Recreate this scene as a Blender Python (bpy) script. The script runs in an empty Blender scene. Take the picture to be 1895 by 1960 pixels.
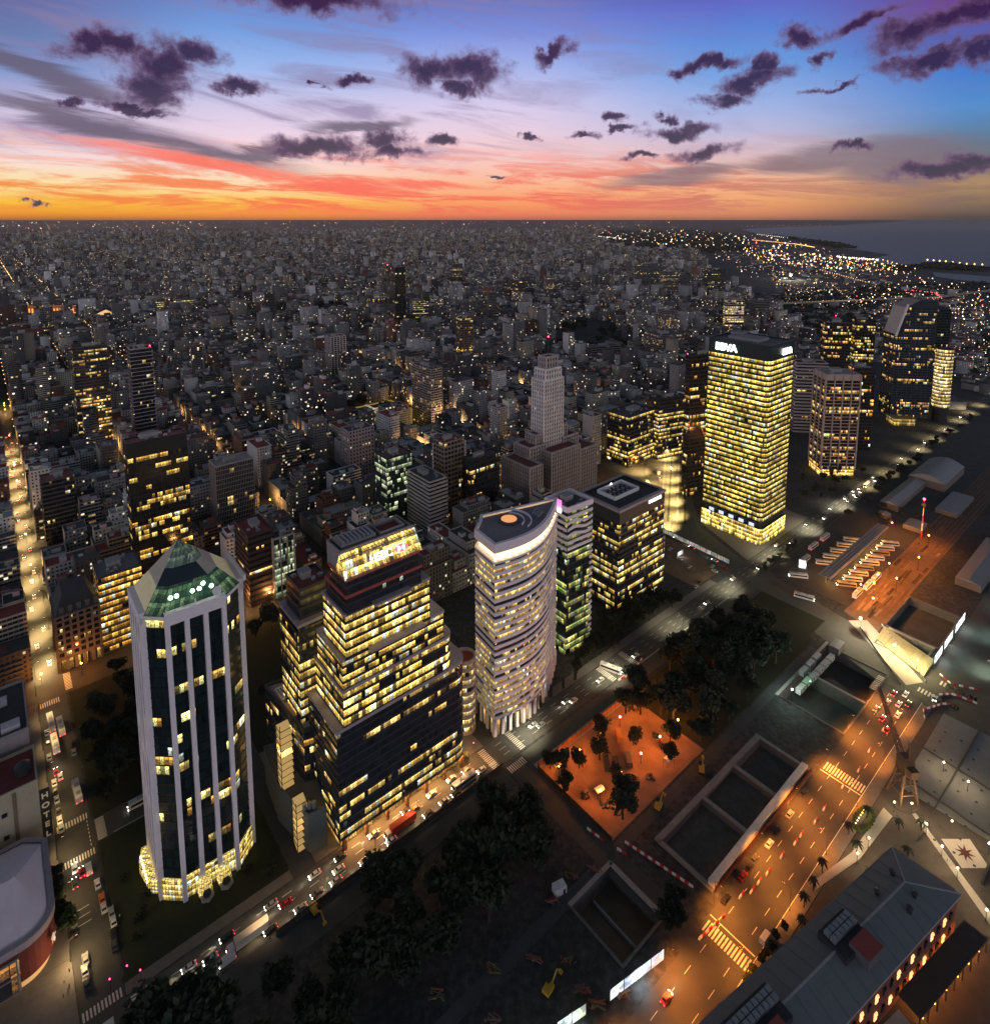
import bpy, math, random
from mathutils import Vector
R=math.radians
scene=bpy.context.scene
# ---------------------------------------------------------------- camera
FO,CX,CY,HC=1181.0,947.5,559.0,240.0
PI_=math.atan(139/1181)
cam_d=bpy.data.cameras.new('camera'); cam=bpy.data.objects.new('camera',cam_d)
scene.collection.objects.link(cam); scene.camera=cam
cam.location=(0,0,HC); cam.rotation_euler=(math.pi/2-PI_,0,0)
cam_d.sensor_fit='HORIZONTAL'; cam_d.sensor_width=36; cam_d.lens=36*FO/1895
cam_d.shift_y=-(980-CY)/1895
cam_d.clip_start=1; cam_d.clip_end=900000
scene.view_settings.view_transform='Standard'; scene.view_settings.look='None'
scene.view_settings.gamma=1; scene.view_settings.exposure=0; scene.view_settings.use_curve_mapping=False
scene.render.engine='CYCLES'
scene.cycles.use_light_tree=True; scene.cycles.max_bounces=4; scene.cycles.diffuse_bounces=2
scene.cycles.glossy_bounces=2; scene.cycles.transmission_bounces=2; scene.cycles.transparent_max_bounces=6
scene.cycles.sample_clamp_indirect=1.5; scene.cycles.use_denoising=True
scene.cycles.caustics_reflective=False; scene.cycles.caustics_refractive=False
COL=scene.collection

# pixel of the 1895x1960 view of the photo -> direction / ground point / city frame (a along the avenue, b towards the city)
def ray(u,v):
    a=(u-CX)/FO; b=(CY-v)/FO
    return a, math.cos(PI_)+b*math.sin(PI_), -math.sin(PI_)+b*math.cos(PI_)
def G(u,v,z=0.0):
    dx,dy,dz=ray(u,v); t=(z-HC)/dz
    return t*dx,t*dy
CA,SA=math.cos(R(40)),math.sin(R(40))
def AB(x,y): return x*CA+y*SA, -x*SA+y*CA
def XY(a,b): return a*CA-b*SA, a*SA+b*CA
def GA(u,v,z=0.0): return AB(*G(u,v,z))
def PX(x,y,z):
    zz=z-HC; f=y*math.cos(PI_)-zz*math.sin(PI_); w=y*math.sin(PI_)+zz*math.cos(PI_)
    return CX+FO*x/f, CY-FO*w/f
def SK(u,v):
    x,y,z=ray(u,v); return math.atan2(x,y), math.asin(z/math.sqrt(x*x+y*y+z*z))
def lin(c):
    f=lambda s:(s/255/12.92 if s/255<=.04045 else ((s/255+.055)/1.055)**2.4)
    return (f(c[0]),f(c[1]),f(c[2]),1.0)

# ---------------------------------------------------------------- node helper
class NT:
    def __init__(s,tree): s.t=tree; s.n=tree.nodes; s.l=tree.links
    def set(s,sock,v):
        if v is None: return
        if hasattr(v,'is_output'): s.l.new(v,sock)
        else: sock.default_value=v
    def node(s,typ,props={},ins={},out=0):
        n=s.n.new(typ)
        for k,v in props.items(): setattr(n,k,v)
        for k,v in ins.items(): s.set(n.inputs[k],v)
        return n.outputs[out]
    def m(s,op,a,b=None,c=None,clamp=False):
        n=s.n.new('ShaderNodeMath'); n.operation=op; n.use_clamp=clamp
        s.set(n.inputs[0],a); s.set(n.inputs[1],b); s.set(n.inputs[2],c)
        return n.outputs[0]
    def mr(s,x,a,b,c=0.0,d=1.0,smooth=False):
        n=s.n.new('ShaderNodeMapRange'); n.clamp=True
        if smooth: n.interpolation_type='SMOOTHSTEP'
        for i,v in enumerate((x,a,b,c,d)): s.set(n.inputs[i],v)
        return n.outputs[0]
    def mix(s,f,a,b,mode='MIX'):
        n=s.n.new('ShaderNodeMix'); n.data_type='RGBA'; n.blend_type=mode; n.clamp_factor=True
        s.set(n.inputs[0],f); s.set(n.inputs[6],a); s.set(n.inputs[7],b)
        return n.outputs[2]
    def ramp(s,f,stops):
        n=s.n.new('ShaderNodeValToRGB'); e=n.color_ramp.elements
        while len(e)>1: e.remove(e[-1])
        e[0].position=stops[0][0]; e[0].color=stops[0][1]
        for p,c in stops[1:]:
            x=e.new(p); x.color=c
        s.set(n.inputs[0],f); return n.outputs[0]
    def xyz(s,v):
        n=s.n.new('ShaderNodeSeparateXYZ'); s.set(n.inputs[0],v); return n.outputs
    def vec(s,x=0.0,y=0.0,z=0.0):
        n=s.n.new('ShaderNodeCombineXYZ')
        for i,q in enumerate((x,y,z)): s.set(n.inputs[i],q)
        return n.outputs[0]
    def noise(s,v,scale,detail=4.0,rough=.55,dist=0.0,out=0):
        return s.node('ShaderNodeTexNoise',{},{'Vector':v,'Scale':scale,'Detail':detail,'Roughness':rough,'Distortion':dist},out)
    def vm(s,op,a,b=None):
        n=s.n.new('ShaderNodeVectorMath'); n.operation=op; s.set(n.inputs[0],a); s.set(n.inputs[1],b)
        return n.outputs[1] if op=='LENGTH' else n.outputs[0]

# ---------------------------------------------------------------- sky
world=bpy.data.worlds.new('World'); scene.world=world; world.use_nodes=True
def build_world():
    w=NT(world.node_tree); w.n.clear()
    d=w.node('ShaderNodeTexCoord',out=0)
    x,y,z=w.xyz(d)
    az=w.m('ARCTAN2',x,y); el=w.m('ARCSINE',z)
    t=w.mr(el,-.02,.40)
    rows=(424,408,385,350,300,250,200,130,60,0)
    cols={20:((150,92,50),(238,150,52),(252,196,66),(253,226,160),(250,222,220),(222,205,225),(200,190,220),(125,150,205),(105,125,175),(105,110,165)),
      480:((165,95,66),(246,158,66),(253,200,85),(253,222,178),(253,218,218),(236,213,232),(212,203,233),(160,186,238),(118,160,225),(106,135,205)),
      950:((165,98,85),(238,135,95),(252,160,105),(253,186,148),(252,206,200),(234,208,225),(216,205,236),(170,182,236),(126,146,222),(102,120,200)),
      1420:((140,98,80),(215,138,100),(240,165,110),(248,182,140),(232,196,196),(190,188,220),(160,180,228),(110,160,226),(92,135,215),(98,105,198)),
      1880:((62,58,60),(104,88,80),(140,115,92),(175,140,105),(112,118,126),(95,130,165),(85,142,205),(72,125,205),(80,95,180),(112,62,150))}
    prev=None; pu=None
    for u,cs in cols.items():
        stops=[]
        for v,c in zip(rows,cs):
            e=SK(u,v)[1]; stops.append(((e+.02)/.42,lin(c)))
        stops.append((.90,lin((60,62,110)))); stops.append((1.0,lin((42,50,80))))
        r=w.ramp(t,stops); a=SK(u,300)[0]
        prev=r if prev is None else w.mix(w.mr(az,pu,a,smooth=True),prev,r)
        pu=a
    # wispy high cloud, streaks falling to the right
    P=w.vec(az,el,0.0)
    s1=w.vec(w.m('MULTIPLY',az,2.2),w.m('MULTIPLY',w.m('ADD',el,w.m('MULTIPLY',az,.13)),15.0),0.0)
    n1=w.noise(s1,1.5,8.0,.6,.9)
    s2=w.vec(w.m('MULTIPLY',az,3.0),w.m('MULTIPLY',w.m('ADD',el,w.m('MULTIPLY',az,.03)),26.0),3.0)
    n2=w.noise(s2,1.5,8.0,.66,1.1)
    n3=w.noise(w.vec(w.m('MULTIPLY',az,7.0),w.m('MULTIPLY',w.m('ADD',el,w.m('MULTIPLY',az,.06)),70.0),8.0),1.5,6.0,.6,.8)
    n2=w.m('ADD',w.m('MULTIPLY',n2,.72),w.m('MULTIPLY',n3,.28))
    low=w.m('MULTIPLY',w.mr(n2,.44,.58,smooth=True),w.m('MULTIPLY',w.mr(el,.135,.05,smooth=True),w.mr(el,0.0,.02)))
    lowc=w.ramp(w.mr(az,-.7,.7),[(0,lin((242,140,62))),(.3,lin((250,112,84))),(.55,lin((242,110,96))),(.8,lin((196,128,112))),(1,lin((95,92,98)))])
    c=w.mix(w.m('MULTIPLY',low,w.mr(az,.72,.35,.35,.88)),prev,lowc)
    hi=w.m('MULTIPLY',w.mr(n1,.46,.68,smooth=True),w.mr(el,.06,.12))
    hi=w.m('MULTIPLY',hi,w.mr(az,.45,-.05,.16,.72))
    c=w.mix(hi,c,lin((140,126,165)))
    fl=w.noise(P,16.0,9.0,.62,.25,out=1)       # cloud edges
    off=w.vm('MULTIPLY',w.vm('SUBTRACT',fl,(.5,.5,.5)),(.12,.065,0))
    fs=w.noise(P,60.0,6.0,.65,0.0,out=1)
    off=w.vm('ADD',off,w.vm('MULTIPLY',w.vm('SUBTRACT',fs,(.5,.5,.5)),(.028,.018,0)))
    Q=w.vm('ADD',P,off)
    def blob(u,v,ru,rv,rot=0,src=Q):
        a,e=SK(u,v); a2=SK(u+ru,v)[0]-a; e2=SK(u,v-rv)[1]-e
        n=w.n.new('ShaderNodeMapping'); n.vector_type='TEXTURE'
        w.set(n.inputs[0],src); n.inputs[1].default_value=(a,e,0); n.inputs[2].default_value=(0,0,R(rot)); n.inputs[3].default_value=(a2,e2,1)
        return w.vm('LENGTH',n.outputs[0])
    def group(lst,src=Q):
        r=None
        for b in lst:
            q=blob(*b,src=src); r=q if r is None else w.m('MINIMUM',r,q)
        return r
    # long grey and coral bands at the left
    Qs=w.vm('ADD',P,w.vm('MULTIPLY',w.vm('SUBTRACT',n1,(.5,.5,.5)),(.03,.07,0)))
    bands=group([(250,248,330,20,-11),(60,130,260,26,-17),(470,290,110,12,-5),(690,240,110,14,3)],Qs)
    c=w.mix(w.mr(bands,1.3,.4,0,.86,smooth=True),c,lin((104,92,112)))
    coral=group([(420,308,290,13,-9),(640,350,170,12,-8),(820,355,120,10,0)],Qs)
    c=w.mix(w.mr(coral,1.3,.3,0,.85,smooth=True),c,lin((252,118,98)))
    gry=group([(1560,300,200,26,4),(1720,300,150,45,0),(1300,338,150,18,8)],Qs)
    c=w.mix(w.mr(gry,1.4,.45,0,.75,smooth=True),c,lin((126,112,124)))
    # cumulus
    g1=group([(180,88,66,24,8),(235,82,45,26),(310,120,55,50),(370,95,55,26,-12),(285,165,62,40),(262,208,60,9),(455,165,45,15),(135,197,36,9),
      (600,2,150,24),(830,128,62,26),(905,128,60,28,-15),(880,162,32,18),(672,155,28,10),(620,157,12,5),(605,278,82,22),(735,262,40,24),(760,292,52,14),(845,264,28,14),(60,396,20,6)])
    g2=group([(1345,128,66,13,6),(1300,142,26,14),(1430,158,62,22,8),(1450,130,24,22),(1385,192,45,12),(1300,246,58,14,5),(1178,229,25,10),(1262,223,24,8),(1120,255,26,6),(1195,253,28,7,8),
      (1345,290,60,14,10),(1228,299,36,7,6),(1530,72,42,22),(1650,44,70,16,14),(1755,60,80,32,18),(1840,20,90,34,15),(1790,108,95,20,8),(1880,98,40,30),(1565,116,28,12,20),(1610,163,60,7,6),
      (1820,322,130,15,3),(1880,305,60,18),(1650,275,42,9,8),(1012,258,20,7),(950,344,16,4),(1055,100,40,18,30)])
    g=w.m('MINIMUM',g1,g2)
    fl2=w.noise(P,45.0,6.0,.6)
    dens=w.mr(w.m('ADD',g,w.m('MULTIPLY',w.m('SUBTRACT',fl2,.5),1.1)),1.5,.62,smooth=True)
    body=w.mix(w.mr(w.m('ADD',g,w.m('MULTIPLY',fl2,.9)),1.5,.85),lin((112,84,118)),w.ramp(w.mr(el,.08,.3),[(0,lin((72,64,82))),(.5,lin((54,38,72))),(1,lin((56,26,66)))]))
    c=w.mix(w.m('MULTIPLY',dens,w.mr(az,.80,.60,.85,.95)),c,body)
    # unseen dusk sky behind the viewer, its low mauve band brightened to light walls
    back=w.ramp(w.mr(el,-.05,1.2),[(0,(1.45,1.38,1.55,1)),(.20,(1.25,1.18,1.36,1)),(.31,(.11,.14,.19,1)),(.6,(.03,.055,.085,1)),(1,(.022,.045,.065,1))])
    nish=w.node('ShaderNodeTexSky',{'sky_type':'NISHITA','sun_disc':False,'sun_elevation':R(.5),'sun_rotation':R(-30)})
    aa=w.m('ABSOLUTE',az)
    bg1=w.node('ShaderNodeBackground',{},{'Color':c,'Strength':1.0})
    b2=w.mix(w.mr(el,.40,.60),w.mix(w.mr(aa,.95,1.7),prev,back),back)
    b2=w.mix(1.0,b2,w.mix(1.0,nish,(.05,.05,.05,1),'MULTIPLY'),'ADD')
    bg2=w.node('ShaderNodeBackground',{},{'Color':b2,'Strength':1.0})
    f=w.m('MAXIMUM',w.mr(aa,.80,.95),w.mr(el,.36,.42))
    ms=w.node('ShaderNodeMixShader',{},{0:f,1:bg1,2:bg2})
    o=w.n.new('ShaderNodeOutputWorld'); w.l.new(ms,o.inputs[0])
build_world()
world.cycles.sampling_method='MANUAL'; world.cycles.sample_map_resolution=512
sun_d=bpy.data.lights.new('sun','SUN'); sun=bpy.data.objects.new('sun',sun_d); COL.objects.link(sun)
sun_d.energy=.25; sun_d.angle=R(12); sun_d.color=(1,.5,.38)
sd=Vector((math.sin(R(-30))*math.cos(R(5)),math.cos(R(-30))*math.cos(R(5)),math.sin(R(5))))
sun.rotation_euler=sd.to_track_quat('Z','Y').to_euler()
# ---------------------------------------------------------------- mesh + object helpers
rnd=random.Random(7)
class MB:
    """collects faces with a material slot, uv and colour, then links ONE object"""
    def __init__(s): s.v=[];s.f=[];s.mi=[];s.uv=[];s.c=[]
    def face(s,pts,mi=0,uv=None,col=(.5,.5,.5,0)):
        k=len(s.v); s.v+=pts; s.f.append(tuple(range(k,k+len(pts)))); s.mi.append(mi)
        s.uv+= uv if uv else [(p[0],p[1]) for p in pts]; s.c+=[col]*len(pts)
    def prism(s,poly,z0,z1,mi=0,top=None,col=(.5,.5,.5,0),tcol=None,uo=0.0,vo=0.0,vs=1.0,bottom=False,cols=None):
        n=len(poly); u=uo
        for i in range(n):
            (x0,y0),(x1,y1)=poly[i],poly[(i+1)%n]; L=math.hypot(x1-x0,y1-y0)
            s.face([(x0,y0,z0),(x1,y1,z0),(x1,y1,z1),(x0,y0,z1)],mi,[(u,vo+z0*vs),(u+L,vo+z0*vs),(u+L,vo+z1*vs),(u,vo+z1*vs)],cols[i] if cols else col)
            u+=L+3
        if top is not None: s.face([(x,y,z1) for x,y in poly],top,None,tcol or col)
        if bottom: s.face([(x,y,z0) for x,y in reversed(poly)],mi,None,col)
    def ring(s,poly,z0,z1,out,mi=0,inn=0.0,col=(.5,.5,.5,0)):
        """closed band standing out of a wall"""
        A=offset(poly,out); B=offset(poly,-inn); n=len(poly)
        s.prism(A,z0,z1,mi,col=col)
        for i in range(n):
            j=(i+1)%n
            s.face([(*A[i],z1),(*A[j],z1),(*B[j],z1),(*B[i],z1)],mi,None,col)
            s.face([(*A[j],z0),(*A[i],z0),(*B[i],z0),(*B[j],z0)],mi,None,col)
    def parapet(s,poly,z0,z1,t=.35,mi=0,out=.12,col=(.5,.5,.5,0)):
        A=offset(poly,out); B=offset(poly,-t); n=len(poly)
        s.prism(A,z0,z1,mi,col=col)
        for i in range(n):
            j=(i+1)%n
            s.face([(*A[i],z1),(*A[j],z1),(*B[j],z1),(*B[i],z1)],mi,None,col)
            s.face([(*B[i],z0),(*B[j],z0),(*B[j],z1),(*B[i],z1)][::-1],mi,None,col)
    def box(s,c,d,rot=0.0,mi=0,col=(.5,.5,.5,0),top=None,tcol=None):
        cx,cy,z=c; dx,dy,dz=d; ca,sa=math.cos(rot),math.sin(rot)
        P=[(cx+ca*x-sa*y,cy+sa*x+ca*y) for x,y in ((-dx/2,-dy/2),(dx/2,-dy/2),(dx/2,dy/2),(-dx/2,dy/2))]
        s.prism(P,z,z+dz,mi,mi if top is None else top,col,tcol,bottom=z>.2)
    def beam(s,p,q,w,mi=0,h=None,col=(.5,.5,.5,0)):
        p=Vector(p);q=Vector(q);d=q-p
        if d.length<1e-5: return
        up=Vector((0,0,1)) if abs(d.normalized().z)<.95 else Vector((1,0,0))
        a=d.cross(up).normalized()*w/2; b=a.cross(d).normalized()*(h or w)/2
        R0=[p-a-b,p+a-b,p+a+b,p-a+b]; R1=[x+d for x in R0]
        for i in range(4):
            j=(i+1)%4; s.face([tuple(R0[i]),tuple(R0[j]),tuple(R1[j]),tuple(R1[i])],mi,None,col)
        s.face([tuple(x) for x in R0[::-1]],mi,None,col); s.face([tuple(x) for x in R1],mi,None,col)
    def cyl(s,c,r,h,n=16,mi=0,r2=None,col=(.5,.5,.5,0),cap=True,top=None,rot=0):
        x,y,z=c; r2=r if r2 is None else r2
        A=[(x+r*math.cos(2*math.pi*(i+rot)/n),y+r*math.sin(2*math.pi*(i+rot)/n),z) for i in range(n)]
        B=[(x+r2*math.cos(2*math.pi*(i+rot)/n),y+r2*math.sin(2*math.pi*(i+rot)/n),z+h) for i in range(n)]
        L=2*math.pi*r/n
        for i in range(n):
            j=(i+1)%n; s.face([A[i],A[j],B[j],B[i]],mi,[(L*i,z),(L*i+L,z),(L*i+L,z+h),(L*i,z+h)],col)
        if cap:
            if r2>1e-3: s.face(B,mi if top is None else top,None,col)
    def ball(s,c,r,n=8,mi=0,col=(.5,.5,.5,0),sz=1.0):
        x,y,z=c
        for i in range(n//2):
            t0=math.pi*i/(n//2)-math.pi/2; t1=math.pi*(i+1)/(n//2)-math.pi/2
            for j in range(n):
                p0=2*math.pi*j/n;p1=2*math.pi*(j+1)/n
                f=lambda t,p:(x+r*math.cos(t)*math.cos(p),y+r*math.cos(t)*math.sin(p),z+sz*r*math.sin(t))
                q=[f(t0,p0),f(t0,p1),f(t1,p1),f(t1,p0)]
                if i==0: q=[q[0],q[2],q[3]]
                elif i==n//2-1: q=q[:3]
                s.face(q,mi,None,col)
    def build(s,name,mats,parent=None,smooth=False):
        if not isinstance(mats,(list,tuple)): mats=[mats]
        me=bpy.data.meshes.new(name); me.from_pydata(s.v,[],s.f)
        for m in mats: me.materials.append(m)
        me.polygons.foreach_set('material_index',s.mi)
        if smooth: me.polygons.foreach_set('use_smooth',[True]*len(s.f))
        uv=me.uv_layers.new(name='UVMap'); uv.data.foreach_set('uv',[q for p in s.uv for q in p])
        ca=me.color_attributes.new('Col','FLOAT_COLOR','CORNER'); ca.data.foreach_set('color',[q for p in s.c for q in p])
        me.update()
        o=bpy.data.objects.new(name,me); COL.objects.link(o)
        if parent is not None:
            o.parent=parent; o.location=tuple(-q for q in parent.location) if parent.get('world_parts') else (0,0,0)
        return o
def offset(poly,d):
    """grow (d>0) a counter-clockwise polygon"""
    n=len(poly); out=[]
    for i in range(n):
        p0,p1,p2=poly[i-1],poly[i],poly[(i+1)%n]
        e1=(p1[0]-p0[0],p1[1]-p0[1]); e2=(p2[0]-p1[0],p2[1]-p1[1])
        l1=math.hypot(*e1) or 1;l2=math.hypot(*e2) or 1
        n1=(e1[1]/l1,-e1[0]/l1);n2=(e2[1]/l2,-e2[0]/l2)
        k=1+n1[0]*n2[0]+n1[1]*n2[1]
        k=max(k,.3)
        out.append((p1[0]+d*(n1[0]+n2[0])/k,p1[1]+d*(n1[1]+n2[1])/k))
    return out
def rect(a0,a1,b0,b1,chamfer=0):
    c=chamfer
    if c: P=[(a0+c,b0),(a1-c,b0),(a1,b0+c),(a1,b1-c),(a1-c,b1),(a0+c,b1),(a0,b1-c),(a0,b0+c)]
    else: P=[(a0,b0),(a1,b0),(a1,b1),(a0,b1)]
    return [XY(*p) for p in P]
def rrect(cx,cy,dx,dy,rot):
    ca,sa=math.cos(rot),math.sin(rot)
    return [(cx+ca*x-sa*y,cy+sa*x+ca*y) for x,y in ((-dx/2,-dy/2),(dx/2,-dy/2),(dx/2,dy/2),(-dx/2,dy/2))]
def tag(o,label=None,cat=None,group=None,kind=None):
    if label: o['label']=label
    if cat: o['category']=cat
    if group: o['group']=group
    if kind: o['kind']=kind
    return o
def thing(name,label,cat,xy=(0,0),z=0.0,rot=0.0,group=None,world_parts=True):
    """Empty at the thing's base; with world_parts its parts are modelled in world coordinates"""
    o=bpy.data.objects.new(name,None); COL.objects.link(o); o.location=(xy[0],xy[1],z); o.rotation_euler=(0,0,rot)
    o.empty_display_size=.5
    if world_parts: o['world_parts']=1
    return tag(o,label,cat,group)
def copy_tree(o,parent=None):
    c=o.copy(); COL.objects.link(c)
    if parent is not None: c.parent=parent
    for ch in KIDS.get(o.name,[]): copy_tree(ch,c)
    return c
KIDS={}
def index_kids(o):
    KIDS[o.name]=list(o.children)
    for c in o.children: index_kids(c)
def cen(poly): return (sum(p[0] for p in poly)/len(poly),sum(p[1] for p in poly)/len(poly))
def structure(name,mb,mat): return tag(mb.build(name,mat),kind='structure')
def sheet(name,pts,z,mat,pix=True,kind='structure'):
    P=[G(*p) for p in pts] if pix else pts
    ar=sum(P[i-1][0]*P[i][1]-P[i][0]*P[i-1][1] for i in range(len(P)))
    if ar<0: P=P[::-1]
    m=MB(); m.face([(x,y,z) for x,y in P]); o=m.build(name,mat); tag(o,kind=kind); return o

# ---------------------------------------------------------------- materials
MAT={}
def mat(name,col=(.5,.5,.5),rough=.7,metal=0.0,var=.25,scale=.6,em=None,emst=0.0,spec=.4,vcol=False,bump=0.0):
    if name in MAT: return MAT[name]
    m=bpy.data.materials.new(name); m.use_nodes=True; w=NT(m.node_tree); w.n.clear()
    co=w.node('ShaderNodeTexCoord',out=3) if False else w.node('ShaderNodeNewGeometry',out=0)
    n=w.noise(co,scale,5.0,.6)
    if vcol: base=w.node('ShaderNodeVertexColor',{'layer_name':'Col'})
    else: base=w.mix(0.0,(*col[:3],1),(*col[:3],1))
    c=w.mix(1.0,base,w.mix(n,(1-var,1-var,1-var,1),(1+var,1+var,1+var,1)),'MULTIPLY')
    ins={'Base Color':c,'Roughness':rough,'Metallic':metal,'Specular IOR Level':spec}
    if em: ins['Emission Color']=(*em,1); ins['Emission Strength']=emst
    p=w.node('ShaderNodeBsdfPrincipled',{},ins)
    o=w.n.new('ShaderNodeOutputMaterial'); w.l.new(p,o.inputs[0])
    if em: m.cycles.emission_sampling='NONE'
    MAT[name]=m; return m
def glass(name,p=.4,c1=(1,.62,.16),c2=(1,.85,.45),bay=1.5,strength=1.0,tint=(.012,.016,.02),run=.18,mull=.07,seed=0.0,rough=.12,dim=.35,floors=1.0):
    """glazing: uv.x metres along the wall, uv.y storey number; some rooms behind it are lit"""
    if name in MAT: return MAT[name]
    m=bpy.data.materials.new(name); m.use_nodes=True; w=NT(m.node_tree); w.n.clear()
    u,v,_=w.xyz(w.node('ShaderNodeUVMap',{'uv_map':'UVMap'}))
    cu=w.m('DIVIDE',u,bay); cell=w.m('FLOOR',cu); k=w.m('FLOOR',w.m('MULTIPLY',v,floors)); fv=w.m('FRACT',w.m('MULTIPLY',v,floors)); fu=w.m('FRACT',cu)
    room=w.m('FLOOR',w.m('DIVIDE',cu,3.0))
    wn=lambda x,y,z:w.node('ShaderNodeTexWhiteNoise',{'noise_dimensions':'3D'},{'Vector':w.vec(x,y,z)})
    r1=wn(cell,k,seed+.5); r2=wn(room,k,seed+7.5); r3=wn(0.0,k,seed+3.5)
    ns=w.noise(w.vec(w.m('MULTIPLY',cell,run),w.m('MULTIPLY',k,5.3),seed*13.1),1.0,2.0)
    sc=w.m('ADD',w.m('ADD',w.m('MULTIPLY',w.mr(ns,.25,.75),.42),w.m('MULTIPLY',r2,.12)),w.m('ADD',w.m('MULTIPLY',r3,.34),w.m('MULTIPLY',r1,.12)))
    # score is roughly normal round .5
    th=.5-(p-.5)*.62
    lit=w.mr(sc,th-.01,th+.02)
    frame=w.m('MULTIPLY',w.m('GREATER_THAN',fu,mull),w.m('LESS_THAN',fu,1-mull*.3))
    obj=w.noise(w.vec(w.m('MULTIPLY',u,1.6),w.m('MULTIPLY',v,3.4*floors),seed),1.5,3.0,.75); r4=wn(cell,k,seed+21.5); r5=wn(cell,k,seed+33.5)
    inside=w.m('MULTIPLY',w.m('MULTIPLY',w.mr(fv,0.0,.8,.35,1.15),w.mr(obj,.40,.60,.12,1.3)),w.m('ADD',.35,w.m('MULTIPLY',w.m('MULTIPLY',r4,r4),1.2)))
    dots=w.m('GREATER_THAN',w.m('ADD',fv,w.m('MULTIPLY',obj,.3)),.82)
    inside=w.m('ADD',inside,w.m('MULTIPLY',dots,.5))
    lit=w.m('MULTIPLY',lit,w.mr(r5,.05,.09,.12,1.0))
    st=w.m('MULTIPLY',w.m('MULTIPLY',lit,w.m('MULTIPLY',frame,1.65)),w.m('MULTIPLY',inside,w.m('ADD',w.m('MULTIPLY',r2,.8),dim)))
    ec=w.mix(1.0,w.mix(r4,(*c1,1),(*c2,1)),(1,.90,.62,1),'MULTIPLY')
    ec=w.mix(w.m('GREATER_THAN',r5,.90),ec,(.82,.92,.74,1))
    big=w.noise(w.vec(w.m('MULTIPLY',u,.035),w.m('MULTIPLY',k,.16),seed*3.7),1.0,3.0,.6); st=w.m('MULTIPLY',st,w.mr(big,.33,.62,.45,1.25))
    rr=w.mix(r1,(*tint,1),(tint[0]*2.2,tint[1]*2.2,tint[2]*2.2,1))
    base=w.mix(frame,(.03,.03,.032,1),rr)
    pb=w.node('ShaderNodeBsdfPrincipled',{},{'Base Color':base,'Roughness':rough,'Specular IOR Level':.5,'Emission Color':ec,'Emission Strength':w.m('MULTIPLY',st,strength)})
    o=w.n.new('ShaderNodeOutputMaterial'); w.l.new(pb,o.inputs[0]); m.cycles.emission_sampling='NONE'
    MAT[name]=m; return m
def facade_mat(name='painted_facade',p=.085,st=1.1,far=False):
    """painted wall with windows: colour from 'Col', alpha says the window type (0 blank)"""
    if name in MAT: return MAT[name]
    m=bpy.data.materials.new(name); m.use_nodes=True; w=NT(m.node_tree); w.n.clear()
    u,v,_=w.xyz(w.node('ShaderNodeUVMap',{'uv_map':'UVMap'}))
    at=w.n.new('ShaderNodeVertexColor'); at.layer_name='Col'; col,al=at.outputs[0],at.outputs[1]
    bay=2.3; fh=2.6
    cu=w.m('DIVIDE',u,bay); cv=w.m('DIVIDE',v,fh); fu=w.m('FRACT',cu); fv=w.m('FRACT',cv); iu=w.m('FLOOR',cu); iv=w.m('FLOOR',cv)
    wn=lambda x,y,z:w.node('ShaderNodeTexWhiteNoise',{'noise_dimensions':'3D'},{'Vector':w.vec(x,y,z)})
    r=wn(iu,iv,1.5); r2=wn(iu,iv,9.5)
    # type A punched windows, type B ribbons
    ax=w.m('MULTIPLY',w.m('GREATER_THAN',fu,.26),w.m('LESS_THAN',fu,.74)); ay=w.m('MULTIPLY',w.m('GREATER_THAN',fv,.28),w.m('LESS_THAN',fv,.8))
    A=w.m('MULTIPLY',ax,ay); B=w.m('MULTIPLY',w.m('GREATER_THAN',fu,.05),w.m('MULTIPLY',w.m('GREATER_THAN',fv,.36),w.m('LESS_THAN',fv,.92)))
    isw=w.m('GREATER_THAN',al,.1); isb=w.m('GREATER_THAN',al,.6)
    # a few windows are missing, as on the backs of these houses
    win=w.mix(isb,w.m('MULTIPLY',A,w.m('GREATER_THAN',r2,.12)),B)
    win=w.m('MULTIPLY',win,isw)
    lit=w.m('MULTIPLY',w.m('GREATER_THAN',r,w.m('SUBTRACT',1.0-p,w.m('MULTIPLY',isb,p*.8))),win)
    pos=w.node('ShaderNodeNewGeometry',out=0)
    n=w.noise(pos,.35,6.0,.65)
    stain=w.noise(w.vec(w.m('MULTIPLY',u,1.3),w.m('MULTIPLY',v,.16),0.0),1.0,4.0,.6)
    wall=w.mix(1.0,col,w.mix(w.m('MULTIPLY',w.m('ADD',n,stain),.5),(.62,.62,.64,1),(1.3,1.3,1.28,1)),'MULTIPLY')
    slab=w.m('LESS_THAN',fv,.06)
    wall=w.mix(w.m('MULTIPLY',slab,w.m('MULTIPLY',isw,.25)),wall,(.02,.02,.02,1))
    base=w.mix(win,wall,w.mix(r2,(.010,.012,.015,1),(.05,.05,.055,1)))
    ec=w.mix(r2,(1,.55,.16,1),(1,.86,.6,1))
    pb=w.node('ShaderNodeBsdfPrincipled',{},{'Base Color':base,'Roughness':w.mr(win,0.0,1.0,.8,.25),'Specular IOR Level':.4,'Emission Color':ec,
        'Emission Strength':w.m('MULTIPLY',lit,w.m('MULTIPLY',w.m('ADD',w.m('MULTIPLY',r2,r2),.15),st))})
    o=w.n.new('ShaderNodeOutputMaterial'); w.l.new(pb,o.inputs[0]); m.cycles.emission_sampling='NONE'
    MAT[name]=m; return m
def emit(name,col=None,st=1.0,sample=False):
    if name in MAT: return MAT[name]
    m=mat(name,(.8,.8,.8),em=col,emst=st)
    m.cycles.emission_sampling='FRONT' if sample else 'NONE'
    return m
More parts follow.
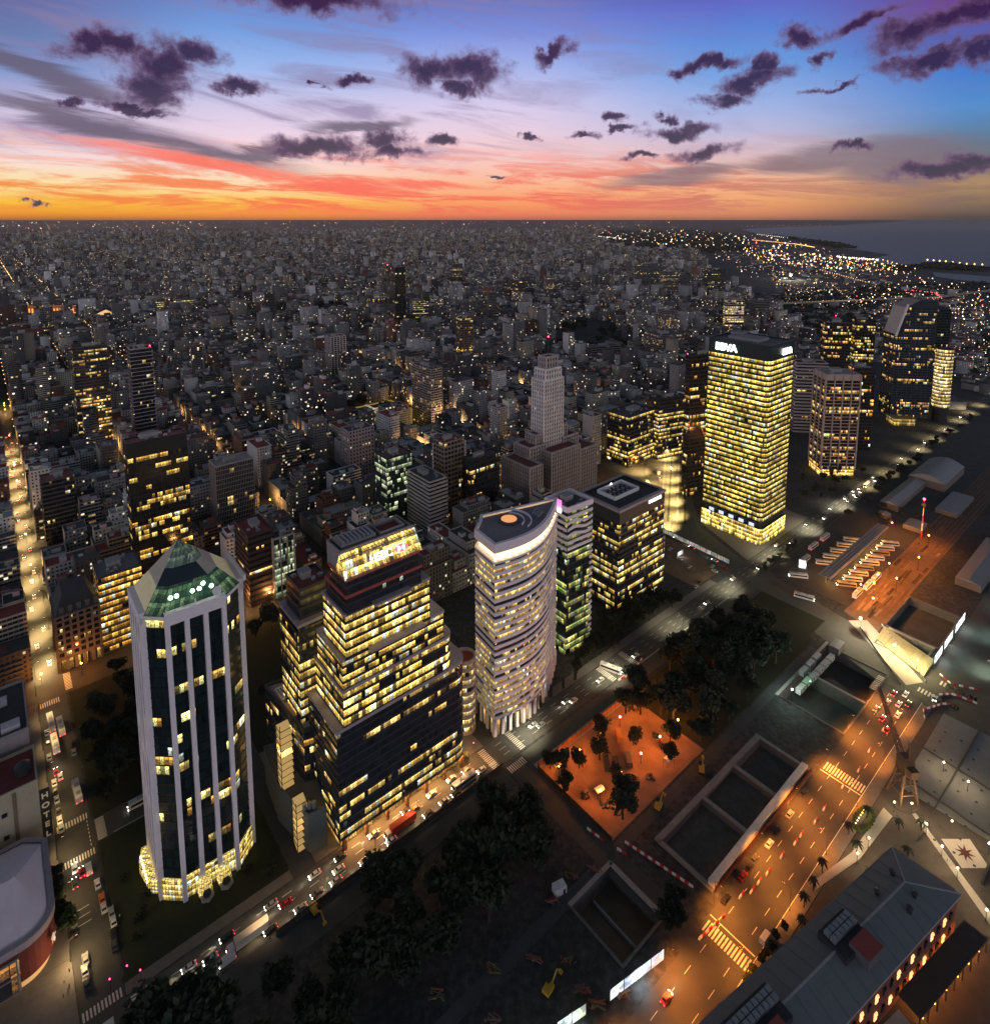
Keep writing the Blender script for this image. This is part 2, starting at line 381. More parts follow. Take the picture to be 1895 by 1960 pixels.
FAC=facade_mat(); FAR=facade_mat('distant_facade',.045,2.4)
ROOF=mat('roof_surface',(.2,.2,.2),.95,vcol=True,var=.35,scale=.5)
PAINT=mat('tinted_surface',(.2,.2,.2),.7,vcol=True,var=.2,scale=1.2)
CONC=mat('concrete',(.30,.29,.28),.85,scale=.4); DARKM=mat('dark_metal',(.04,.042,.045),.5,.3); STEEL=mat('steel',(.35,.35,.36),.4,.6)
WHITE=mat('white_paint',(.72,.70,.70),.6,var=.12); ASPH=mat('asphalt',(.055,.056,.058),.82,scale=.25,var=.3); ASPH2=mat('worn_asphalt',(.075,.078,.075),.85,scale=.2,var=.35)
PAVE=mat('pavement',(.15,.14,.13),.9,scale=.5,var=.3); SOIL=mat('soil',(.060,.066,.070),.97,scale=.12,var=.55); SOIL2=mat('brown_soil',(.15,.10,.07),.97,scale=.2,var=.5)
GRASS=mat('lawn_grass',(.018,.024,.011),.95,scale=.5,var=.4); MARK=mat('road_marking',(.62,.60,.55),.7,scale=1.5,var=.35)
LEAF=mat('leaves',(.022,.032,.018),.8,scale=.9,var=.55); LEAFW=mat('light_lit_leaves',(.05,.075,.02),.8,scale=.9,var=.5); BARK=mat('bark',(.05,.04,.03),.9)
BRICK=mat('red_brick',(.17,.055,.035),.9,scale=1.5); TILE=mat('red_tile',(.20,.06,.05),.9,scale=1.2,var=.4)
# ---------------------------------------------------------------- ground, water, roads   (city frame: a along the avenue, b towards the city)
def absheet(name,a0,a1,b0,b1,z,m,kind='structure'): return sheet(name,rect(a0,a1,b0,b1),z,m,pix=False,kind=kind)
def abpoly(name,pts,z,m): return sheet(name,[XY(*p) for p in pts],z,m,pix=False)
def citymat():
    m=bpy.data.materials.new('dark_ground'); m.use_nodes=True; w=NT(m.node_tree); w.n.clear()
    p=w.node('ShaderNodeNewGeometry',out=0); n=w.noise(p,.02,8.0,.65); n2=w.noise(p,.4,4.0,.6)
    c=w.ramp(w.m('MULTIPLY',w.m('ADD',n,n2),.5),[(.36,(.012,.014,.016,1)),(.48,(.032,.034,.037,1)),(.56,(.055,.056,.058,1)),(.66,(.10,.098,.095,1))])
    b=w.node('ShaderNodeBsdfPrincipled',{},{'Base Color':c,'Roughness':.95}); o=w.n.new('ShaderNodeOutputMaterial'); w.l.new(b,o.inputs[0]); return m
GROUND=citymat()
# trenches are real pits, so the ground is tiled around them
PITS=[(143,164,106,128,6),(187,214,99,121,2),(216,238,99,121,2),(240,261,98,120,2.6),(295,321,97,127,6),(323,352,97,127,6),(376,394,88,110,6),(398,440,86,112,5)]
def ground_with_pits():
    As=sorted({-60,620}|{q for p in PITS for q in p[:2]}); Bs=sorted({60,190}|{q for p in PITS for q in p[2:4]})
    m=MB()
    for i in range(len(As)-1):
        for j in range(len(Bs)-1):
            a,b=(As[i]+As[i+1])/2,(Bs[j]+Bs[j+1])/2
            if any(p[0]<a<p[1] and p[2]<b<p[3] for p in PITS): continue
            m.face([(*XY(x,y),0) for x,y in ((As[i],Bs[j]),(As[i+1],Bs[j]),(As[i+1],Bs[j+1]),(As[i],Bs[j+1]))])
    far=4e5
    for a0,a1,b0,b1 in ((-far,far,190,far),(-far,far,-far,60),(-far,-60,60,190),(620,far,60,190)):
        m.face([(*XY(x,y),0) for x,y in ((a0,b0),(a1,b0),(a1,b1),(a0,b1))])
    structure('ground',m,GROUND)
ground_with_pits()
def pit(a0,a1,b0,b1,d,fm,name='excavation'):
    P=rect(a0,a1,b0,b1); m=MB()
    m.face([(x,y,-d) for x,y in P],1)
    for i in range(4):
        (x0,y0),(x1,y1)=P[i],P[(i+1)%4]
        m.face([(x0,y0,.05),(x1,y1,.05),(x1,y1,-d),(x0,y0,-d)],0)
    m.parapet(offset(P,.9),.01,.5,.8,0,0)
    tag(m.build(name,[mat('pit_wall',(.12,.115,.11),.9,var=.5,scale=.3),fm]),kind='structure')
for i,p in enumerate(PITS): pit(*p,mat('pit_floor',(.085,.078,.07),.95,scale=.35,var=.6) if 0<i<4 else SOIL if i else SOIL2)
PALEC=mat('pale_concrete_beam',(.24,.235,.22),.85,var=.3,scale=.5)
for k,(p,q,w_) in enumerate((((185,122.6),(263,121.6),2.4),((215,99),(215,121),1.8),((239,99),(239,121),1.8),((185.6,99),(185.6,122),1.6),((262.2,98.5),(262.2,121),1.4),((322,97),(322,127),1.2),((293.8,128),(355,128),1.4),((164.6,104.5),(164.6,129),1.6),((142.4,128.9),(165,128.9),1.6),((153,107),(153,127),.7),((395.6,87),(395.6,110),1.2))):
    m=MB(); c=XY((p[0]+q[0])/2,(p[1]+q[1])/2); m.box((*c,-.6 if k!=9 else -5.8),(math.dist(p,q),w_,1.3),math.atan2(q[1]-p[1],q[0]-p[0])+R(40)); tag(m.build('trench_wall',PALEC if k<5 else CONC),kind='structure')
# water of the river beyond the port
def watermat():
    m=bpy.data.materials.new('river_water'); m.use_nodes=True; w=NT(m.node_tree); w.n.clear()
    p=w.node('ShaderNodeNewGeometry',out=0); n=w.noise(w.vm('MULTIPLY',p,(1,1,1)),.02,6.0,.6)
    bp=w.node('ShaderNodeBump',{},{'Strength':.35,'Distance':4.0,'Height':n})
    b=w.node('ShaderNodeBsdfPrincipled',{},{'Base Color':(.24,.265,.26,1),'Roughness':.5,'Specular IOR Level':.3,'Normal':bp}); o=w.n.new('ShaderNodeOutputMaterial'); w.l.new(b,o.inputs[0]); return m
WATER=watermat()
sheet('river',[(1700,424.6),(1600,431),(1500,434),(1417,438),(1440,444),(1480,452),(1530,459),(1566,467),(1602,467),(1590,471),(1650,479),(1704,487),(1680,492),(1660,496),(1685,503),(1740,514),(1772,513),(1762,506),(1800,500),(1895,511),(2500,540),(2500,421.2),(1740,421.2)],.6,WATER)
sheet('harbour_basin',[(1785,521),(1830,524),(1895,529),(1990,536),(1990,548),(1895,541),(1830,535),(1790,529)],.6,WATER)
# streets
absheet('avenue_road',-80,1300,187.2,199.6,.05,ASPH2)
abpoly('avenue_road_far',[(1300,187),(1300,199.6),(2600,330),(2600,300)],.05,ASPH2)
absheet('frontage_road',171,560,178.5,186,.05,ASPH2)
absheet('left_street',6.5,18,150,362,.06,ASPH)
absheet('market_street',7,15.5,362,2600,.06,ASPH)
absheet('boulevard_road',-120,330,362,380,.055,ASPH)
absheet('cross_street',18,82,262,274,.055,ASPH)
absheet('cross_street_two',72,80,200,362,.045,ASPH)
absheet('cross_street_three',161,171.5,96,186.9,.055,ASPH); absheet('cross_street_four',161,171.5,199.7,300,.05,ASPH)
absheet('works_road',40,345,128.5,133,.05,SOIL)
absheet('orange_road',60,352,79,96,.06,ASPH)
def rails():
    m=MB(); r=random.Random(12)
    for k in range(7):
        b=115+k*2.5
        for q in (0,.75):
            m.beam((*XY(397+k*.6,b+q),.16),(*XY(900,b+q+(k-3)*.6),.16),.12,0,.12)
    tag(m.build('railway_tracks',mat('rail_steel',(.10,.07,.05),.5,.5)),kind='structure')
    for k in range(26):
        a=r.uniform(396,560); b=r.uniform(114,131); l=r.uniform(4,22); w_=r.uniform(.5,2.2); sheet('dirt_patch',rect(a,a+l,b,b+w_),.075+.003*k,mat('dark_dirt',(.05,.032,.022),.95) if k%3 else mat('pale_dirt',(.26,.19,.13),.95),pix=False)
rails()
absheet('right_road',345,900,62,82,.045,ASPH2)
abpoly('terminal_street',[(352,60),(376,60),(376,86),(398,187),(378,187),(345,100)],.07,ASPH2)
absheet('diagonal_road',-1,0,0,1,.01,ASPH) if False else None
abpoly('wide_avenue',[(372,200),(398,200),(420,250),(505,318),(640,400),(628,425),(480,346),(396,270)],.06,ASPH2)
abpoly('tower_plaza',[(402,200.5),(500,200.5),(500,260),(425,250)],.075,PAVE)
# pavements with real kerbs
def kerb(name,a0,a1,b0,b1,m=PAVE,h=.14):
    mb=MB(); mb.prism(rect(a0,a1,b0,b1),0,h,0,0); tag(mb.build(name,m),kind='structure')
kerb('pavement',18.3,71.5,200.2,204); kerb('lawn',18.8,71.5,204.1,261.5,GRASS); kerb('pavement',80.3,160.8,200,262,PAVE)
kerb('pavement',171.8,360,200,205); kerb('pavement',-90,6.2,195.5,223); kerb('pavement',-8,6.2,223.1,361.8)
kerb('park_lawn',19,71,274.3,361,GRASS); kerb('park_lawn',80.5,160.5,262.3,361,GRASS)
kerb('pavement',171.8,236,174.6,178.2,CONC); kerb('park_ground',171.8,236.5,134,174.4,mat('red_gravel',(.25,.15,.10),.95,scale=.16,var=.6))
kerb('park_lawn',237,351.9,134,176,GRASS); kerb('traffic_island',240,352,186.2,187,CONC)
kerb('grass_triangle',352,374,137,176,GRASS)
kerb('pavement',100,344,74.5,78.7,PAVE)
kerb('terminal_yard',400,535,134,184,ASPH,.1)
kerb('dark_yard',536,900,134,184,SOIL,.08)
abpoly('rail_yard',[(385,113),(900,113),(900,133.6),(393,133.6)],.05,SOIL2)
kerb('avenue_bank',-60,160,176,186.5,SOIL,.2)
kerb('plaza_floor',110,420,-40,74.2,mat('plaza_paving',(.085,.072,.062),.9,scale=.25,var=.4),.1)
kerb('terrace_deck',284,345,38,70,mat('pale_deck',(.20,.20,.20),.9,scale=.3,var=.2),.25)
# painted markings
for k,(o_,m_) in enumerate(((-9,GRASS),(-3,PAVE),(4,GRASS),(10,PAVE))):
    p,q=Vector(XY(402,262)),Vector(XY(628,408)); d=(q-p).normalized(); n=Vector((-d.y,d.x))
    sheet('median_strip',[tuple(p+n*(o_-.8)+d*8),tuple(q+n*(o_-.8)),tuple(q+n*(o_+.8)),tuple(p+n*(o_+.8)+d*8)],.11,m_,pix=False)
def stripes(name,a0,a1,b0,b1,n,along='a',m=MARK,z=.1):
    mb=MB()
    for i in range(n):
        if along=='a':
            w=(a1-a0)/n; p=rect(a0+i*w,a0+(i+.52)*w,b0,b1)
        else:
            w=(b1-b0)/n; p=rect(a0,a1,b0+i*w,b0+(i+.52)*w)
        mb.face([(x,y,z) for x,y in p])
    tag(mb.build(name,m),kind='structure')
stripes('zebra_crossing',19.2,22.4,187.6,199.3,12,'b'); stripes('zebra_crossing',7,17.8,200.6,203.6,11)
stripes('zebra_crossing',7,17.8,257.5,260.5,12); stripes('zebra_crossing',19,22,262.6,273.6,11,'b'); stripes('zebra_crossing',7,17.5,276,279,11)
stripes('zebra_crossing',156.5,160,187.6,199.3,12,'b'); stripes('zebra_crossing',172.5,175.5,187.6,199.3,12,'b'); stripes('zebra_crossing',161.6,171,181,184.5,9)
stripes('zebra_crossing',237.5,241,187.6,199.3,12,'b'); stripes('zebra_crossing',256,259.5,187.6,199.3,12,'b'); 
stripes('zebra_crossing',171.5,176,79.6,95.6,14,'b'); stripes('zebra_crossing',268,273,79.6,95.6,14,'b'); stripes('zebra_crossing',352,356,66,84,12,'b')
stripes('zebra_crossing',336,350,97,100,9); stripes('zebra_crossing',366,370,62,78,10,'b'); stripes('zebra_crossing',7,15.3,357,361,9); stripes('zebra_crossing',18,21,364,379,12,'b')
mb=MB()
for a in range(30,1200,9):
    for b in (190.3,193.4,196.5): mb.face([(x,y,.1) for x,y in rect(a,a+3.6,b,b+.16)])
for a in range(66,345,9):
    for b in (83.2,91.6): mb.face([(x,y,.1) for x,y in rect(a,a+3.6,b,b+.18)])
for a0,a1,b0,b1 in ((177.6,178,79.5,95.6),(266.4,266.9,79.5,95.6),(24,71,200.0,200.0),(23.4,23.8,188,199.3),(100,345,78.85,79.1),(24,60,262.6,262.8)):
    if b1>b0: mb.face([(x,y,.1) for x,y in rect(a0,a1,b0,b1)])
for a in range(30,60,2): mb.face([(x,y,.1) for x,y in rect(a,a+1,268,268.2)])
for b in range(262,275,2): mb.face([(x,y,.1) for x,y in rect(16.5,16.8,b,b+1)])
for b in (232,235,238): mb.face([(x,y,.1) for x,y in rect(8,13,b,b+.25)])
for a,b in ((128,86),(118,90),(122,82)):     # direction arrows
    mb.face([(x,y,.1) for x,y in rect(a,a+2.6,b,b+.35)]); mb.face([(*XY(a+2.6,b-.6),.1),(*XY(a+4.4,b+.17),.1),(*XY(a+2.6,b+.95),.1)])
tag(mb.build('lane_markings',MARK),kind='structure')
# ---------------------------------------------------------------- towers
HEROES=[]   # (polygon, label words) kept clear when the city is filled
LANDM=[]
def hbox(uL,uF,uR,vF,z,th=40,wA=None,wB=None):
    x0,y0=G(uF,vF,z); t=R(th); ax,ay=math.cos(t),math.sin(t); bx,by=-ay,ax
    def sol(dx,dy,u,lo,hi):
        f=lambda w:PX(x0+dx*w,y0+dy*w,z)[0]-u
        s=f(hi)
        for _ in range(50):
            m=(lo+hi)/2
            if f(m)*s>0: hi=m
            else: lo=m
        return lo
    wA=wA or sol(ax,ay,uR,0,160); wB=wB or sol(bx,by,uL,0,160)
    return [(x0,y0),(x0+ax*wA,y0+ay*wA),(x0+ax*wA+bx*wB,y0+ay*wA+by*wB),(x0+bx*wB,y0+by*wB)]
def bi(P,s,t):
    """point inside a four-corner footprint"""
    (x0,y0),(x1,y1),(x2,y2),(x3,y3)=P
    return ((x0*(1-s)+x1*s)*(1-t)+(x3*(1-s)+x2*s)*t,(y0*(1-s)+y1*s)*(1-t)+(y3*(1-s)+y2*s)*t)
def sub(P,s0,s1,t0,t1): return [bi(P,s0,t0),bi(P,s1,t0),bi(P,s1,t1),bi(P,s0,t1)]
def storeys(root,P,z0,z1,n,wallmb,wi,gm,sp=.35,out=.15,seed=0,col=(.5,.5,.5,0),gin=0.05):
    """n storeys: a glazed band per storey (its own part) and a spandrel standing out of it"""
    fh=(z1-z0)/n; Q=offset(P,-gin)
    for k in range(n):
        m=MB(); u=0
        za=z0+k*fh+fh*sp-.03; zb=z0+(k+1)*fh+.03
        for i in range(len(Q)):
            (x0,y0),(x1,y1)=Q[i],Q[(i+1)%len(Q)]; L=math.hypot(x1-x0,y1-y0); y=seed*57+k
            m.face([(x0,y0,za),(x1,y1,za),(x1,y1,zb),(x0,y0,zb)],0,[(u,y+.02),(u+L,y+.02),(u+L,y+.98),(u,y+.98)]); u+=L+9
        m.build('window_band',gm,root)
        if sp>0: wallmb.ring(P,z0+k*fh,z0+k*fh+fh*sp,out,wi,gin+.1,col)
def fins(mb,P,z0,z1,step,w,d,mi=0,edges=None,col=(.5,.5,.5,0)):
    for i in range(len(P)):
        if edges is not None and i not in edges: continue
        (x0,y0),(x1,y1)=P[i],P[(i+1)%len(P)]; L=math.hypot(x1-x0,y1-y0); n=max(1,round(L/step)); ex,ey=(x1-x0)/L,(y1-y0)/L; nx,ny=ey,-ex
        for k in range(n+1):
            c=(x0+ex*L*k/n+nx*d/2,y0+ey*L*k/n+ny*d/2,z0)
            mb.box(c,(w,d,z1-z0),math.atan2(ey,ex),mi,col)
def plant(root,P,z,n=5,seed=0,m=None,hut=True,sc=1.0):
    """rooftop things: a stair house, tanks, cooling units"""
    r=random.Random(seed); th=math.atan2(P[1][1]-P[0][1],P[1][0]-P[0][0]); Q=P if len(P)==4 else None
    if Q is None: return
    W=math.dist(P[0],P[1]); D=math.dist(P[1],P[2])
    if hut:
        mb=MB(); c=bi(Q,r.uniform(.4,.6),r.uniform(.5,.7)); mb.box((*c,z),(W*.3,D*.3,3.0*sc),th); mb.box((*c,z+3*sc),(W*.34,D*.34,.25),th); mb.build('roof_house',m or CONC,root)
    for i in range(n):
        mb=MB(); c=bi(Q,r.uniform(.15,.85),r.uniform(.12,.4) if r.random()<.6 else r.uniform(.75,.88)); k=r.random()
        if k<.5: mb.box((*c,z),(2.2,1.5,1.3),th); mb.cyl((*c,z+1.3),.55,.3,10,0); nm='cooling_unit'
        else: mb.cyl((*c,z),.9,1.5,12,0); mb.cyl((*c,z+1.5),.9,.4,12,0,.1); nm='water_tank'
        mb.build(nm,STEEL if k<.5 else m or CONC,root)
def beacon(P,z,n=1):
    for i in range(n):
        c=bi(P,.1+.8*i/max(1,n-1) if n>1 else .5,.5)
        t=thing('beacon_light','red aircraft warning light on a short mast on the roof of the building at '+'x','beacon',c,z)
        mb=MB(); mb.cyl((0,0,0),.12,2.2,6); o=mb.build('mast',DARKM); o.parent=t
        mb=MB(); mb.ball((0,0,2.6),.75,8); o=mb.build('lamp',emit('red_lamp',(1,.03,.08),14)); o.parent=t
def finish(root,P,ztop,wallmb,mats,roofmat=ROOF,rcol=(.10,.10,.10,0),para=1.0,seed=0,n=5,pcol=(.5,.5,.5,0),pmi=0,hut=True,name='wall'):
    wallmb.parapet(P,ztop-.2,ztop+para,.4,pmi,.15,pcol); wallmb.build(name,mats,root)
    m=MB(); m.face([(x,y,ztop) for x,y in offset(P,-.3)],0,None,rcol); m.build('roof',roofmat,root)
    plant(root,P,ztop,n,seed,hut=hut)
def text(s,size,mtl,loc,rx,rz,name,parent,ext=.15,space=1.0):
    c=bpy.data.curves.new(name,'FONT'); c.body=s; c.size=size; c.extrude=ext; c.align_x='CENTER'; c.align_y='CENTER'; c.offset=size*.025; c.space_character=space
    t=bpy.data.objects.new('t',c); t.rotation_euler=(rx,0,rz); t.location=loc; COL.objects.link(t)
    bpy.context.view_layer.update(); dg=bpy.context.evaluated_depsgraph_get()
    me=bpy.data.meshes.new_from_object(t.evaluated_get(dg)); me.transform(t.matrix_world); bpy.data.objects.remove(t)
    me.materials.clear(); me.materials.append(mtl)
    o=bpy.data.objects.new(name,me); COL.objects.link(o)
    if parent: o.parent=parent; o.location=tuple(-q for q in parent.location)
    return o
def dish(root,c,z,r,az,n='satellite_dish'):
    mb=MB(); N=14
    d=Vector((math.cos(az),math.sin(az),.45)).normalized(); u=d.cross(Vector((0,0,1))).normalized(); v=u.cross(d)
    C=Vector((*c,z+r+.6)); rim=[C+d*.3*r+u*r*math.cos(2*math.pi*i/N)+v*r*math.sin(2*math.pi*i/N) for i in range(N)]
    for i in range(N): mb.face([tuple(C),tuple(rim[i]),tuple(rim[(i+1)%N])]); 
    mb.beam((c[0],c[1],z),C,.2); mb.build(n,WHITE,root)

EM_WARM=emit('warm_lamp_glow',(1,.72,.32),6); EM_WHITE=emit('white_lamp_glow',(1,.96,.9),9); EM_OR=emit('orange_lamp_glow',(1,.42,.08),9)
# 1 --- tower with a glass pyramid crown ------------------------------------------------
def pyramid_tower():
    lab='dark glass office tower with pale vertical piers and a green glass pyramid crown'
    P=[XY(*p) for p in ((34,223),(38.7,218.6),(58,217.6),(64,222.5),(65,241),(60,247),(40,248),(34,243))]
    r=thing('pyramid_tower',lab,'office tower',cen(P)); LANDM.append(('pyramid tower',cen(P),80)); HEROES.append(offset(P,6))
    wm=MB(); g=glass('green_black_glazing',p=.27,c1=(1,.5,.1),c2=(.85,.95,.5),bay=1.55,strength=1.25,tint=(.008,.016,.018),seed=1,run=.035)
    storeys(r,P,8.5,107,27,wm,0,g,.12,.06,1)
    z1=107
    # white piers, in pairs joined at the top, on three sides
    pier=mat('pale_stone_pier',(.80,.74,.78),.75,var=.1)
    def pierset(e0,e1,n,w,nm='pier'):
        (x0,y0),(x1,y1)=P[e0],P[e1]; L=math.hypot(x1-x0,y1-y0); ex,ey=(x1-x0)/L,(y1-y0)/L; nx,ny=ey,-ex; th=math.atan2(ey,ex)
        for k in range(n):
            t=w/2+(L-w)*k/(n-1); m=MB(); m.box((x0+ex*t+nx*.8,y0+ey*t+ny*.8,0),(w,1.8,z1+.6),th); m.build(nm,pier,r)
        m=MB(); m.box((x0+ex*L/2+nx*.85,y0+ey*L/2+ny*.85,z1-1.9),(L,2.0,4.2),th); m.build('pier_cap',pier,r)
    pierset(1,2,4,1.5); pierset(7,0,5,1.9)
    pierset(3,4,4,1.5)
    wm.build('wall',mat('blackened_metal',(.012,.013,.015),.4,.2),r)
    # lobby
    lg=glass('lobby_glazing',p=1.5,c1=(1,.72,.2),c2=(1,.82,.35),bay=1.1,strength=.85,seed=2,mull=.12,floors=4.0,dim=.8)
    m=MB(); m.prism(offset(P,.6),0.2,8.2,0,0,vs=1/8.6); m.build('lobby',lg,r)
    for s in (.36,.70):   # bulging glazed porches between the front piers
        c=XY(38.7+19.3*s,216.2); pr=MB(); pr.cyl((*c,.2),2.6,6.0,6,0,1.9,rot=.5+40/60); pr.build('porch',lg,r)
        pl=MB(); pl.cyl((*XY(38.7+19.3*s,213.9),.1),2.4,1.0,6,0,rot=.5+40/60); pl.build('planter',CONC,r)
        bs=MB(); bs.ball((*XY(38.7+19.3*s,213.9),1.6),1.5,8,0); bs.build('bush',LEAF,r)
    fl=MB(); pts=[XY(*p) for p in ((34,243),(30.5,243),(28.8,238),(30.5,228),(34,224.5))]
    fl.prism(pts[::-1],.2,5.5,0,0,vs=1/5.5); fl.build('side_lobby',lg,r)
    for k in range(8):
        b=MB(); b.ball((*XY(29.6,239-1.6*k),5.7),.4,6); b.build('canopy_lamp',EM_WARM,r)
    # crown
    c=XY(46.5,229.5); apex=(*c,128.0); ze=108.2
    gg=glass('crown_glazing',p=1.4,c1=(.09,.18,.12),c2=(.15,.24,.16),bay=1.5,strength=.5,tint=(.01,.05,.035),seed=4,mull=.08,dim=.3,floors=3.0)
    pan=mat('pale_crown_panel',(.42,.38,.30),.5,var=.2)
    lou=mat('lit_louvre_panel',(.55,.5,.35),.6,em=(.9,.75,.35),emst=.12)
    E=offset(P,.6); 
    def lerp(p,q,t): return tuple(p[i]*(1-t)+q[i]*t for i in range(3))
    ms={k:MB() for k in 'glass panel dark top lou'.split()}
    for i in range(8):
        p=(*E[i],ze); q=(*E[(i+1)%8],ze); t0,t1,t2=0,.42,.72
        L=math.dist(p,q); rows=[(0,.38),(.38,.62),(.62,1.0)]
        kinds={1:['glass','dark','top'],3:['lou','panel','top'],7:['lou','panel','panel'],0:['glass','dark','top'],2:['glass','panel','top']}.get(i,['dark','dark','top'])
        for (a,b),kd in zip(rows,kinds):
            A=[lerp(p,apex,a),lerp(q,apex,a),lerp(q,apex,b),lerp(p,apex,b)]
            if b>=1: A=A[:3]
            ms[kd].face(A,0,[(0,a*2),(L,a*2),(L*(1-b),b*2-.01),(L*.0,b*2-.01)][:len(A)])
    ms['glass'].build('crown_glass',gg,r); ms['panel'].build('crown_panel',pan,r); ms['lou'].build('crown_louvre',lou,r)
    ms['dark'].build('crown_solar_panel',mat('blue_black_panel',(.01,.02,.03),.3),r); ms['top'].build('crown_tip',glass('tip_glazing',p=.7,c1=(.2,.32,.26),c2=(.3,.4,.34),bay=1.2,strength=.3,tint=(.06,.09,.085),seed=5,floors=4.0),r)
    b=MB(); b.prism(offset(P,.3),106.6,108.2,0,0); b.build('cornice',mat('pale_stone_pier'),r)
    fl=[]
    for t,z in ((.08,112.5),(.2,112.5),(.52,112.5),(.66,112.5),(.78,113.6),(.9,112.2)):
        (x0,y0),(x1,y1)=E[1],E[2]; q=lerp((x0*(1-t)+x1*t,y0*(1-t)+y1*t,ze),apex,(z-ze)/(128-ze)*1.0)
        b=MB(); b.ball((q[0],q[1],q[2]+.1),.7,8); b.build('floodlight',emit('floodlight_glow',(.85,1,.7),12),r)
    (x0,y0),(x1,y1)=E[1],E[2]
    dish(r,(x0*.14+x1*.86,y0*.14+y1*.86),109,1.5,R(-75))
    for t in (.18,.33,.42,.5,.58,.66):
        b=MB(); b.box((x0*(1-t)+x1*t,y0*(1-t)+y1*t,108.4),(.5+.4*(t>.5),.5,.9+.8*(int(t*100)%3)),.3); b.build('antenna_box',WHITE,r)
    z=MB()
    for k in range(14): z.beam((*XY(65.5,222+1.5*k),108),(*XY(66.3,222.5+1.5*k),111),.35)
    z.beam((*XY(66,221),110),(*XY(66,243),110),.9,0,2.2); z.build('roof_rail',mat('pale_stone_pier'),r)
pyramid_tower()

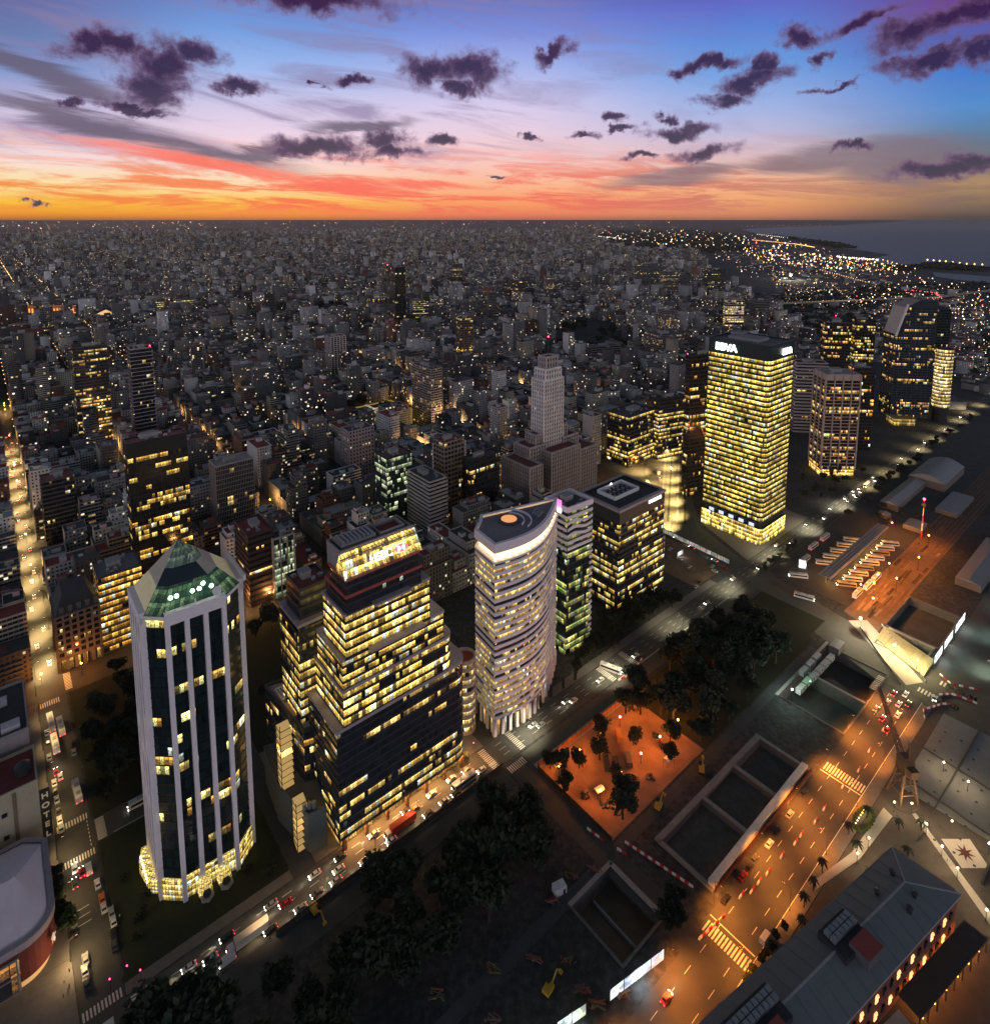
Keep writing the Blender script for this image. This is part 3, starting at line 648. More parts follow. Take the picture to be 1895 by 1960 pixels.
# 2 --- stepped glass tower -------------------------------------------------------------
def stepped_tower():
    r=thing('stepped_tower','stepped yellow-lit glass office tower with a sloping glazed crown and red roof, under HSBC letters','office tower',XY(110,215)); LANDM.append(('stepped glass tower',XY(110,215),70))
    dark=mat('charcoal_cladding',(.028,.030,.034),.5,var=.2); pale=mat('pale_ledge',(.33,.28,.30),.8); led=mat('red_roofing',(.34,.07,.06),.9,var=.3)
    g=glass('yellow_office_glazing',p=.74,c1=(1,.60,.12),c2=(1,.84,.34),bay=1.5,strength=1.35,tint=(.014,.018,.022),seed=11,run=.12,dim=.5)
    gd=glass('dim_office_glazing',p=.28,c1=(1,.5,.1),c2=(1,.8,.4),bay=1.5,strength=1.2,tint=(.014,.018,.024),seed=12,run=.1)
    gc=glass('crown_office_glazing',p=1.3,c1=(1,.66,.16),c2=(1,.8,.3),bay=1.5,strength=1.1,seed=13,dim=.6)
    g3=glass('street_office_glazing',p=.52,c1=(1,.58,.12),c2=(1,.84,.4),bay=1.5,strength=1.25,tint=(.014,.02,.026),seed=16,run=.1)
    tiers=[ # a0,a1,b0,b1,z0,z1,storeys,glass
     (88.5,149.5,196.5,222,6,20.2,4,g3),(88.5,149.5,196.5,222,20.2,51,9,gd),(91.5,142,196.6,221,51,66,4,g),(91.7,137,196.7,219,66,78.4,4,g),
     (93,130,196.2,215,78.4,96,5,g),(93.6,126,196.0,213,96,103,2,gd),(94,125,196.0,210,103,109.5,2,gd)]
    wm=MB()
    for i,(a0,a1,b0,b1,z0,z1,n,gm) in enumerate(tiers):
        P=rect(a0,a1,b0,b1)
        if i<3: # rounded east corner
            c=6 if i<2 else 4; P=[XY(a0,b0)]+[XY(a1-c+c*math.sin(t),b0+c-c*math.cos(t)) for t in [k*math.pi/10 for k in range(6)]]+[XY(a1,b1),XY(a0,b1)]
        if i==0: HEROES.append(offset(rect(a0,a1,b0,b1+22),3))
        storeys(r,P,z0,z1,n,wm,0,gm,.3,.16,11+i)
        if i: m=MB(); m.prism(offset(P,.35),z1-.5,z1+.75,0,0); m.build('terrace',pale if i<5 else led,r)
    # set-back steps on the street side of the upper storeys
    for a0,a1,z in ((102,126,78.8),(104,120,96.4)):
        m=MB(); m.prism(rect(a0,a1,193.2,196.1),z,z+.9,0,0); m.build('terrace',pale,r)
    # entrance loggia with columns, glowing
    fac=glass('loggia_glazing',p=1.5,c1=(1,.42,.09),c2=(1,.6,.2),bay=3.5,strength=.75,seed=15,dim=.7)
    m=MB(); m.prism(rect(90,149,200,221),0.2,6,0,vs=1/6); m.build('loggia_wall',fac,r)
    for k in range(7):
        m=MB(); a=91+k*9.3; m.box((*XY(a,198),.1),(1.3,1.3,6),R(40)); m.build('column',mat('bronze_cladding',(.16,.09,.05),.6),r)
    L=bpy.data.lights.new('loggia_light','AREA'); L.energy=22000; L.color=(1,.42,.12); L.shape='RECTANGLE'; L.size=62; L.size_y=2.5
    lo=bpy.data.objects.new('loggia_light',L); COL.objects.link(lo); lo.parent=r; x,y=XY(122,198); lo.location=(x-r.location.x,y-r.location.y,5.7); lo.rotation_euler=(0,0,R(40))
    # crown: sloping screen, sign, roof with cooling plant
    m=MB(); a0,a1=94,125
    m.face([(*XY(a0-1,195.6),109.8),(*XY(a1+1.5,195.6),109.8),(*XY(a1+1.0,200.5),117.5),(*XY(a0,200.5),117.5)],0,[(0,700.02),(34,700.02),(34,702.9),(0,702.9)])
    m.face([(*XY(a0-.4,195.6),109.8),(*XY(a0-.4,200.5),117.5),(*XY(a0-.4,204.5),109.8)][::-1],0,[(40,700),(44,702),(48,700)])
    m.build('sloping_crown_glass',gc,r)
    m=MB(); m.prism(rect(a0,a1,201,212),109,117.2,0,1); m.parapet(rect(a0,a1,201,212),117,118.6,.5,0,.1); m.build('crown_wall',[mat('grey_render',(.24,.22,.23),.85),led],r)
    m=MB()
    for i in range(8):
        for j in range(5): m.cyl((*XY(97+i*1.7,204+j*1.45),119.4),.62,.7,8)
    m.box((*XY(103,207),117.3),(14.4,8,2.1),R(40)); m.build('cooling_plant',STEEL,r)
    m=MB(); m.parapet(rect(112,123,203,211),117.3,119.2,.3,0,0); m.build('roof_well',mat('grey_render'),r)
    m=MB(); m.beam((*XY(a0-2,196.3),117.8),(*XY(a1+2,196.3),117.8),.35); m.beam((*XY(a0-2,200.8),118.3),(*XY(a1+2,200.8),118.3),.35)
    for k in range(20): m.beam((*XY(a0+k*1.65,196.2),117.8),(*XY(a0+k*1.65,200.9),118.2),.15)
    m.build('crown_frame',pale,r)
    for sgn in (1,):
        s=thing('sign','white illuminated letters HSBC with a red and white hexagon, mounted on the sloping crown','sign',XY(112,196.5),112)
        tx=text('HSBC',3.9,emit('sign_white',(1,.97,.92),3.2),(*XY(108.5,196.2),113.8),R(66),R(40),'letters',s,.1,1.0)
        lg=MB(); C=Vector((*XY(117.2,196.2),113.9)); ux=Vector((CA,SA,0)); n0=Vector((*XY(0,.4),.9)).normalized()
        q=lambda i,j:tuple(C+ux*i*1.6+n0*j*1.5)
        lg.face([q(-1,1),q(1,1),q(1,-1),q(-1,-1)][::-1],0); e=Vector((*XY(0,-.12),.0))
        sh=lambda p:(p[0]+e.x,p[1]+e.y,p[2])
        for tri in ((q(-1,1),q(0,0),q(1,1)),(q(-1,-1),q(1,-1),q(0,0)),(q(-2,0),q(-1,-1),q(-1,1)),(q(2,0),q(1,1),q(1,-1))): lg.face([sh(p) for p in tri],1)
        lo=lg.build('hexagon_logo',[emit('sign_white'),emit('sign_red',(1,.02,.06),2.4)],s); lo.location=tuple(-c for c in s.location)
    wm.build('wall',dark,r)
    # rear-left wing
    w=thing('stepped_wing','slim dark glass wing with yellow-lit storeys behind the left side of the stepped glass tower','office tower',XY(92,232)); HEROES.append(offset(rect(85,101,222,243),2))
    wm=MB(); P1=rect(88,101,226,240); P2=rect(86,101,223.5,243)
    storeys(w,P2,4,80,19,wm,0,glass('wing_glazing',p=.62,c1=(1,.58,.12),c2=(1,.82,.36),bay=1.5,strength=1.2,seed=21,run=.02),.3,.15,21)
    m=MB(); m.prism(offset(P2,.3),79.5,80.8,0,0); m.build('terrace',pale,w)
    storeys(w,P1,80.8,93,3,wm,0,gd,.3,.15,22); finish(w,P1,93,wm,dark,rcol=(.3,.08,.07,0),n=5,seed=3)
    # low podium with terrace to the left, stairs
    p=thing('podium_building','low dark building with a pale roof terrace at the foot of the stepped glass tower','building',XY(80,222)); 
    P=[G(507,1315,38),G(581,1402,38),G(612,1392,38),G(600,1325,38),G(563,1297,38)]; HEROES.append(offset(P,1))
    wm=MB(); storeys(p,P,1,38,10,wm,0,gd,.3,.12,23); wm.parapet(P,37.6,39.2,.6,0,.2); wm.build('wall',dark,p)
    m=MB(); m.face([(x,y,38.1) for x,y in offset(P,-.3)]); m.build('roof_terrace',pale,p)
    m=MB()
    c0,c1,c2,c3=[(*G(*q,38),39.4) for q in ((527,1325),(541,1345),(573,1328),(560,1311))]
    lp=lambda p,q,t:tuple(p[i]*(1-t)+q[i]*t for i in range(3))
    for k in range(7): m.beam(lp(c0,c3,k/6),lp(c1,c2,k/6),.3)
    m.beam(c0,c3,.3); m.beam(c1,c2,.3); m.build('pergola',WHITE,p)
    P=[G(505,1432,16),G(531,1505,16),G(590,1562,16),G(625,1548,16),G(600,1470,16),G(540,1420,16)]
    b=thing('service_block','low grey-green wedge-shaped block beside the lit steel stair tower','building',XY(84,204)); m=MB(); m.prism(P,0.1,16,0,1); m.parapet(P,16,16.8,.3,0,.1); m.build('wall',[mat('grey_green_render',(.10,.12,.12),.8),PAVE],b)
    for k in range(3):
        m=MB(); m.cyl((*G(583+k*9,1552-k*2,16),16.1),.8,2.8,10); m.build('vent_pipe',STEEL,b)
    for n,(a,bb,z0,z1,w_,lb) in enumerate(((*AB(*G(548,1500,16)),16.1,44,5.0,'taller'),(*AB(*G(577,1618,0)),0.1,21,4.6,'lower'))):
        s=thing('stair_tower','%s open steel stair tower glowing yellow beside the stepped glass tower'%lb,'stair tower',XY(a,bb),z0)
        f=MB(); C=[XY(a+i*w_/2,bb+j*w_/2) for i,j in ((-1,-1),(1,-1),(1,1),(-1,1))]
        k=int((z1-z0)/2.8)
        for x,y in C: f.beam((x,y,z0),(x,y,z1),.22)
        for q in range(k+1):
            for i in range(4): f.beam((*C[i],z0+q*2.8),(*C[(i+1)%4],z0+q*2.8),.2)
        o=f.build('frame',mat('dark_metal'),s); o.location=tuple(-c for c in s.location)
        f=MB()
        for q in range(k):
            zz=z0+q*2.8; A,B_,C_,D_=C
            f.face([(*A,zz+.1),(*B_,zz+.1),(*C_,zz+2.6),(*D_,zz+2.6)])
        o=f.build('stair_flights',mat('lit_stair_panel',(.5,.4,.22),.7,em=(1,.62,.2),emst=.35),s); o.location=tuple(-c for c in s.location)
        L=bpy.data.lights.new('stair_light','POINT'); L.energy=4000; L.color=(1,.62,.24); L.shadow_soft_size=.4
        lo=bpy.data.objects.new('stair_light',L); COL.objects.link(lo); lo.parent=s; lo.location=(0,0,(z1-z0)*.6)
stepped_tower()

# 3 --- white crescent tower ------------------------------------------------------------
def crescent_tower():
    r=thing('crescent_tower','white crescent-shaped office tower with ribbon windows and an orange helipad on its lit roof','office tower',XY(190,212)); LANDM.append(('white crescent tower',XY(190,212),60))
    arc=[]
    A0,B0,A1,B1=168.5,201.0,223.5,216.0
    for k in range(15):
        t=k/14; a=A0+(A1-A0)*t; b=B0+(B1-B0)*t-math.sin(math.pi*min(1,t*1.0))*9.0*(1-.15*t); arc.append((a,b))
    back=[(181,226.5),(176.5,221.5),(170.5,217.5)]
    P=[XY(*q) for q in arc+back]; HEROES.append(offset(P,4))
    wm=MB(); white=mat('white_cladding',(.74,.69,.76),.7,var=.08)
    g=glass('crescent_glazing',p=.5,c1=(1,.55,.1),c2=(1,.82,.32),bay=1.2,strength=1.25,tint=(.02,.022,.026),seed=31,run=.12,mull=.1,dim=.45)
    storeys(r,P,8,86,24,wm,0,g,.5,.35,31)
    wm.build('wall',white,r)
    m=MB(); m.prism(offset(P,.2),.1,8,0,vs=1/8); m.build('base_storeys',glass('crescent_base_glazing',p=.5,c1=(1,.6,.2),c2=(1,.75,.4),bay=3.2,strength=.6,tint=(.12,.11,.12),seed=33,mull=.35),r)
    m=MB(); fins(m,P,.1,8.2,6,1.4,.9,0); m.build('base_piers',white,r)
    band=offset(P,-1.6)
    m=MB(); m.prism(band,86,91.2,0,vs=.1); m.build('lit_gallery',mat('lit_gallery_wall',(.8,.7,.5),.7,em=(1,.70,.34),emst=2.4),r)
    m=MB(); m.ring(P,85.4,86.3,.5,0,2.2); m.ring(offset(P,.2),90.6,95,.35,0,1.2); m.build('crown_band',white,r)
    m=MB(); m.face([(x,y,93.6) for x,y in offset(P,-.4)],0,None,(.26,.22,.24,0)); m.build('roof',ROOF,r)
    for k in range(0,15):
        L=MB(); p=offset(P,-.6)[k]; L.ball((*p,86.9),.42,6); L.build('gallery_lamp',EM_WARM,r)
    c=XY(189.3,215.0)
    m=MB(); m.cyl((*c,93.7),5.0,1.1,32,0,col=(.05,.05,.06,0)); m.cyl((*c,94.8),5.0,.05,32,0,col=(.12,.1,.1,0)); m.build('helipad_deck',PAINT,r)
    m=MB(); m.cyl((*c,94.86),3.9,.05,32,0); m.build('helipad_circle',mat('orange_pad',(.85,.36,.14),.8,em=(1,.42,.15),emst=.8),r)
    for rr,w_ in ((7.5,.5),(11,.6)):
        m=MB(); q=[(c[0]+rr*math.cos(t),c[1]+rr*math.sin(t)) for t in [R(-35+k*9) for k in range(15)]]
        for i in range(14): m.beam((*q[i],94.2),(*q[i+1],94.2),w_,0,1.0)
        m.build('roof_rib',white,r)
    for k in range(9):
        m=MB(); a=203+(k%3)*2.0; b=208.4+(k//3)*1.8+ (k%3)*.8; m.box((*XY(a,b),93.7),(1.5,1.3,1.2),R(30)); m.cyl((*XY(a,b),94.9),.5,.25,8); m.build('cooling_unit',STEEL,r)
    sg=thing('sign','small glowing pink and blue sign at the pointed tip of the white crescent tower','sign',XY(224,214.5),88)
    m=MB(); m.box((*XY(223.6,214.0),87.6),(.5,2.6,2.2),R(40)); m.box((*XY(223.6,214.0),90.2),(.5,2.6,4.2),R(40),1); m.box((*XY(223.6,215.4),88),(.55,1.0,5.4),R(40),2)
    o=m.build('panel',[emit('sign_white'),emit('sign_pink',(1,.1,.45),1.6),emit('sign_blue',(.25,.3,1),1.2)],sg); o.location=tuple(-q for q in sg.location)
    # round stair drum at the left
    d=thing('drum_building','short cylindrical office drum with a red roof between the stepped and the crescent towers','building',XY(160.8,215)); c=XY(160.8,214)
    P=[(c[0]+5*math.cos(t),c[1]+5*math.sin(t)) for t in [2*math.pi*k/24 for k in range(24)]]; HEROES.append(offset(P,2))
    wm=MB(); storeys(d,P,0.2,36,9,wm,0,glass('drum_glazing',p=.62,c1=(1,.6,.2),c2=(1,.8,.4),bay=1.3,strength=.9,seed=35),.45,.2,35); wm.parapet(P,35.7,37.4,.5,0,.25); wm.build('wall',mat('tan_render',(.42,.33,.28),.8),d)
    m=MB(); m.face([(x,y,36.1) for x,y in P]); m.build('roof',mat('red_roofing'),d)
crescent_tower()

# 4 --- the generic office slabs --------------------------------------------------------
def office(name,label,P,z,n,gm,wm_col,sp=.3,out=.15,base=0.2,rc=(.1,.1,.1,0),fin=None,seed=0,units=5,short=None,lit_base=None,para=1.0,hut=True,fh_top=0,margin=3):
    r=thing(name,label,'office tower' if z>50 else 'building',cen(P)); HEROES.append(offset(P,margin))
    if short: LANDM.append((short,cen(P),z*.7))
    wm=MB(); wmat=mat('cladding_%02d_%02d_%02d'%tuple(int(q*100) for q in wm_col),wm_col,.6,var=.2)
    z0=base
    if lit_base:
        m=MB(); m.prism(offset(P,-.3),.1,lit_base,0,vs=1/lit_base); m.build('lit_lobby',glass('lobby_glazing_amber',p=1.5,c1=(1,.55,.14),c2=(1,.78,.35),bay=1.6,strength=1.1,seed=9,mull=.12,floors=2.0,dim=.7),r); z0=lit_base
    storeys(r,P,z0,z-fh_top,n,wm,0,gm,sp,out,seed)
    if fh_top: wm.prism(offset(P,.05),z-fh_top,z,0)
    if fin: fins(wm,P,z0,z+.4,fin[0],fin[1],fin[2],0)
    finish(r,P,z,wm,wmat,rcol=rc,seed=seed,n=units,para=para,hut=hut)
    return r
YEL=dict(c1=(1,.60,.12),c2=(1,.84,.34))
g_bbva=glass('bright_office_glazing',p=.98,c1=(1,.66,.10),c2=(1,.88,.30),bay=1.45,strength=1.15,tint=(.01,.02,.022),seed=41,run=.2,dim=.5)
P_=hbox(1358,1475,1521,664,150)
def bank_tower():
    r=thing('bank_tower','tall square glass tower lit yellow on every storey, letters BBVA at its top','office tower',cen(P_)); LANDM.append(('yellow-lit bank tower',cen(P_),90)); HEROES.append(offset(P_,5))
    wm=MB(); c=3; 
    Q=[bi(P_,.06,0),bi(P_,1,0),bi(P_,1,1),bi(P_,0,1),bi(P_,0,.045)]
    storeys(r,Q,17,139,32,wm,0,g_bbva,.40,.3,41)
    lob=glass('tall_lobby_glazing',p=1.5,c1=(1,.70,.16),c2=(1,.85,.34),bay=1.6,strength=1.25,seed=43,mull=.14,floors=4.0,dim=.8)
    m=MB(); m.prism(offset(Q,.4),.2,12.5,0,vs=1/12.5); m.build('lobby',lob,r)
    m=MB(); m.prism(offset(Q,-1.2),12.5,17,0); m.ring(Q,12.4,13,.4,0,1.4); m.build('terrace_storey',mat('dark_teal_cladding',(.015,.03,.03),.35),r)
    m=MB(); m.prism(offset(Q,.1),139,150,0,vs=.15); fins(m,Q,139,150,1.5,.12,.1,0); m.build('crown_wall',mat('dark_teal_cladding'),r)
    m=MB(); m.face([(x,y,149.4) for x,y in offset(Q,-.5)],0,None,(.16,.15,.16,0)); m.build('roof',ROOF,r)
    m=MB(); m.parapet(Q,149.2,150.8,.6,0,.2); m.build('parapet',mat('dark_teal_cladding'),r)
    m=MB(); R1=sub(P_,.28,.72,.3,.8); m.prism(R1,149.4,151.8,0,0); m.prism(sub(P_,.6,.85,.72,.9),149.4,152.6,0,0); m.build('roof_house',mat('grey_render',(.3,.28,.3),.8),r)
    wm.build('wall',mat('black_cladding',(.02,.022,.024),.5),r)
    for k in range(5):
        m=MB(); cc=bi(P_,-.015,.15+.17*k); m.box((*cc,13.4),(.4,3.8,2.4),R(40)); m.build('terrace_lamp_panel',emit('pale_panel',(.75,.85,1),.9),r)
    th=math.atan2(P_[0][1]-P_[3][1],P_[0][0]-P_[3][0])
    s=thing('sign','white glowing letters BBVA on the left face of the tall yellow-lit tower','sign',bi(P_,0,.62),143)
    text('BBVA',7.4,emit('bright_sign',(1,1,.98),6),(*bi(P_,-.016,.70),144.3),R(90),th,'letters',s,.3,.95)
    th2=math.atan2(P_[1][1]-P_[0][1],P_[1][0]-P_[0][0])
    s=thing('sign','white glowing letters BBVA on the right face of the tall yellow-lit tower','sign',bi(P_,.7,0),143)
    text('BBVA',6.0,emit('bright_sign'),(*bi(P_,.68,-.014),143.6),R(90),th2,'letters',s,.3,.95)
bank_tower()
g_or=glass('orange_office_glazing',p=.30,c1=(1,.42,.06),c2=(1,.75,.3),bay=1.5,strength=1.15,tint=(.016,.014,.014),seed=51,run=.15)
g_dk=glass('dark_office_glazing',p=.17,c1=(1,.5,.1),c2=(1,.8,.4),bay=1.6,strength=1.2,tint=(.012,.015,.02),seed=52,run=.12)
g_gr=glass('green_office_glazing',p=.5,c1=(.45,.85,.4),c2=(1,.85,.3),bay=1.7,strength=.75,tint=(.01,.02,.02),seed=53,run=.3)
g_ye=glass('gold_office_glazing',p=.50,c1=(1,.6,.14),c2=(1,.84,.34),bay=1.6,strength=1.15,tint=(.015,.016,.018),seed=54,run=.25)
g_bl=glass('black_glazing',p=.10,c1=(1,.6,.2),c2=(1,.85,.5),bay=1.5,strength=1.1,tint=(.006,.010,.012),seed=55,run=.3)
g_wm=glass('warm_flat_glazing',p=.34,c1=(1,.5,.15),c2=(1,.8,.5),bay=2.0,strength=.9,tint=(.02,.02,.022),seed=56,run=2.0,mull=.3)
g_te=glass('teal_glazing',p=.55,c1=(.6,.95,.75),c2=(.9,1,.85),bay=1.5,strength=.55,tint=(.02,.035,.035),seed=57,run=.3)
# tower behind the crescent, with wavy white bands
def wavy_tower():
    P=[XY(*q) for q in ((232,216),(251,215),(251,232),(232,233))]; r=thing('wavy_tower','dark narrow tower with white wavy bands, squeezed behind the tip of the crescent tower','office tower',cen(P)); HEROES.append(offset(P,3)); LANDM.append(('wavy-banded tower',cen(P),60))
    wm=MB(); storeys(r,P,.2,85,24,wm,0,g_gr,.2,.08,61); wm.build('wall',mat('black_cladding'),r)
    for k in range(7):
        w=MB(); z=83.6-k*3.6
        pts=[]; 
        for e in (3,0):
            (x0,y0),(x1,y1)=P[e],P[(e+1)%4]
            for i in range(10):
                t=i/10 ; pts.append((x0+(x1-x0)*t,y0+(y1-y0)*t,z+(.9*math.sin(t*6.28) if 2<=k<=4 and e==0 else 0)))
        pts.append((*P[1],z))
        for i in range(len(pts)-1):
            p,q=pts[i],pts[i+1]; d=(0,0,1.7); dx,dy=q[0]-p[0],q[1]-p[1]; L=math.hypot(dx,dy) or 1; nx,ny=dy/L*.35,-dx/L*.35
            A=(p[0]+nx,p[1]+ny,p[2]);B=(q[0]+nx,q[1]+ny,q[2]); w.face([A,B,(B[0],B[1],B[2]+1.7),(A[0],A[1],A[2]+1.7)]); w.face([(A[0],A[1],A[2]+1.7),(B[0],B[1],B[2]+1.7),(q[0]-nx,q[1]-ny,q[2]+1.7),(p[0]-nx,p[1]-ny,p[2]+1.7)])
        w.build('wavy_band',mat('white_cladding'),r)
    for k in range(16):
        m=MB(); m.box((*XY(250.2,215.2),8+k*3.4),(2.4,1.2,1.5),R(40)); m.build('corner_block',mat('white_cladding'),r)
    m=MB(); m.face([(x,y,84.6) for x,y in P],0,None,(.1,.1,.1,0)); m.build('roof',ROOF,r); m=MB(); m.parapet(P,84,86.6,.5,0,.3); m.build('parapet',mat('white_cladding'),r); plant(r,P,84.6,4,5)
wavy_tower()
# square office block with the open roof well
def samsung():
    P=hbox(1108,1186,1272,979,67); r=thing('square_office_block','square dark office block with an open roof well and white letters SAMSUNG near its top','office tower',cen(P)); HEROES.append(offset(P,5)); LANDM.append(('square office block',cen(P),50))
    wm=MB(); dark=mat('charcoal_cladding')
    storeys(r,offset(P,.9),.2,36,9,wm,0,g_ye,.38,.12,71); m=MB(); m.prism(offset(P,1.1),36,36.6,0,0); m.build('ledge',dark,r)
    storeys(r,P,36.6,58,6,wm,0,g_ye,.38,.12,72)
    wm.prism(offset(P,.1),58,66,0); fins(wm,P,58,66,3.2,.15,.15,0)
    m=MB(); pale=mat('pale_ledge'); m.ring(P,65.9,67.6,.5,0,2.0); m.build('roof_rim',pale,r)
    well=sub(P,.22,.75,.35,.8); m=MB(); m.face([(x,y,66.4) for x,y in P],0,None,(.05,.05,.055,0)); m.build('roof',ROOF,r)
    m=MB(); m.parapet(well,66.4,68.8,.5,0,0); m.build('roof_well',WHITE,r)
    for i in range(5):
        for j in range(3):
            m=MB(); c=bi(well,.14+.18*i,.2+.28*j); m.box((*c,66.5),(1.6,1.8,1.5),R(40)); m.cyl((*c,68),.6,.2,8); m.build('cooling_unit',STEEL,r)
    m=MB(); m.ball((*bi(well,.5,.9),69.6),.55,8); m.build('roof_lamp',EM_WHITE,r)
    wm.build('wall',dark,r)
    s=thing('sign','white glowing letters SAMSUNG on the dark top band of the square office block','sign',bi(P,.76,0),63.5)
    text('SAMSUNG',2.9,emit('pale_sign',(.8,1,.95),3),(*bi(P,.77,-.012),64.1),R(90),math.atan2(P[1][1]-P[0][1],P[1][0]-P[0][0]),'letters',s,.1,1.0)
samsung()
# named mid-distance towers:  corner pixels of the roof, height, axis angle
office('dark_tower','slim black tower with amber windows just left of the tall yellow-lit tower',hbox(1313,1322,1375,682,125,22,wA=30),125,36,g_or,(.02,.02,.022),.25,seed=81,short='slim black tower',units=2)
P8=hbox(1516,1526,1586,695,80,-8); office('striped_tower','grey tower with dark horizontal window stripes behind the right side of the yellow-lit tower',P8,80,21,g_dk,(.42,.38,.40),.5,.5,seed=82,rc=(.12,.05,.05,0),short='grey striped tower',units=3)
P9=hbox(1559,1582,1648,718,97,-2); office('fin_tower','beige tower with tall vertical fins and amber-lit floors right of the yellow-lit tower',P9,97,27,g_or,(.36,.31,.30),.22,.1,fin=(7,.9,1.0),seed=83,rc=(.3,.3,.3,0),short='beige fin tower',lit_base=6,fh_top=5)
office('dark_slab','dark office slab with orange windows standing left of the pair behind the fin tower',hbox(1572,1580,1631,618,115,-12),115,32,g_or,(.03,.028,.028),.25,.1,fin=(3,.2,.2),seed=84,short='orange-windowed slab',units=3)
office('dark_slab','dark slab with rows of orange windows, right of the pair behind the fin tower',hbox(1632,1637,1677,612,112,-12),112,30,g_ye,(.03,.028,.028),.3,.1,fin=(3,.5,.2),seed=85,units=3)
office('dark_block','black office block hidden behind the right edge of the beige fin tower',hbox(1625,1636,1677,705,88,-2,wB=20),88,24,g_or,(.02,.02,.02),.25,seed=86,units=5,rc=(.3,.3,.3,0))
# big dark tower with the slanted crown
def slant_tower():
    P=hbox(1692,1716,1790,640,106,-6)
    r=thing('slanted_tower','large dark glass tower with a slanted crown near the right edge','office tower',cen(P)); HEROES.append(offset(P,6)); LANDM.append(('slanted-crown tower',cen(P),70))
    wm=MB(); g=glass('grid_glazing',p=.26,c1=(1,.45,.08),c2=(1,.75,.35),bay=1.4,strength=.9,tint=(.012,.022,.032),seed=91,run=.2,mull=.1)
    U=sub(P,.2,1,0,1); gm_=mat('grid_metal',(.05,.055,.06),.5)
    storeys(r,P,6,106,32,wm,0,g,.16,.06,91); fins(wm,P,6,106,5.5,.3,.12,0); storeys(r,U,106,138,10,wm,0,g,.16,.06,92); fins(wm,U,106,138,5.5,.3,.12,0)
    e0,e1=bi(P,.2,0),bi(P,.2,1); k0,k1=bi(P,.55,0),bi(P,.55,1)
    m=MB(); m.face([(*P[0],106),(*e0,106),(*e0,138)]); m.face([(*e1,106),(*P[3],106),(*e1,138)]); m.face([(*e0,138),(*P[1],138),(*P[1],147),(*k0,147)]); m.face([(*P[2],138),(*e1,138),(*k1,147),(*P[2],147)]); m.face([(*P[1],138),(*P[2],138),(*P[2],147),(*P[1],147)]); m.build('crown_wall',mat('blue_black_panel'),r)
    m=MB(); m.face([(*P[0],106),(*e0,138),(*e1,138),(*P[3],106)],0,None,(.40,.38,.36,0)); m.face([(*e0,138),(*k0,147),(*k1,147),(*e1,138)],0,None,(.26,.25,.25,0)); m.face([(*k0,147),(*P[1],147),(*P[2],147),(*k1,147)],0,None,(.12,.13,.14,0)); m.build('roof',ROOF,r)
    L=MB(); L.beam((*bi(P,-.02,-.02),104),(*bi(P,.24,-.02),142),2.0,0,1.4); L.build('roof_beam',WHITE,r)
    wm.build('wall',gm_,r)
    Q=hbox(1674,1712,1770,697,68,-6,wA=20,wB=18); wm=MB(); w=thing('gridded_wing','lower amber-gridded wing at the left foot of the slanted-crown tower','office tower',cen(Q)); HEROES.append(offset(Q,3))
    storeys(w,Q,6,68,20,wm,0,glass('gridded_wing_glazing',p=.6,c1=(.8,.4,.1),c2=(1,.65,.25),bay=1.6,strength=.4,tint=(.03,.03,.03),seed=92,run=.8,mull=.2),.25,.12,92); finish(w,Q,68,wm,mat('grid_metal'),n=2)
    # lit round corner
    c=G(1797,806); 
    cP=[(c[0]+9*math.cos(2*math.pi*k/20),c[1]+9*math.sin(2*math.pi*k/20)) for k in range(20)]
    d=thing('round_lit_tower','round tower drum with cream-lit storeys attached right of the slanted-crown tower','office tower',cen(cP)); HEROES.append(offset(cP,3))
    wm=MB(); storeys(d,cP,18,88,17,wm,0,glass('round_lit_glazing',p=1.3,c1=(1,.68,.3),c2=(1,.86,.55),bay=1.8,strength=.9,seed=93,dim=.7),.28,.15,93); wm.parapet(cP,88,89,.4,0,.1); wm.build('wall',mat('black_cladding'),d)
    m=MB(); m.face([(x,y,88.4) for x,y in cP]); m.build('roof',DARKM,d); m=MB(); m.prism(offset(cP,-1),0.1,18,0); m.build('base',mat('black_cladding'),d)
    Q=hbox(1786,1788,1822,592,126,-6,wB=26); wm=MB(); w=thing('dark_back_tower','blue-black tower with a curved top edge behind the round lit drum at the far right','office tower',cen(Q)); HEROES.append(offset(Q,3))
    storeys(w,Q,.2,126,36,wm,0,g_bl,.16,.06,95); wm.build('wall',mat('grid_metal'),w); m=MB(); n=8
    for i in range(n):
        t0,t1=i/n,(i+1)/n; z0,z1=[126+6*math.cos(q*math.pi/2) for q in (t0,t1)]; m.face([(*bi(Q,t0,0),z0),(*bi(Q,t1,0),z1),(*bi(Q,t1,1),z1),(*bi(Q,t0,1),z0)]); m.face([(*bi(Q,t0,0),125.8),(*bi(Q,t1,0),125.8),(*bi(Q,t1,0),z1),(*bi(Q,t0,0),z0)])
    m.build('roof',mat('blue_black_panel'),w)
    Q=hbox(1803,1810,1850,770,9,-6,wB=30); w=thing('parking_deck','low parking deck with a pale lit top beside the round lit drum','parking deck',cen(Q)); HEROES.append(Q); m=MB(); m.prism(Q,.1,9,0,1)
    for z in (2,5,8): m.ring(Q,z,z+1.2,.3,0,.2)
    m.parapet(Q,9,10,.3); m.build('wall',[CONC,PAVE],w)
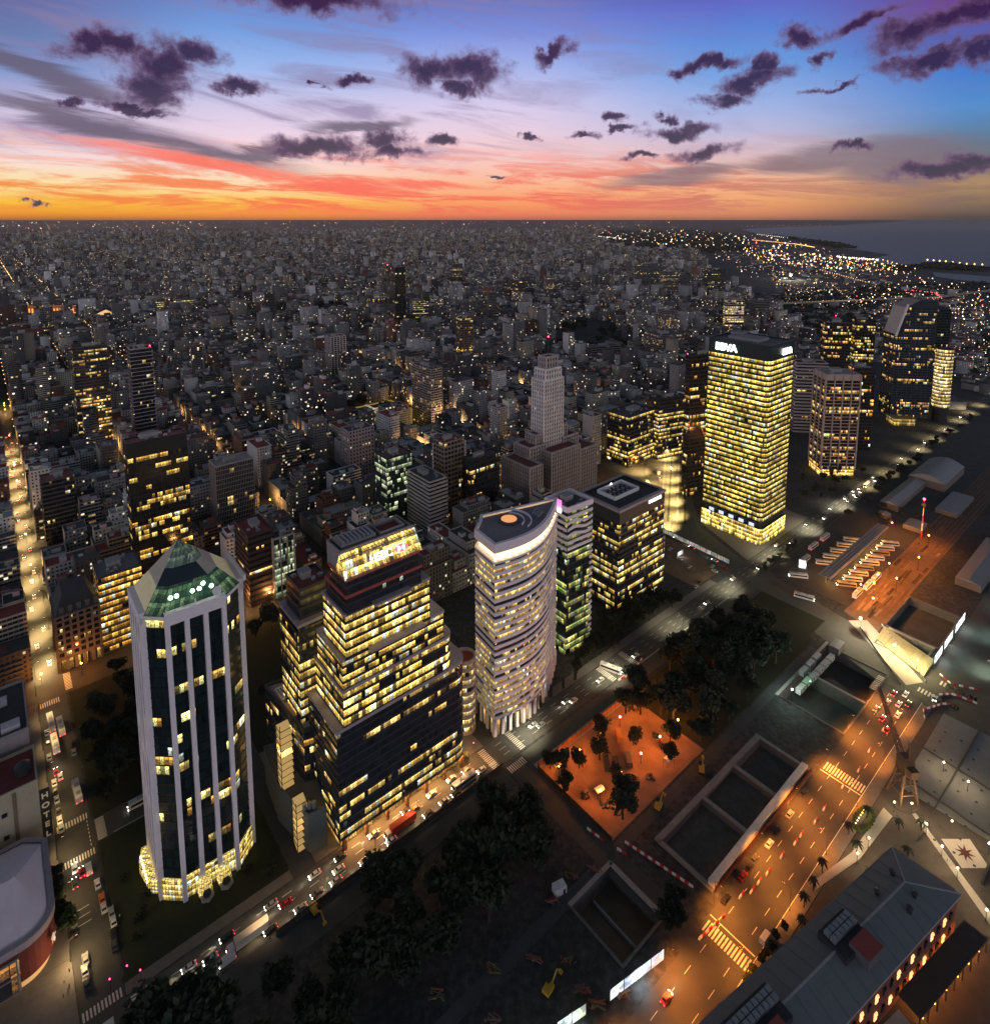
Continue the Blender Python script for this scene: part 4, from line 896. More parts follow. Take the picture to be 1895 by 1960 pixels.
    Q=hbox(1690,1712,1752,800,9,-6,wB=18); w=thing('lit_pavilion','low glowing glass pavilion at the foot of the slanted-crown tower','pavilion',cen(Q)); HEROES.append(Q); m=MB(); m.prism(Q,.1,8,0,vs=.25); m.build('glass_wall',glass('pavilion_glazing',p=1.2,c1=(1,.6,.15),c2=(1,.75,.3),bay=1.8,strength=.8,seed=96),w); m=MB(); m.prism(offset(Q,1.2),8,8.8,0,0); m.build('roof',mat('gold_roof',(.35,.26,.08),.7),w)
slant_tower()
# grooved white tower with its stepped wings
def grooved_tower():
    lab='tall white grooved apartment tower rising from stepped grey wings'
    P=hbox(1020,1042,1078,700,118,40); r=thing('grooved_tower',lab,'apartment tower',cen(P)); LANDM.append(('white grooved tower',cen(P),80)); HEROES.append(offset(P,6))
    stone=mat('weathered_white_stone',(.70,.64,.66),.85,var=.45,scale=.15); stone2=mat('grey_stone',(.40,.35,.36),.9,var=.35,scale=.2)
    g=glass('small_flat_glazing',p=.10,c1=(1,.6,.25),c2=(1,.85,.6),bay=1.7,strength=1.0,tint=(.02,.02,.022),seed=101,run=3,mull=.42)
    def shaft(Q,z0,z1,st,nm='wall'):
        wm=MB(); storeys(r,Q,z0,z1,int((z1-z0)/3.4),wm,0,g,.42,.05,101+int(z1)); fins(wm,Q,z0,z1+1.2,2.9,1.15,.9,0); wm.parapet(Q,z1-.3,z1+1.6,.5,0,.5); wm.build(nm,st,r)
        m=MB(); m.face([(x,y,z1) for x,y in Q],0,None,(.2,.07,.06,0)); m.build('roof',ROOF,r)
    shaft(P,30,104,stone); shaft(sub(P,.1,.9,.06,.94),104,113,stone,'setback'); shaft(sub(P,.22,.78,.2,.8),113,123,stone2,'top_block')
    for args in ((-.8,0,-.15,1.2,50),(1,1.8,-.1,1.1,50),(-1.4,-.8,-1.2,1.2,41),(1.6,2.5,-.7,1.3,38),(-.2,1.3,-1.0,0,46),(-.35,0,.1,.9,58),(1.0,1.3,.1,.9,60)):
        s0,s1,t0,t1,z=args; Q=sub(P,s0,s1,t0,t1); HEROES.append(offset(Q,2)); shaft(Q,.2,z,stone2,'wing_wall')
    m=MB(); c=bi(P,.5,.5); m.beam((*c,122),(*c,140),.5); 
    for k in range(8): m.beam((c[0]-2.5,c[1],122+k*.01),(c[0],c[1],136),.1); m.beam((c[0]+2.5,c[1],122),(c[0],c[1],136),.1)
    m.build('mast',DARKM,r)
    mb=MB(); mb.ball((*c,140.6),.7,8); mb.build('mast_lamp',emit('red_lamp',(1,.03,.08),14),r)
grooved_tower()
office('stepped_office','stepped office block with bright yellow windows by the lit wide avenue',hbox(1163,1204,1256,800,50,40),50,13,g_ye,(.035,.034,.036),.35,seed=111,short='stepped yellow office',rc=(.08,.08,.1,0))
office('dark_office','dark office block with yellow windows between the stepped office and the slim black tower',hbox(1252,1262,1312,765,62,25),62,16,g_ye,(.02,.02,.022),.4,seed=112,short='avenue office')
office('black_slab_tower','broad black curtain-wall tower with a red roof and dishes behind the pyramid crown',hbox(235,242,357,853,102),102,29,glass('slab_glazing',p=.30,c1=(1,.5,.08),c2=(1,.78,.3),bay=1.5,strength=1.15,tint=(.012,.013,.016),seed=113,run=.13),(.012,.012,.014),.12,.06,fin=(1.6,.1,.1),seed=113,rc=(.36,.14,.13,0),short='broad black tower',fh_top=9,units=8)
office('banded_tower','dark tower with thin bands of amber windows at the far left',hbox(135,138,204,667,105),105,30,glass('banded_glazing',p=.42,c1=(1,.48,.1),c2=(1,.8,.4),bay=1.7,strength=1.0,tint=(.015,.02,.024),seed=114,run=.15),(.03,.032,.036),.4,.25,seed=114,short='amber-banded tower')
office('balcony_tower','dark slender tower ringed by thin pale floor slabs at the left',hbox(243,249,290,670,105,40),105,26,g_bl,(.30,.27,.29),.16,1.0,seed=115,short='slab-ringed tower',rc=(.05,.05,.05,0))
office('framed_tower','dark ribbed tower with a white grid frame on both edges beside the bright street',hbox(71,79,140,925,52,40,wB=16),52,16,g_bl,(.05,.048,.055),.3,.2,seed=116,rc=(.34,.12,.11,0),short='grid-framed tower')
office('ribbed_block','pale office block with closely spaced vertical ribs and a flat pink roof',hbox(400,412,484,895,52,40),52,14,g_bl,(.34,.31,.31),.12,.05,fin=(1.3,.22,.35),seed=117,rc=(.42,.33,.33,0),short='ribbed block')
office('brown_slab','dark brown slab with an almost windowless front beside the portal-framed block',hbox(448,474,523,1030,46,40),46,12,g_dk,(.05,.03,.03),.55,.1,seed=118,rc=(.25,.06,.06,0),short='brown slab')
office('portal_block','narrow block with a white portal frame and greenish windows',hbox(519,522,562,1035,40,40,wB=10),40,10,g_te,(.4,.37,.36),.12,.1,fin=(5,.8,.7),seed=119,short='portal block')
office('glass_lean_tower','dark tower with a leaning glass side and pale lit lower floors',hbox(702,740,788,880,60,40,wB=18),60,17,g_te,(.02,.02,.022),.2,.1,seed=120,rc=(.2,.11,.1,0),short='leaning glass tower')
office('white_slab','slim white slab wall with dark balconies right of the leaning glass tower',hbox(788,822,855,925,48,40,wB=30),48,16,g_bl,(.42,.38,.39),.5,.6,seed=121,short='white balcony slab')
office('grid_tower','brown grid-fronted tower with one bright yellow floor',hbox(818,850,888,850,66,40,wB=14),66,18,g_dk,(.22,.17,.16),.35,.3,fin=(3.4,.6,.35),seed=122,short='brown grid tower',rc=(.3,.1,.08,0))
office('black_office','black office block with short rows of yellow windows left of the grooved tower wings',hbox(885,900,956,884,55,40),55,14,g_dk,(.015,.014,.015),.3,.1,seed=123,short='black office')
office('blue_black_tower','lone tall blue-black tower with two red beacons in the middle distance',hbox(738,756,776,512,145,20),145,40,g_bl,(.015,.022,.026),.15,.05,seed=124,short='lone dark tower')
office('green_black_block','wide blue-black block with yellow lines of windows beside the lone tall tower',hbox(779,790,820,577,78,12),78,20,glass('thin_yellow_glazing',p=.42,c1=(.9,.75,.1),c2=(1,.85,.2),bay=2.5,strength=.8,seed=125,tint=(.012,.02,.022),run=.4),(.02,.025,.026),.55,.1,seed=125,short='yellow-lined block')
office('apartment_slab','tall apartment slab with hundreds of small balconies and a white top band',hbox(782,825,846,708,70,40,wB=40),70,24,g_wm,(.27,.225,.22),.4,.35,fin=(3.2,.25,.5),seed=126,short='tall balcony slab')
office('pale_tower','pale apartment tower with a white frame and dark window strips',hbox(613,633,660,646,66,40,wB=18,wA=24),66,22,g_bl,(.42,.37,.37),.3,.1,fin=(4.5,1.4,.5),seed=127,short='pale framed tower')
office('punched_block','mauve-grey block with square punched windows right of the white blank wall',hbox(652,668,715,828,46,40,wB=16),46,13,g_bl,(.36,.30,.32),.5,.2,fin=(3.3,1.6,.3),seed=128,short='punched block')
office('lit_slab','dark slab with glowing rows of windows in the far left centre',hbox(288,300,370,578,40,30,wB=20),40,8,glass('row_glazing',p=.8,c1=(1,.85,.4),c2=(1,.95,.6),bay=2.5,strength=1.0,seed=129),(.03,.03,.03),.5,.1,seed=129,short='glowing-row slab')
office('gold_block','small gold-lit glass block by the dark square',hbox(700,707,740,573,40,30,wB=20),40,9,g_ye,(.06,.05,.02),.3,.1,seed=130,short='gold-lit block')
office('curved_block','banded office block with rows of dim windows right of centre in the distance',hbox(972,980,1010,537,70,20),70,18,g_dk,(.06,.06,.055),.45,.1,seed=131,short='distant banded block')
office('step_top_tower','grey art-deco tower with a stepped top on the far side of the dark square',hbox(1262,1272,1296,595,75,20,wB=20),75,22,g_wm,(.16,.145,.15),.45,.2,fin=(3,.5,.4),seed=132,short='art-deco tower')
P_k=hbox(1240,1262,1310,640,55,20,wB=40); office('deco_wing','stepped grey lower wings hugging the foot of the art-deco tower',P_k,52,16,g_wm,(.15,.135,.14),.45,.2,fin=(3,.5,.4),seed=133)
office('long_office','long low office slab with white bands near the trees',hbox(1128,1135,1185,665,30,20,wB=20),30,8,g_dk,(.2,.19,.19),.4,.3,seed=134,short='white-banded slab')
office('twin_top_tower','tall tower with amber windows and a bright strip halfway up, right of the balcony slab',hbox(868,880,905,610,90,20,wB=18),90,26,g_or,(.10,.085,.08),.3,.1,fin=(6,.8,.4),seed=135,short='bright-strip tower')
office('white_ribbed_tower','white tower with lit rows of windows beyond the yellow-lit tower',hbox(1386,1390,1425,575,70,0,wB=14),70,16,g_ye,(.4,.36,.36),.35,.15,seed=136,short='white ribbed tower')
for i,(uL,uF,uR,v,z) in enumerate(((1350,1355,1390,515,95),(1260,1268,1300,520,80),(1210,1220,1262,505,90),(1222,1224,1232,430,130),(640,645,655,445,110),(1040,1046,1062,530,70),(500,506,525,560,70),(70,76,92,590,60),(930,936,950,560,70),(860,866,885,505,80),(1440,1448,1475,575,60))):
    office('apartment_tower',['cream-edged dark apartment tower far off at the right, beyond the yellow-lit tower','slab of flats with scattered lights left of the cream-edged tower','broad dark block of flats with scattered lights near the dark wood','lone very tall tower on the horizon near the white floodlights','slim dark tower breaking the far haze left of centre','pair-topped block of flats near the middle of the horizon','checker-windowed tower left of centre','slender grey tower at the far left edge of the old quarter','pale striped block of flats beyond the lone dark tower','tower of flats just right of the lone dark tower','squat pale tower by the railway lines'][i],
        hbox(uL,uF,uR,v,z,15,wB=20),z,int(z/3.6),g_wm if i%2 else g_bl,(.16,.15,.15) if i%3 else (.07,.07,.075),.4,.3,fin=(4,.5,.4) if i%2 else None,seed=140+i,units=2,margin=8)
# left office with orange bands, old mansard block
office('amber_band_block','dark office block with bright orange window bands and roof plant beside the old mansard block',rect(37,58,381,402),45,12,glass('amber_glazing',p=.78,c1=(1,.42,.06),c2=(1,.7,.2),bay=1.5,strength=1.15,seed=160,run=.12),(.05,.045,.045),.35,.2,seed=160,rc=(.22,.2,.21,0),short='amber-banded block',units=9)
def mansard():
    P=rect(17,36.5,381,404); r=thing('mansard_block','old dark stone block with a slate mansard roof and lit arcade','building',cen(P)); HEROES.append(offset(P,2)); LANDM.append(('old mansard block',cen(P),30))
    wm=MB(); storeys(r,P,7,31,7,wm,0,g_bl,.35,.3,161); fins(wm,P,7,31,3.2,1.1,.4,0); wm.ring(P,30.6,31.6,.9,0,.5); st=mat('dark_stone',(.12,.105,.10),.9,var=.3); wm.build('wall',st,r)
    m=MB(); Q=offset(P,-4); z0,z1=31.6,41
    for i in range(4):
        j=(i+1)%4; m.face([(*P[i],z0),(*P[j],z0),(*Q[j],z1),(*Q[i],z1)])
    m.face([(x,y,z1) for x,y in Q]); m.build('mansard_roof',mat('slate',(.03,.032,.04),.7),r)
    for i in range(5):
        d=MB(); a=19+3.9*i; d.prism(rect(a,a+1.8,381.3,385),31.6,35,0,0); d.beam((*XY(a+.9,381.2),35),(*XY(a+.9,385.5),35),2.2,0,1.2); d.build('dormer',st,r)
    m=MB(); m.prism(offset(P,-.3),.1,7,0,vs=1/7); m.build('arcade_windows',glass('arcade_glazing',p=1.0,c1=(1,.6,.15),c2=(1,.75,.3),bay=3.2,strength=1.0,seed=162,mull=.3),r); m=MB(); fins(m,P,.1,7,3.9,1.6,.8,0); m.ring(P,6.4,7.2,.5,0,.5); m.build('arcade_piers',st,r)
mansard()
# arena and hotel block at the left edge
def arena():
    r=thing('arena','red-walled arena with a big pale shed roof and rounded corner at the lower left','arena',XY(-20,240)); LANDM.append(('arena',XY(-20,240),10))
    c=9; A1,B0,B1=3.0,222.0,262.0
    P=[XY(-70,B0)]+[XY(A1-c+c*math.sin(t),B0+c-c*math.cos(t)) for t in [k*math.pi/16 for k in range(9)]]+[XY(A1,B1-5),XY(A1-6,B1),XY(-70,B1)]
    HEROES.append(offset(P,3)); red=mat('dark_red_wall',(.14,.028,.024),.8,var=.25); pale=mat('pink_grey_metal_roof',(.85,.70,.74),.7,var=.15,scale=.3)
    m=MB(); m.prism(P,3.5,15,0); m.prism(offset(P,-1.5),.1,3.5,1); m.build('wall',[red,mat('lit_foyer',(.6,.4,.2),.7,em=(1,.55,.2),emst=.45)],r)
    m=MB(); m.ring(P,14.6,17,.6,0,1.2); m.build('cornice',mat('pale_ledge'),r)
    m=MB(); Q=offset(P,-1.0); ridge=[(*XY(-70,242),24),(*XY(-6,242),22)]
    lo=[p for p in Q if AB(*p)[1]<242]; hi=[p for p in Q if AB(*p)[1]>=242]
    lo.sort(key=lambda p:AB(*p)[0]+AB(*p)[1]*.3); hi.sort(key=lambda p:AB(*p)[0]-AB(*p)[1]*.3)
    for S,fl in ((lo,1),(hi,0)):
        pts=[(*p,16.4) for p in S]
        for i in range(len(pts)-1):
            f=[pts[i],pts[i+1],ridge[1] if i>0 else ridge[1]]; m.face(f if fl else f[::-1])
        f=[pts[0],ridge[1],ridge[0]]; m.face(f if fl else f[::-1])
    e=[(*lo[-1],16.4),(*hi[-1],16.4),ridge[1]]; m.face(e)
    for k in range(12):
        q=-68+k*5.6
        m.beam((*XY(q,224.5),16.9),(*XY(q,242),23.9-.02*k),.18,0,.12); m.beam((*XY(q,260.5),16.9),(*XY(q,242),23.9-.02*k),.18,0,.12)
    m.build('roof',pale,r)
    for a,b in ((-22,234),(-14,238),(-12,229)):
        v=MB(); v.cyl((*XY(a,b),18.5),.5,2.2,8); v.cyl((*XY(a,b),20.6),.75,.4,8); v.build('roof_vent',STEEL,r)
    m=MB()
    for a in (-46,-36,-26,-16,-7): m.beam((*XY(a,B0-.5),1),(*XY(a,B0-.5),13),.5)
    for z in (1.4,7,13): m.beam((*XY(-60,B0-.5),z),(*XY(-6.5,B0-.5),z),.5)
    m.build('window_frame',STEEL,r)
    m=MB(); m.prism(rect(-60,-6.5,B0-.25,B0),1.5,13,0,vs=1/4); m.build('window_band',glass('arena_glazing',p=.4,c1=(1,.4,.1),c2=(1,.6,.25),bay=3,strength=.5,seed=171,tint=(.03,.03,.035)),r)
    m=MB(); C=Vector((*XY(1.6,225.2),9.5)); 
    fig=[(-.9,-2),(-.3,-.6),(-.8,.4),(-.2,1.6),(.1,2.1),(.5,1.3),(1.3,1.0),(.6,.4),(.9,-.8),(.5,-2),(.2,-.8)]
    d=Vector((math.cos(R(-5)+R(0)),math.sin(R(-5)),0)); d=Vector((CA*.75-(-SA)*-.66*0,SA*.75,0)).normalized(); d=Vector(XY(.72,.69)).to_3d().normalized()
    nrm=Vector((d.y,-d.x,0)); f=[tuple(C+d*x+Vector((0,0,z))+nrm*.9) for x,z in fig]; m.face(f); m.build('wall_emblem',WHITE,r)
    L=bpy.data.lights.new('foyer_light','POINT'); L.energy=3000; L.color=(1,.62,.28); L.shadow_soft_size=.5
    lo_=bpy.data.objects.new('foyer_light',L); COL.objects.link(lo_); lo_.parent=r; x,y=XY(6,219); lo_.location=(x-r.location.x,y-r.location.y,5)
arena()
def hotel():
    P=rect(-75,2.5,268,288); r=thing('hotel_building','cream hotel block with brown vertical stripes and a HOTEL sign at the left edge','building',cen(P)); HEROES.append(offset(P,2)); LANDM.append(('cream hotel',XY(-3,278),15))
    cr=mat('cream_render',(.42,.37,.27),.85,var=.15); br=mat('brown_stripe',(.19,.14,.09),.85)
    m=MB(); m.prism(P,.1,32,0); m.parapet(P,31.6,33,.5,0,.1); m.build('wall',cr,r)
    for k in range(6):
        s=MB(); s.prism(rect(-4-k*7.4-1.2,-4-k*7.4,267.75,268),.1,32,0,0); s.build('stripe',br,r)
    for k in range(12):
        s=MB(); a=-7.5-(k%4)*7.4; z=6+(k//4)*9; s.prism(rect(a-1,a+.6,267.8,268),z,z+1.6,0,0); s.build('window',mat('blue_black_panel'),r)
    m=MB(); m.face([(x,y,31.9) for x,y in offset(P,-.3)],0,None,(.22,.05,.05,0)); m.build('roof',ROOF,r); 
    m=MB(); m.prism(rect(-30,-10,273,284),32,36,0,0); m.build('roof_house',mat('grey_render'),r)
    t=MB(); t.cyl((*XY(-1.5,276),32),2.6,3.4,14); t.cyl((*XY(-1.5,276),35.4),2.6,1.6,14,0,.2); t.build('water_tank',DARKM,r)
    s=thing('sign','tall vertical sign reading HOTEL on the corner of the cream hotel','sign',XY(4,270),20)
    b=MB(); b.box((*XY(4.2,269),7),(3.0,.5,20),R(40)); o=b.build('sign_board',mat('dark_metal'),s); o.location=tuple(-q for q in s.location)
    for k,ch in enumerate('HOTEL'): text(ch,3.0,mat('cream_letters',(.6,.5,.3),.7,em=(1,.75,.4),emst=.12),(*XY(4.2,268.6),24.5-k*4),R(90),R(40),'letters',s,.08)
    # grey block behind, with a blank end wall
    P=rect(-75,1.5,291,325); r2=thing('blank_wall_block','pale grey block with a mostly blank wall and white roof huts behind the cream hotel','building',cen(P)); HEROES.append(offset(P,2))
    m=MB(); m.prism(P,.1,38,0,col=(.33,.30,.31,.0),vs=1); m.parapet(P,37.6,39.2,.5,0,.1,(.3,.28,.3,0)); m.build('wall',FAC,r2)
    m=MB(); m.face([(x,y,38) for x,y in offset(P,-.3)],0,None,(.06,.06,.065,0)); m.build('roof',ROOF,r2)
    for k,(a,b,w_,h_) in enumerate(((-4,296,6,2.4),(-12,302,8,3),(-8,314,7,2.2),(-20,308,9,3.2))):
        m=MB(); m.box((*XY(a,b),38),(w_,4,h_),R(40),0,(.5,.46,.5,0)); m.build('roof_house',PAINT,r2)
hotel()
# ---------------------------------------------------------------- the city
import numpy as np
cr_=random.Random(21)
def inside(pt,P):
    x,y=pt; c=False; n=len(P); j=n-1
    for i in range(n):
        xi,yi=P[i];xj,yj=P[j]
        if (yi>y)!=(yj>y) and x<(xj-xi)*(y-yi)/(yj-yi)+xi: c=not c
        j=i
    return c
HB=[(min(p[0] for p in P),max(p[0] for p in P),min(p[1] for p in P),max(p[1] for p in P),P) for P in HEROES]
def clear(Q):
    xs=[p[0] for p in Q];ys=[p[1] for p in Q];a,b,c,d=min(xs),max(xs),min(ys),max(ys)
    for x0,x1,y0,y1,P in HB:
        if a<x1 and b>x0 and c<y1 and d>y0:
            if any(inside(p,P) for p in Q) or any(inside(p,Q) for p in P) or inside(cen(Q),P): return False
    return True
PARKS=[[(1062,668),(1075,620),(1130,612),(1215,628),(1222,668),(1150,685)],[(560,585),(600,578),(660,580),(690,600),(640,612),(570,606)],
       [(1130,452),(1160,440),(1330,438),(1420,450),(1440,478),(1380,484),(1200,478)],[(420,560),(470,556),(470,566),(420,570)],[(640,790),(700,770),(780,800),(770,850),(700,850)]]
LIMIT=[(425,1290),(440,1320),(470,1330),(520,1345),(560,1400),(600,1480),(640,1530),(680,1560),(760,1600),(900,1600)]
def city_here(u,v):
    if v<425: return False
    for (v0,u0),(v1,u1) in zip(LIMIT,LIMIT[1:]):
        if v0<=v<=v1:
            if u>u0+(u1-u0)*(v-v0)/(v1-v0): return False
    return not any(inside((u,v),P) for P in PARKS)
AVE=[XY(*p) for p in ((395,200),(425,215),(480,270),(515,308),(650,395),(630,440),(480,352),(395,276))]
WALLC=[(.26,.25,.25),(.17,.165,.165),(.40,.385,.38),(.56,.54,.535),(.12,.12,.125),(.34,.29,.24),(.46,.42,.34),(.075,.075,.08),(.20,.09,.065),(.72,.69,.68)]
WALLN=['grey','dull grey','light grey','pale','slate grey','tan','cream','dark grey','brick-red','whitish']
ROOFC=[(.07,.07,.075),(.11,.11,.112),(.26,.05,.042),(.42,.40,.40),(.04,.04,.045),(.28,.08,.07)]
ROOFN=['dark roof','grey roof','red roof','pale roof','black roof','pinkish-red roof']
lots=[]
def fill():
    for ia in range(-60,220):
        for ib in range(-3,160):
            a0=18+80*ia; b0=383+80*ib if ib>=0 else 383+80*ib
            a0+=0; ca,cb=a0+34,b0+34
            x,y=XY(ca,cb); d=math.hypot(x,y)
            if y<60 or d>14500: continue
            if abs(x)/y>(1.25 if d<1600 else .88): continue
            if d>5200 and (ia+ib)%2 and cr_.random()<.35: continue
            u,v=PX(x,y,0)
            if u<-700 or not city_here(min(u,1890),v): continue
            if b0<383:
                if not (a0>160 and a0<330) and not a0+68<7: continue
            if b0<300 and a0>0: continue
            if a0+68<7 and b0<320: continue
            dens=cr_.random()
            if d<2300:
                k=5 if d<1300 else 4; s=68/k; used=set(); base=cr_.uniform(13,25)
                for i in range(k):
                    for j in range(k):
                        if (i,j) in used: continue
                        if 0<i<k-1 and 0<j<k-1 and cr_.random()<.5: continue
                        wa=wb=1
                        if i<k-1 and cr_.random()<.32: wa=2
                        elif j<k-1 and (i,j+1) not in used and cr_.random()<.32: wb=2
                        for p in range(wa):
                            for q in range(wb): used.add((i+p,j+q))
                        h=base*cr_.uniform(.55,1.5)
                        if cr_.random()<.14: h*=cr_.uniform(1.4,2.3)
                        h=min(h,64 if d>700 else 50 if d>500 else 34)
                        if d<470: h=min(h,30)
                        lots.append((a0+i*s+.2,a0+(i+wa)*s-.2,b0+j*s+.2,b0+(j+wb)*s-.2,h,d))
            elif d<5200:
                k=3
                for i in range(k):
                    for j in range(k):
                        if cr_.random()<.25: continue
                        s=68/k; h=cr_.uniform(13,34)*(2.0 if cr_.random()<.06 else 1)
                        lots.append((a0+i*s+cr_.uniform(.2,4),a0+(i+1)*s-cr_.uniform(.2,4),b0+j*s+.5,b0+(j+1)*s-cr_.uniform(.5,5),h,d))
            else:
                for i in range(2):
                    s=cr_.uniform(18,36); p=cr_.uniform(0,68-s); q=cr_.uniform(0,68-s)
                    h=cr_.uniform(14,38)*(2.0 if cr_.random()<.08 else 1)*(1.1)
                    lots.append((a0+p,a0+p+s,b0+q,b0+q+s*cr_.uniform(.6,1),h,d))
fill()
AV=[(min(p[0] for p in AVE),max(p[0] for p in AVE),min(p[1] for p in AVE),max(p[1] for p in AVE))]
near=[];far=[]
for L in lots:
    a0,a1,b0,b1,h,d=L
    if d<2300:
        Q=rect(a0,a1,b0,b1)
        if not clear(Q) or any(inside(p,AVE) for p in Q): continue
        u,v=PX(*cen(Q),h)
        if d<1100 and -30<u<1925 and v<1960: near.append(L); continue
    far.append(L)
near.sort(key=lambda L:L[5]); far+=near[285:]; near=near[:285]

SIDE=[('in front of',0,1),('behind',0,-1),('left of',-1,0),('right of',1,0)]
used_labels={}
def city_building(L):
    a0,a1,b0,b1,h,d=L; ci=cr_.choices(range(10),(6,6,6,5,4,4,4,3,2,3))[0]; ri=cr_.choices(range(6),(5,5,3,4,3,2))[0]
    n=max(3,round(h/2.6)); h=n*2.6; P=rect(a0,a1,b0,b1); c=cen(P)
    r=thing('apartment_building' if n>7 else 'town_house',None,None,c)
    u,v=PX(*c,h*.6)
    best=sorted(((PX(*p,z)[0]-u)**2+((PX(*p,z)[1]-v)*1.4)**2,nm,PX(*p,z)) for nm,p,z in LANDM)[0]
    nu,nv=best[2]; rel=('left of' if nu>u else 'right of') if abs(nu-u)>abs(nv-v)*1.1 else ('beyond' if nv>v else 'in front of')
    size='low' if n<6 else 'medium' if n<10 else 'tall'
    typ=cr_.choice((0,1,2,2,0)) ; tw={0:'with square windows',1:'with ribbon windows',2:'with balconies'}[typ]
    lab='%s %s block, %s, %s, %s the %s'%(size,WALLN[ci],tw[5:],ROOFN[ri],rel,best[1])
    tag(r,lab,'apartment building' if n>7 else 'building')
    col=WALLC[ci]; al=1.0 if typ==1 else .35
    cs=[(*col,al),(*col,0 if cr_.random()<.5 else al),(*col,al),(*col,0 if cr_.random()<.62 else al)]
    uo=cr_.randint(0,900)*2.3; vo=cr_.randint(0,400)*2.6
    m=MB(); W,D=a1-a0,b1-b0; tiers=[(0,1,0,1,0,h)]; top=h; TP=P
    if n>6 and cr_.random()<.55:
        k=cr_.randint(1,3); hh=h-k*2.6; f0=cr_.uniform(.08,.3); f1=cr_.uniform(.08,.3); tiers=[(0,1,0,1,0,hh),(f0,1,f1,1,hh,h)]; TP=sub(P,f0,1,f1,1)
    for s0,s1,t0,t1,z0,z1 in tiers:
        Q=sub(P,s0,s1,t0,t1); m.prism(Q,z0 if z0 else .1,z1,0,cols=cs,uo=uo,vo=vo); m.parapet(Q,z1-.2,z1+.8,.3,0,.06,(*col,0))
        if typ==2:
            for e in (0,3):
                (x0,y0),(x1,y1)=Q[e],Q[(e+1)%4]; l=math.hypot(x1-x0,y1-y0); ex,ey=(x1-x0)/l,(y1-y0)/l
                if cs[e][3]==0 or l<5: continue
                for q in range(1,int((z1-z0)/2.6)):
                    zz=z0+q*2.6; cx_,cy_=(x0+x1)/2+ey*.55,(y0+y1)/2-ex*.55
                    m.box((cx_,cy_,zz),(l*.72,1.1,.9),math.atan2(ey,ex),0,(min(1,col[0]*1.25),min(1,col[1]*1.25),min(1,col[2]*1.25),0))
    m.build('wall',FAC,r)
    m=MB()
    for s0,s1,t0,t1,z0,z1 in tiers: m.face([(x,y,z1+.02) for x,y in offset(sub(P,s0,s1,t0,t1),-.25)],0,None,(*ROOFC[ri],0))
    m.build('roof',ROOF,r)
    th=R(40); m=MB(); q=bi(TP,cr_.uniform(.3,.7),cr_.uniform(.3,.75)); hc=tuple(min(1,x*cr_.uniform(.8,1.3)) for x in col); m.box((*q,h),(cr_.uniform(3,6),cr_.uniform(3,5),cr_.uniform(2.2,3.4)),th,0,(*hc,0),0,(*ROOFC[(ri+1)%6],0)); m.build('roof_house',PAINT,r)
    if cr_.random()<.6:
        m=MB(); q=bi(TP,cr_.uniform(.15,.85),cr_.uniform(.1,.3)); m.cyl((*q,h),1.0,1.9,10,col=(.35,.33,.33,0)); m.build('water_tank',PAINT,r)
    if cr_.random()<.5:
        m=MB(); q=bi(TP,cr_.uniform(.1,.3),cr_.uniform(.5,.9)); m.box((*q,h),(2.4,1.6,1.1),th,0,(.5,.48,.5,0)); m.build('cooling_unit',PAINT,r)
    if cr_.random()<.35:
        m=MB(); q=bi(TP,.7,.2); m.box((*q,h),(4.5,3,2.4),th,0,(.42,.40,.42,0)); m.build('shed',PAINT,r)
    return r
for L in near: city_building(L)

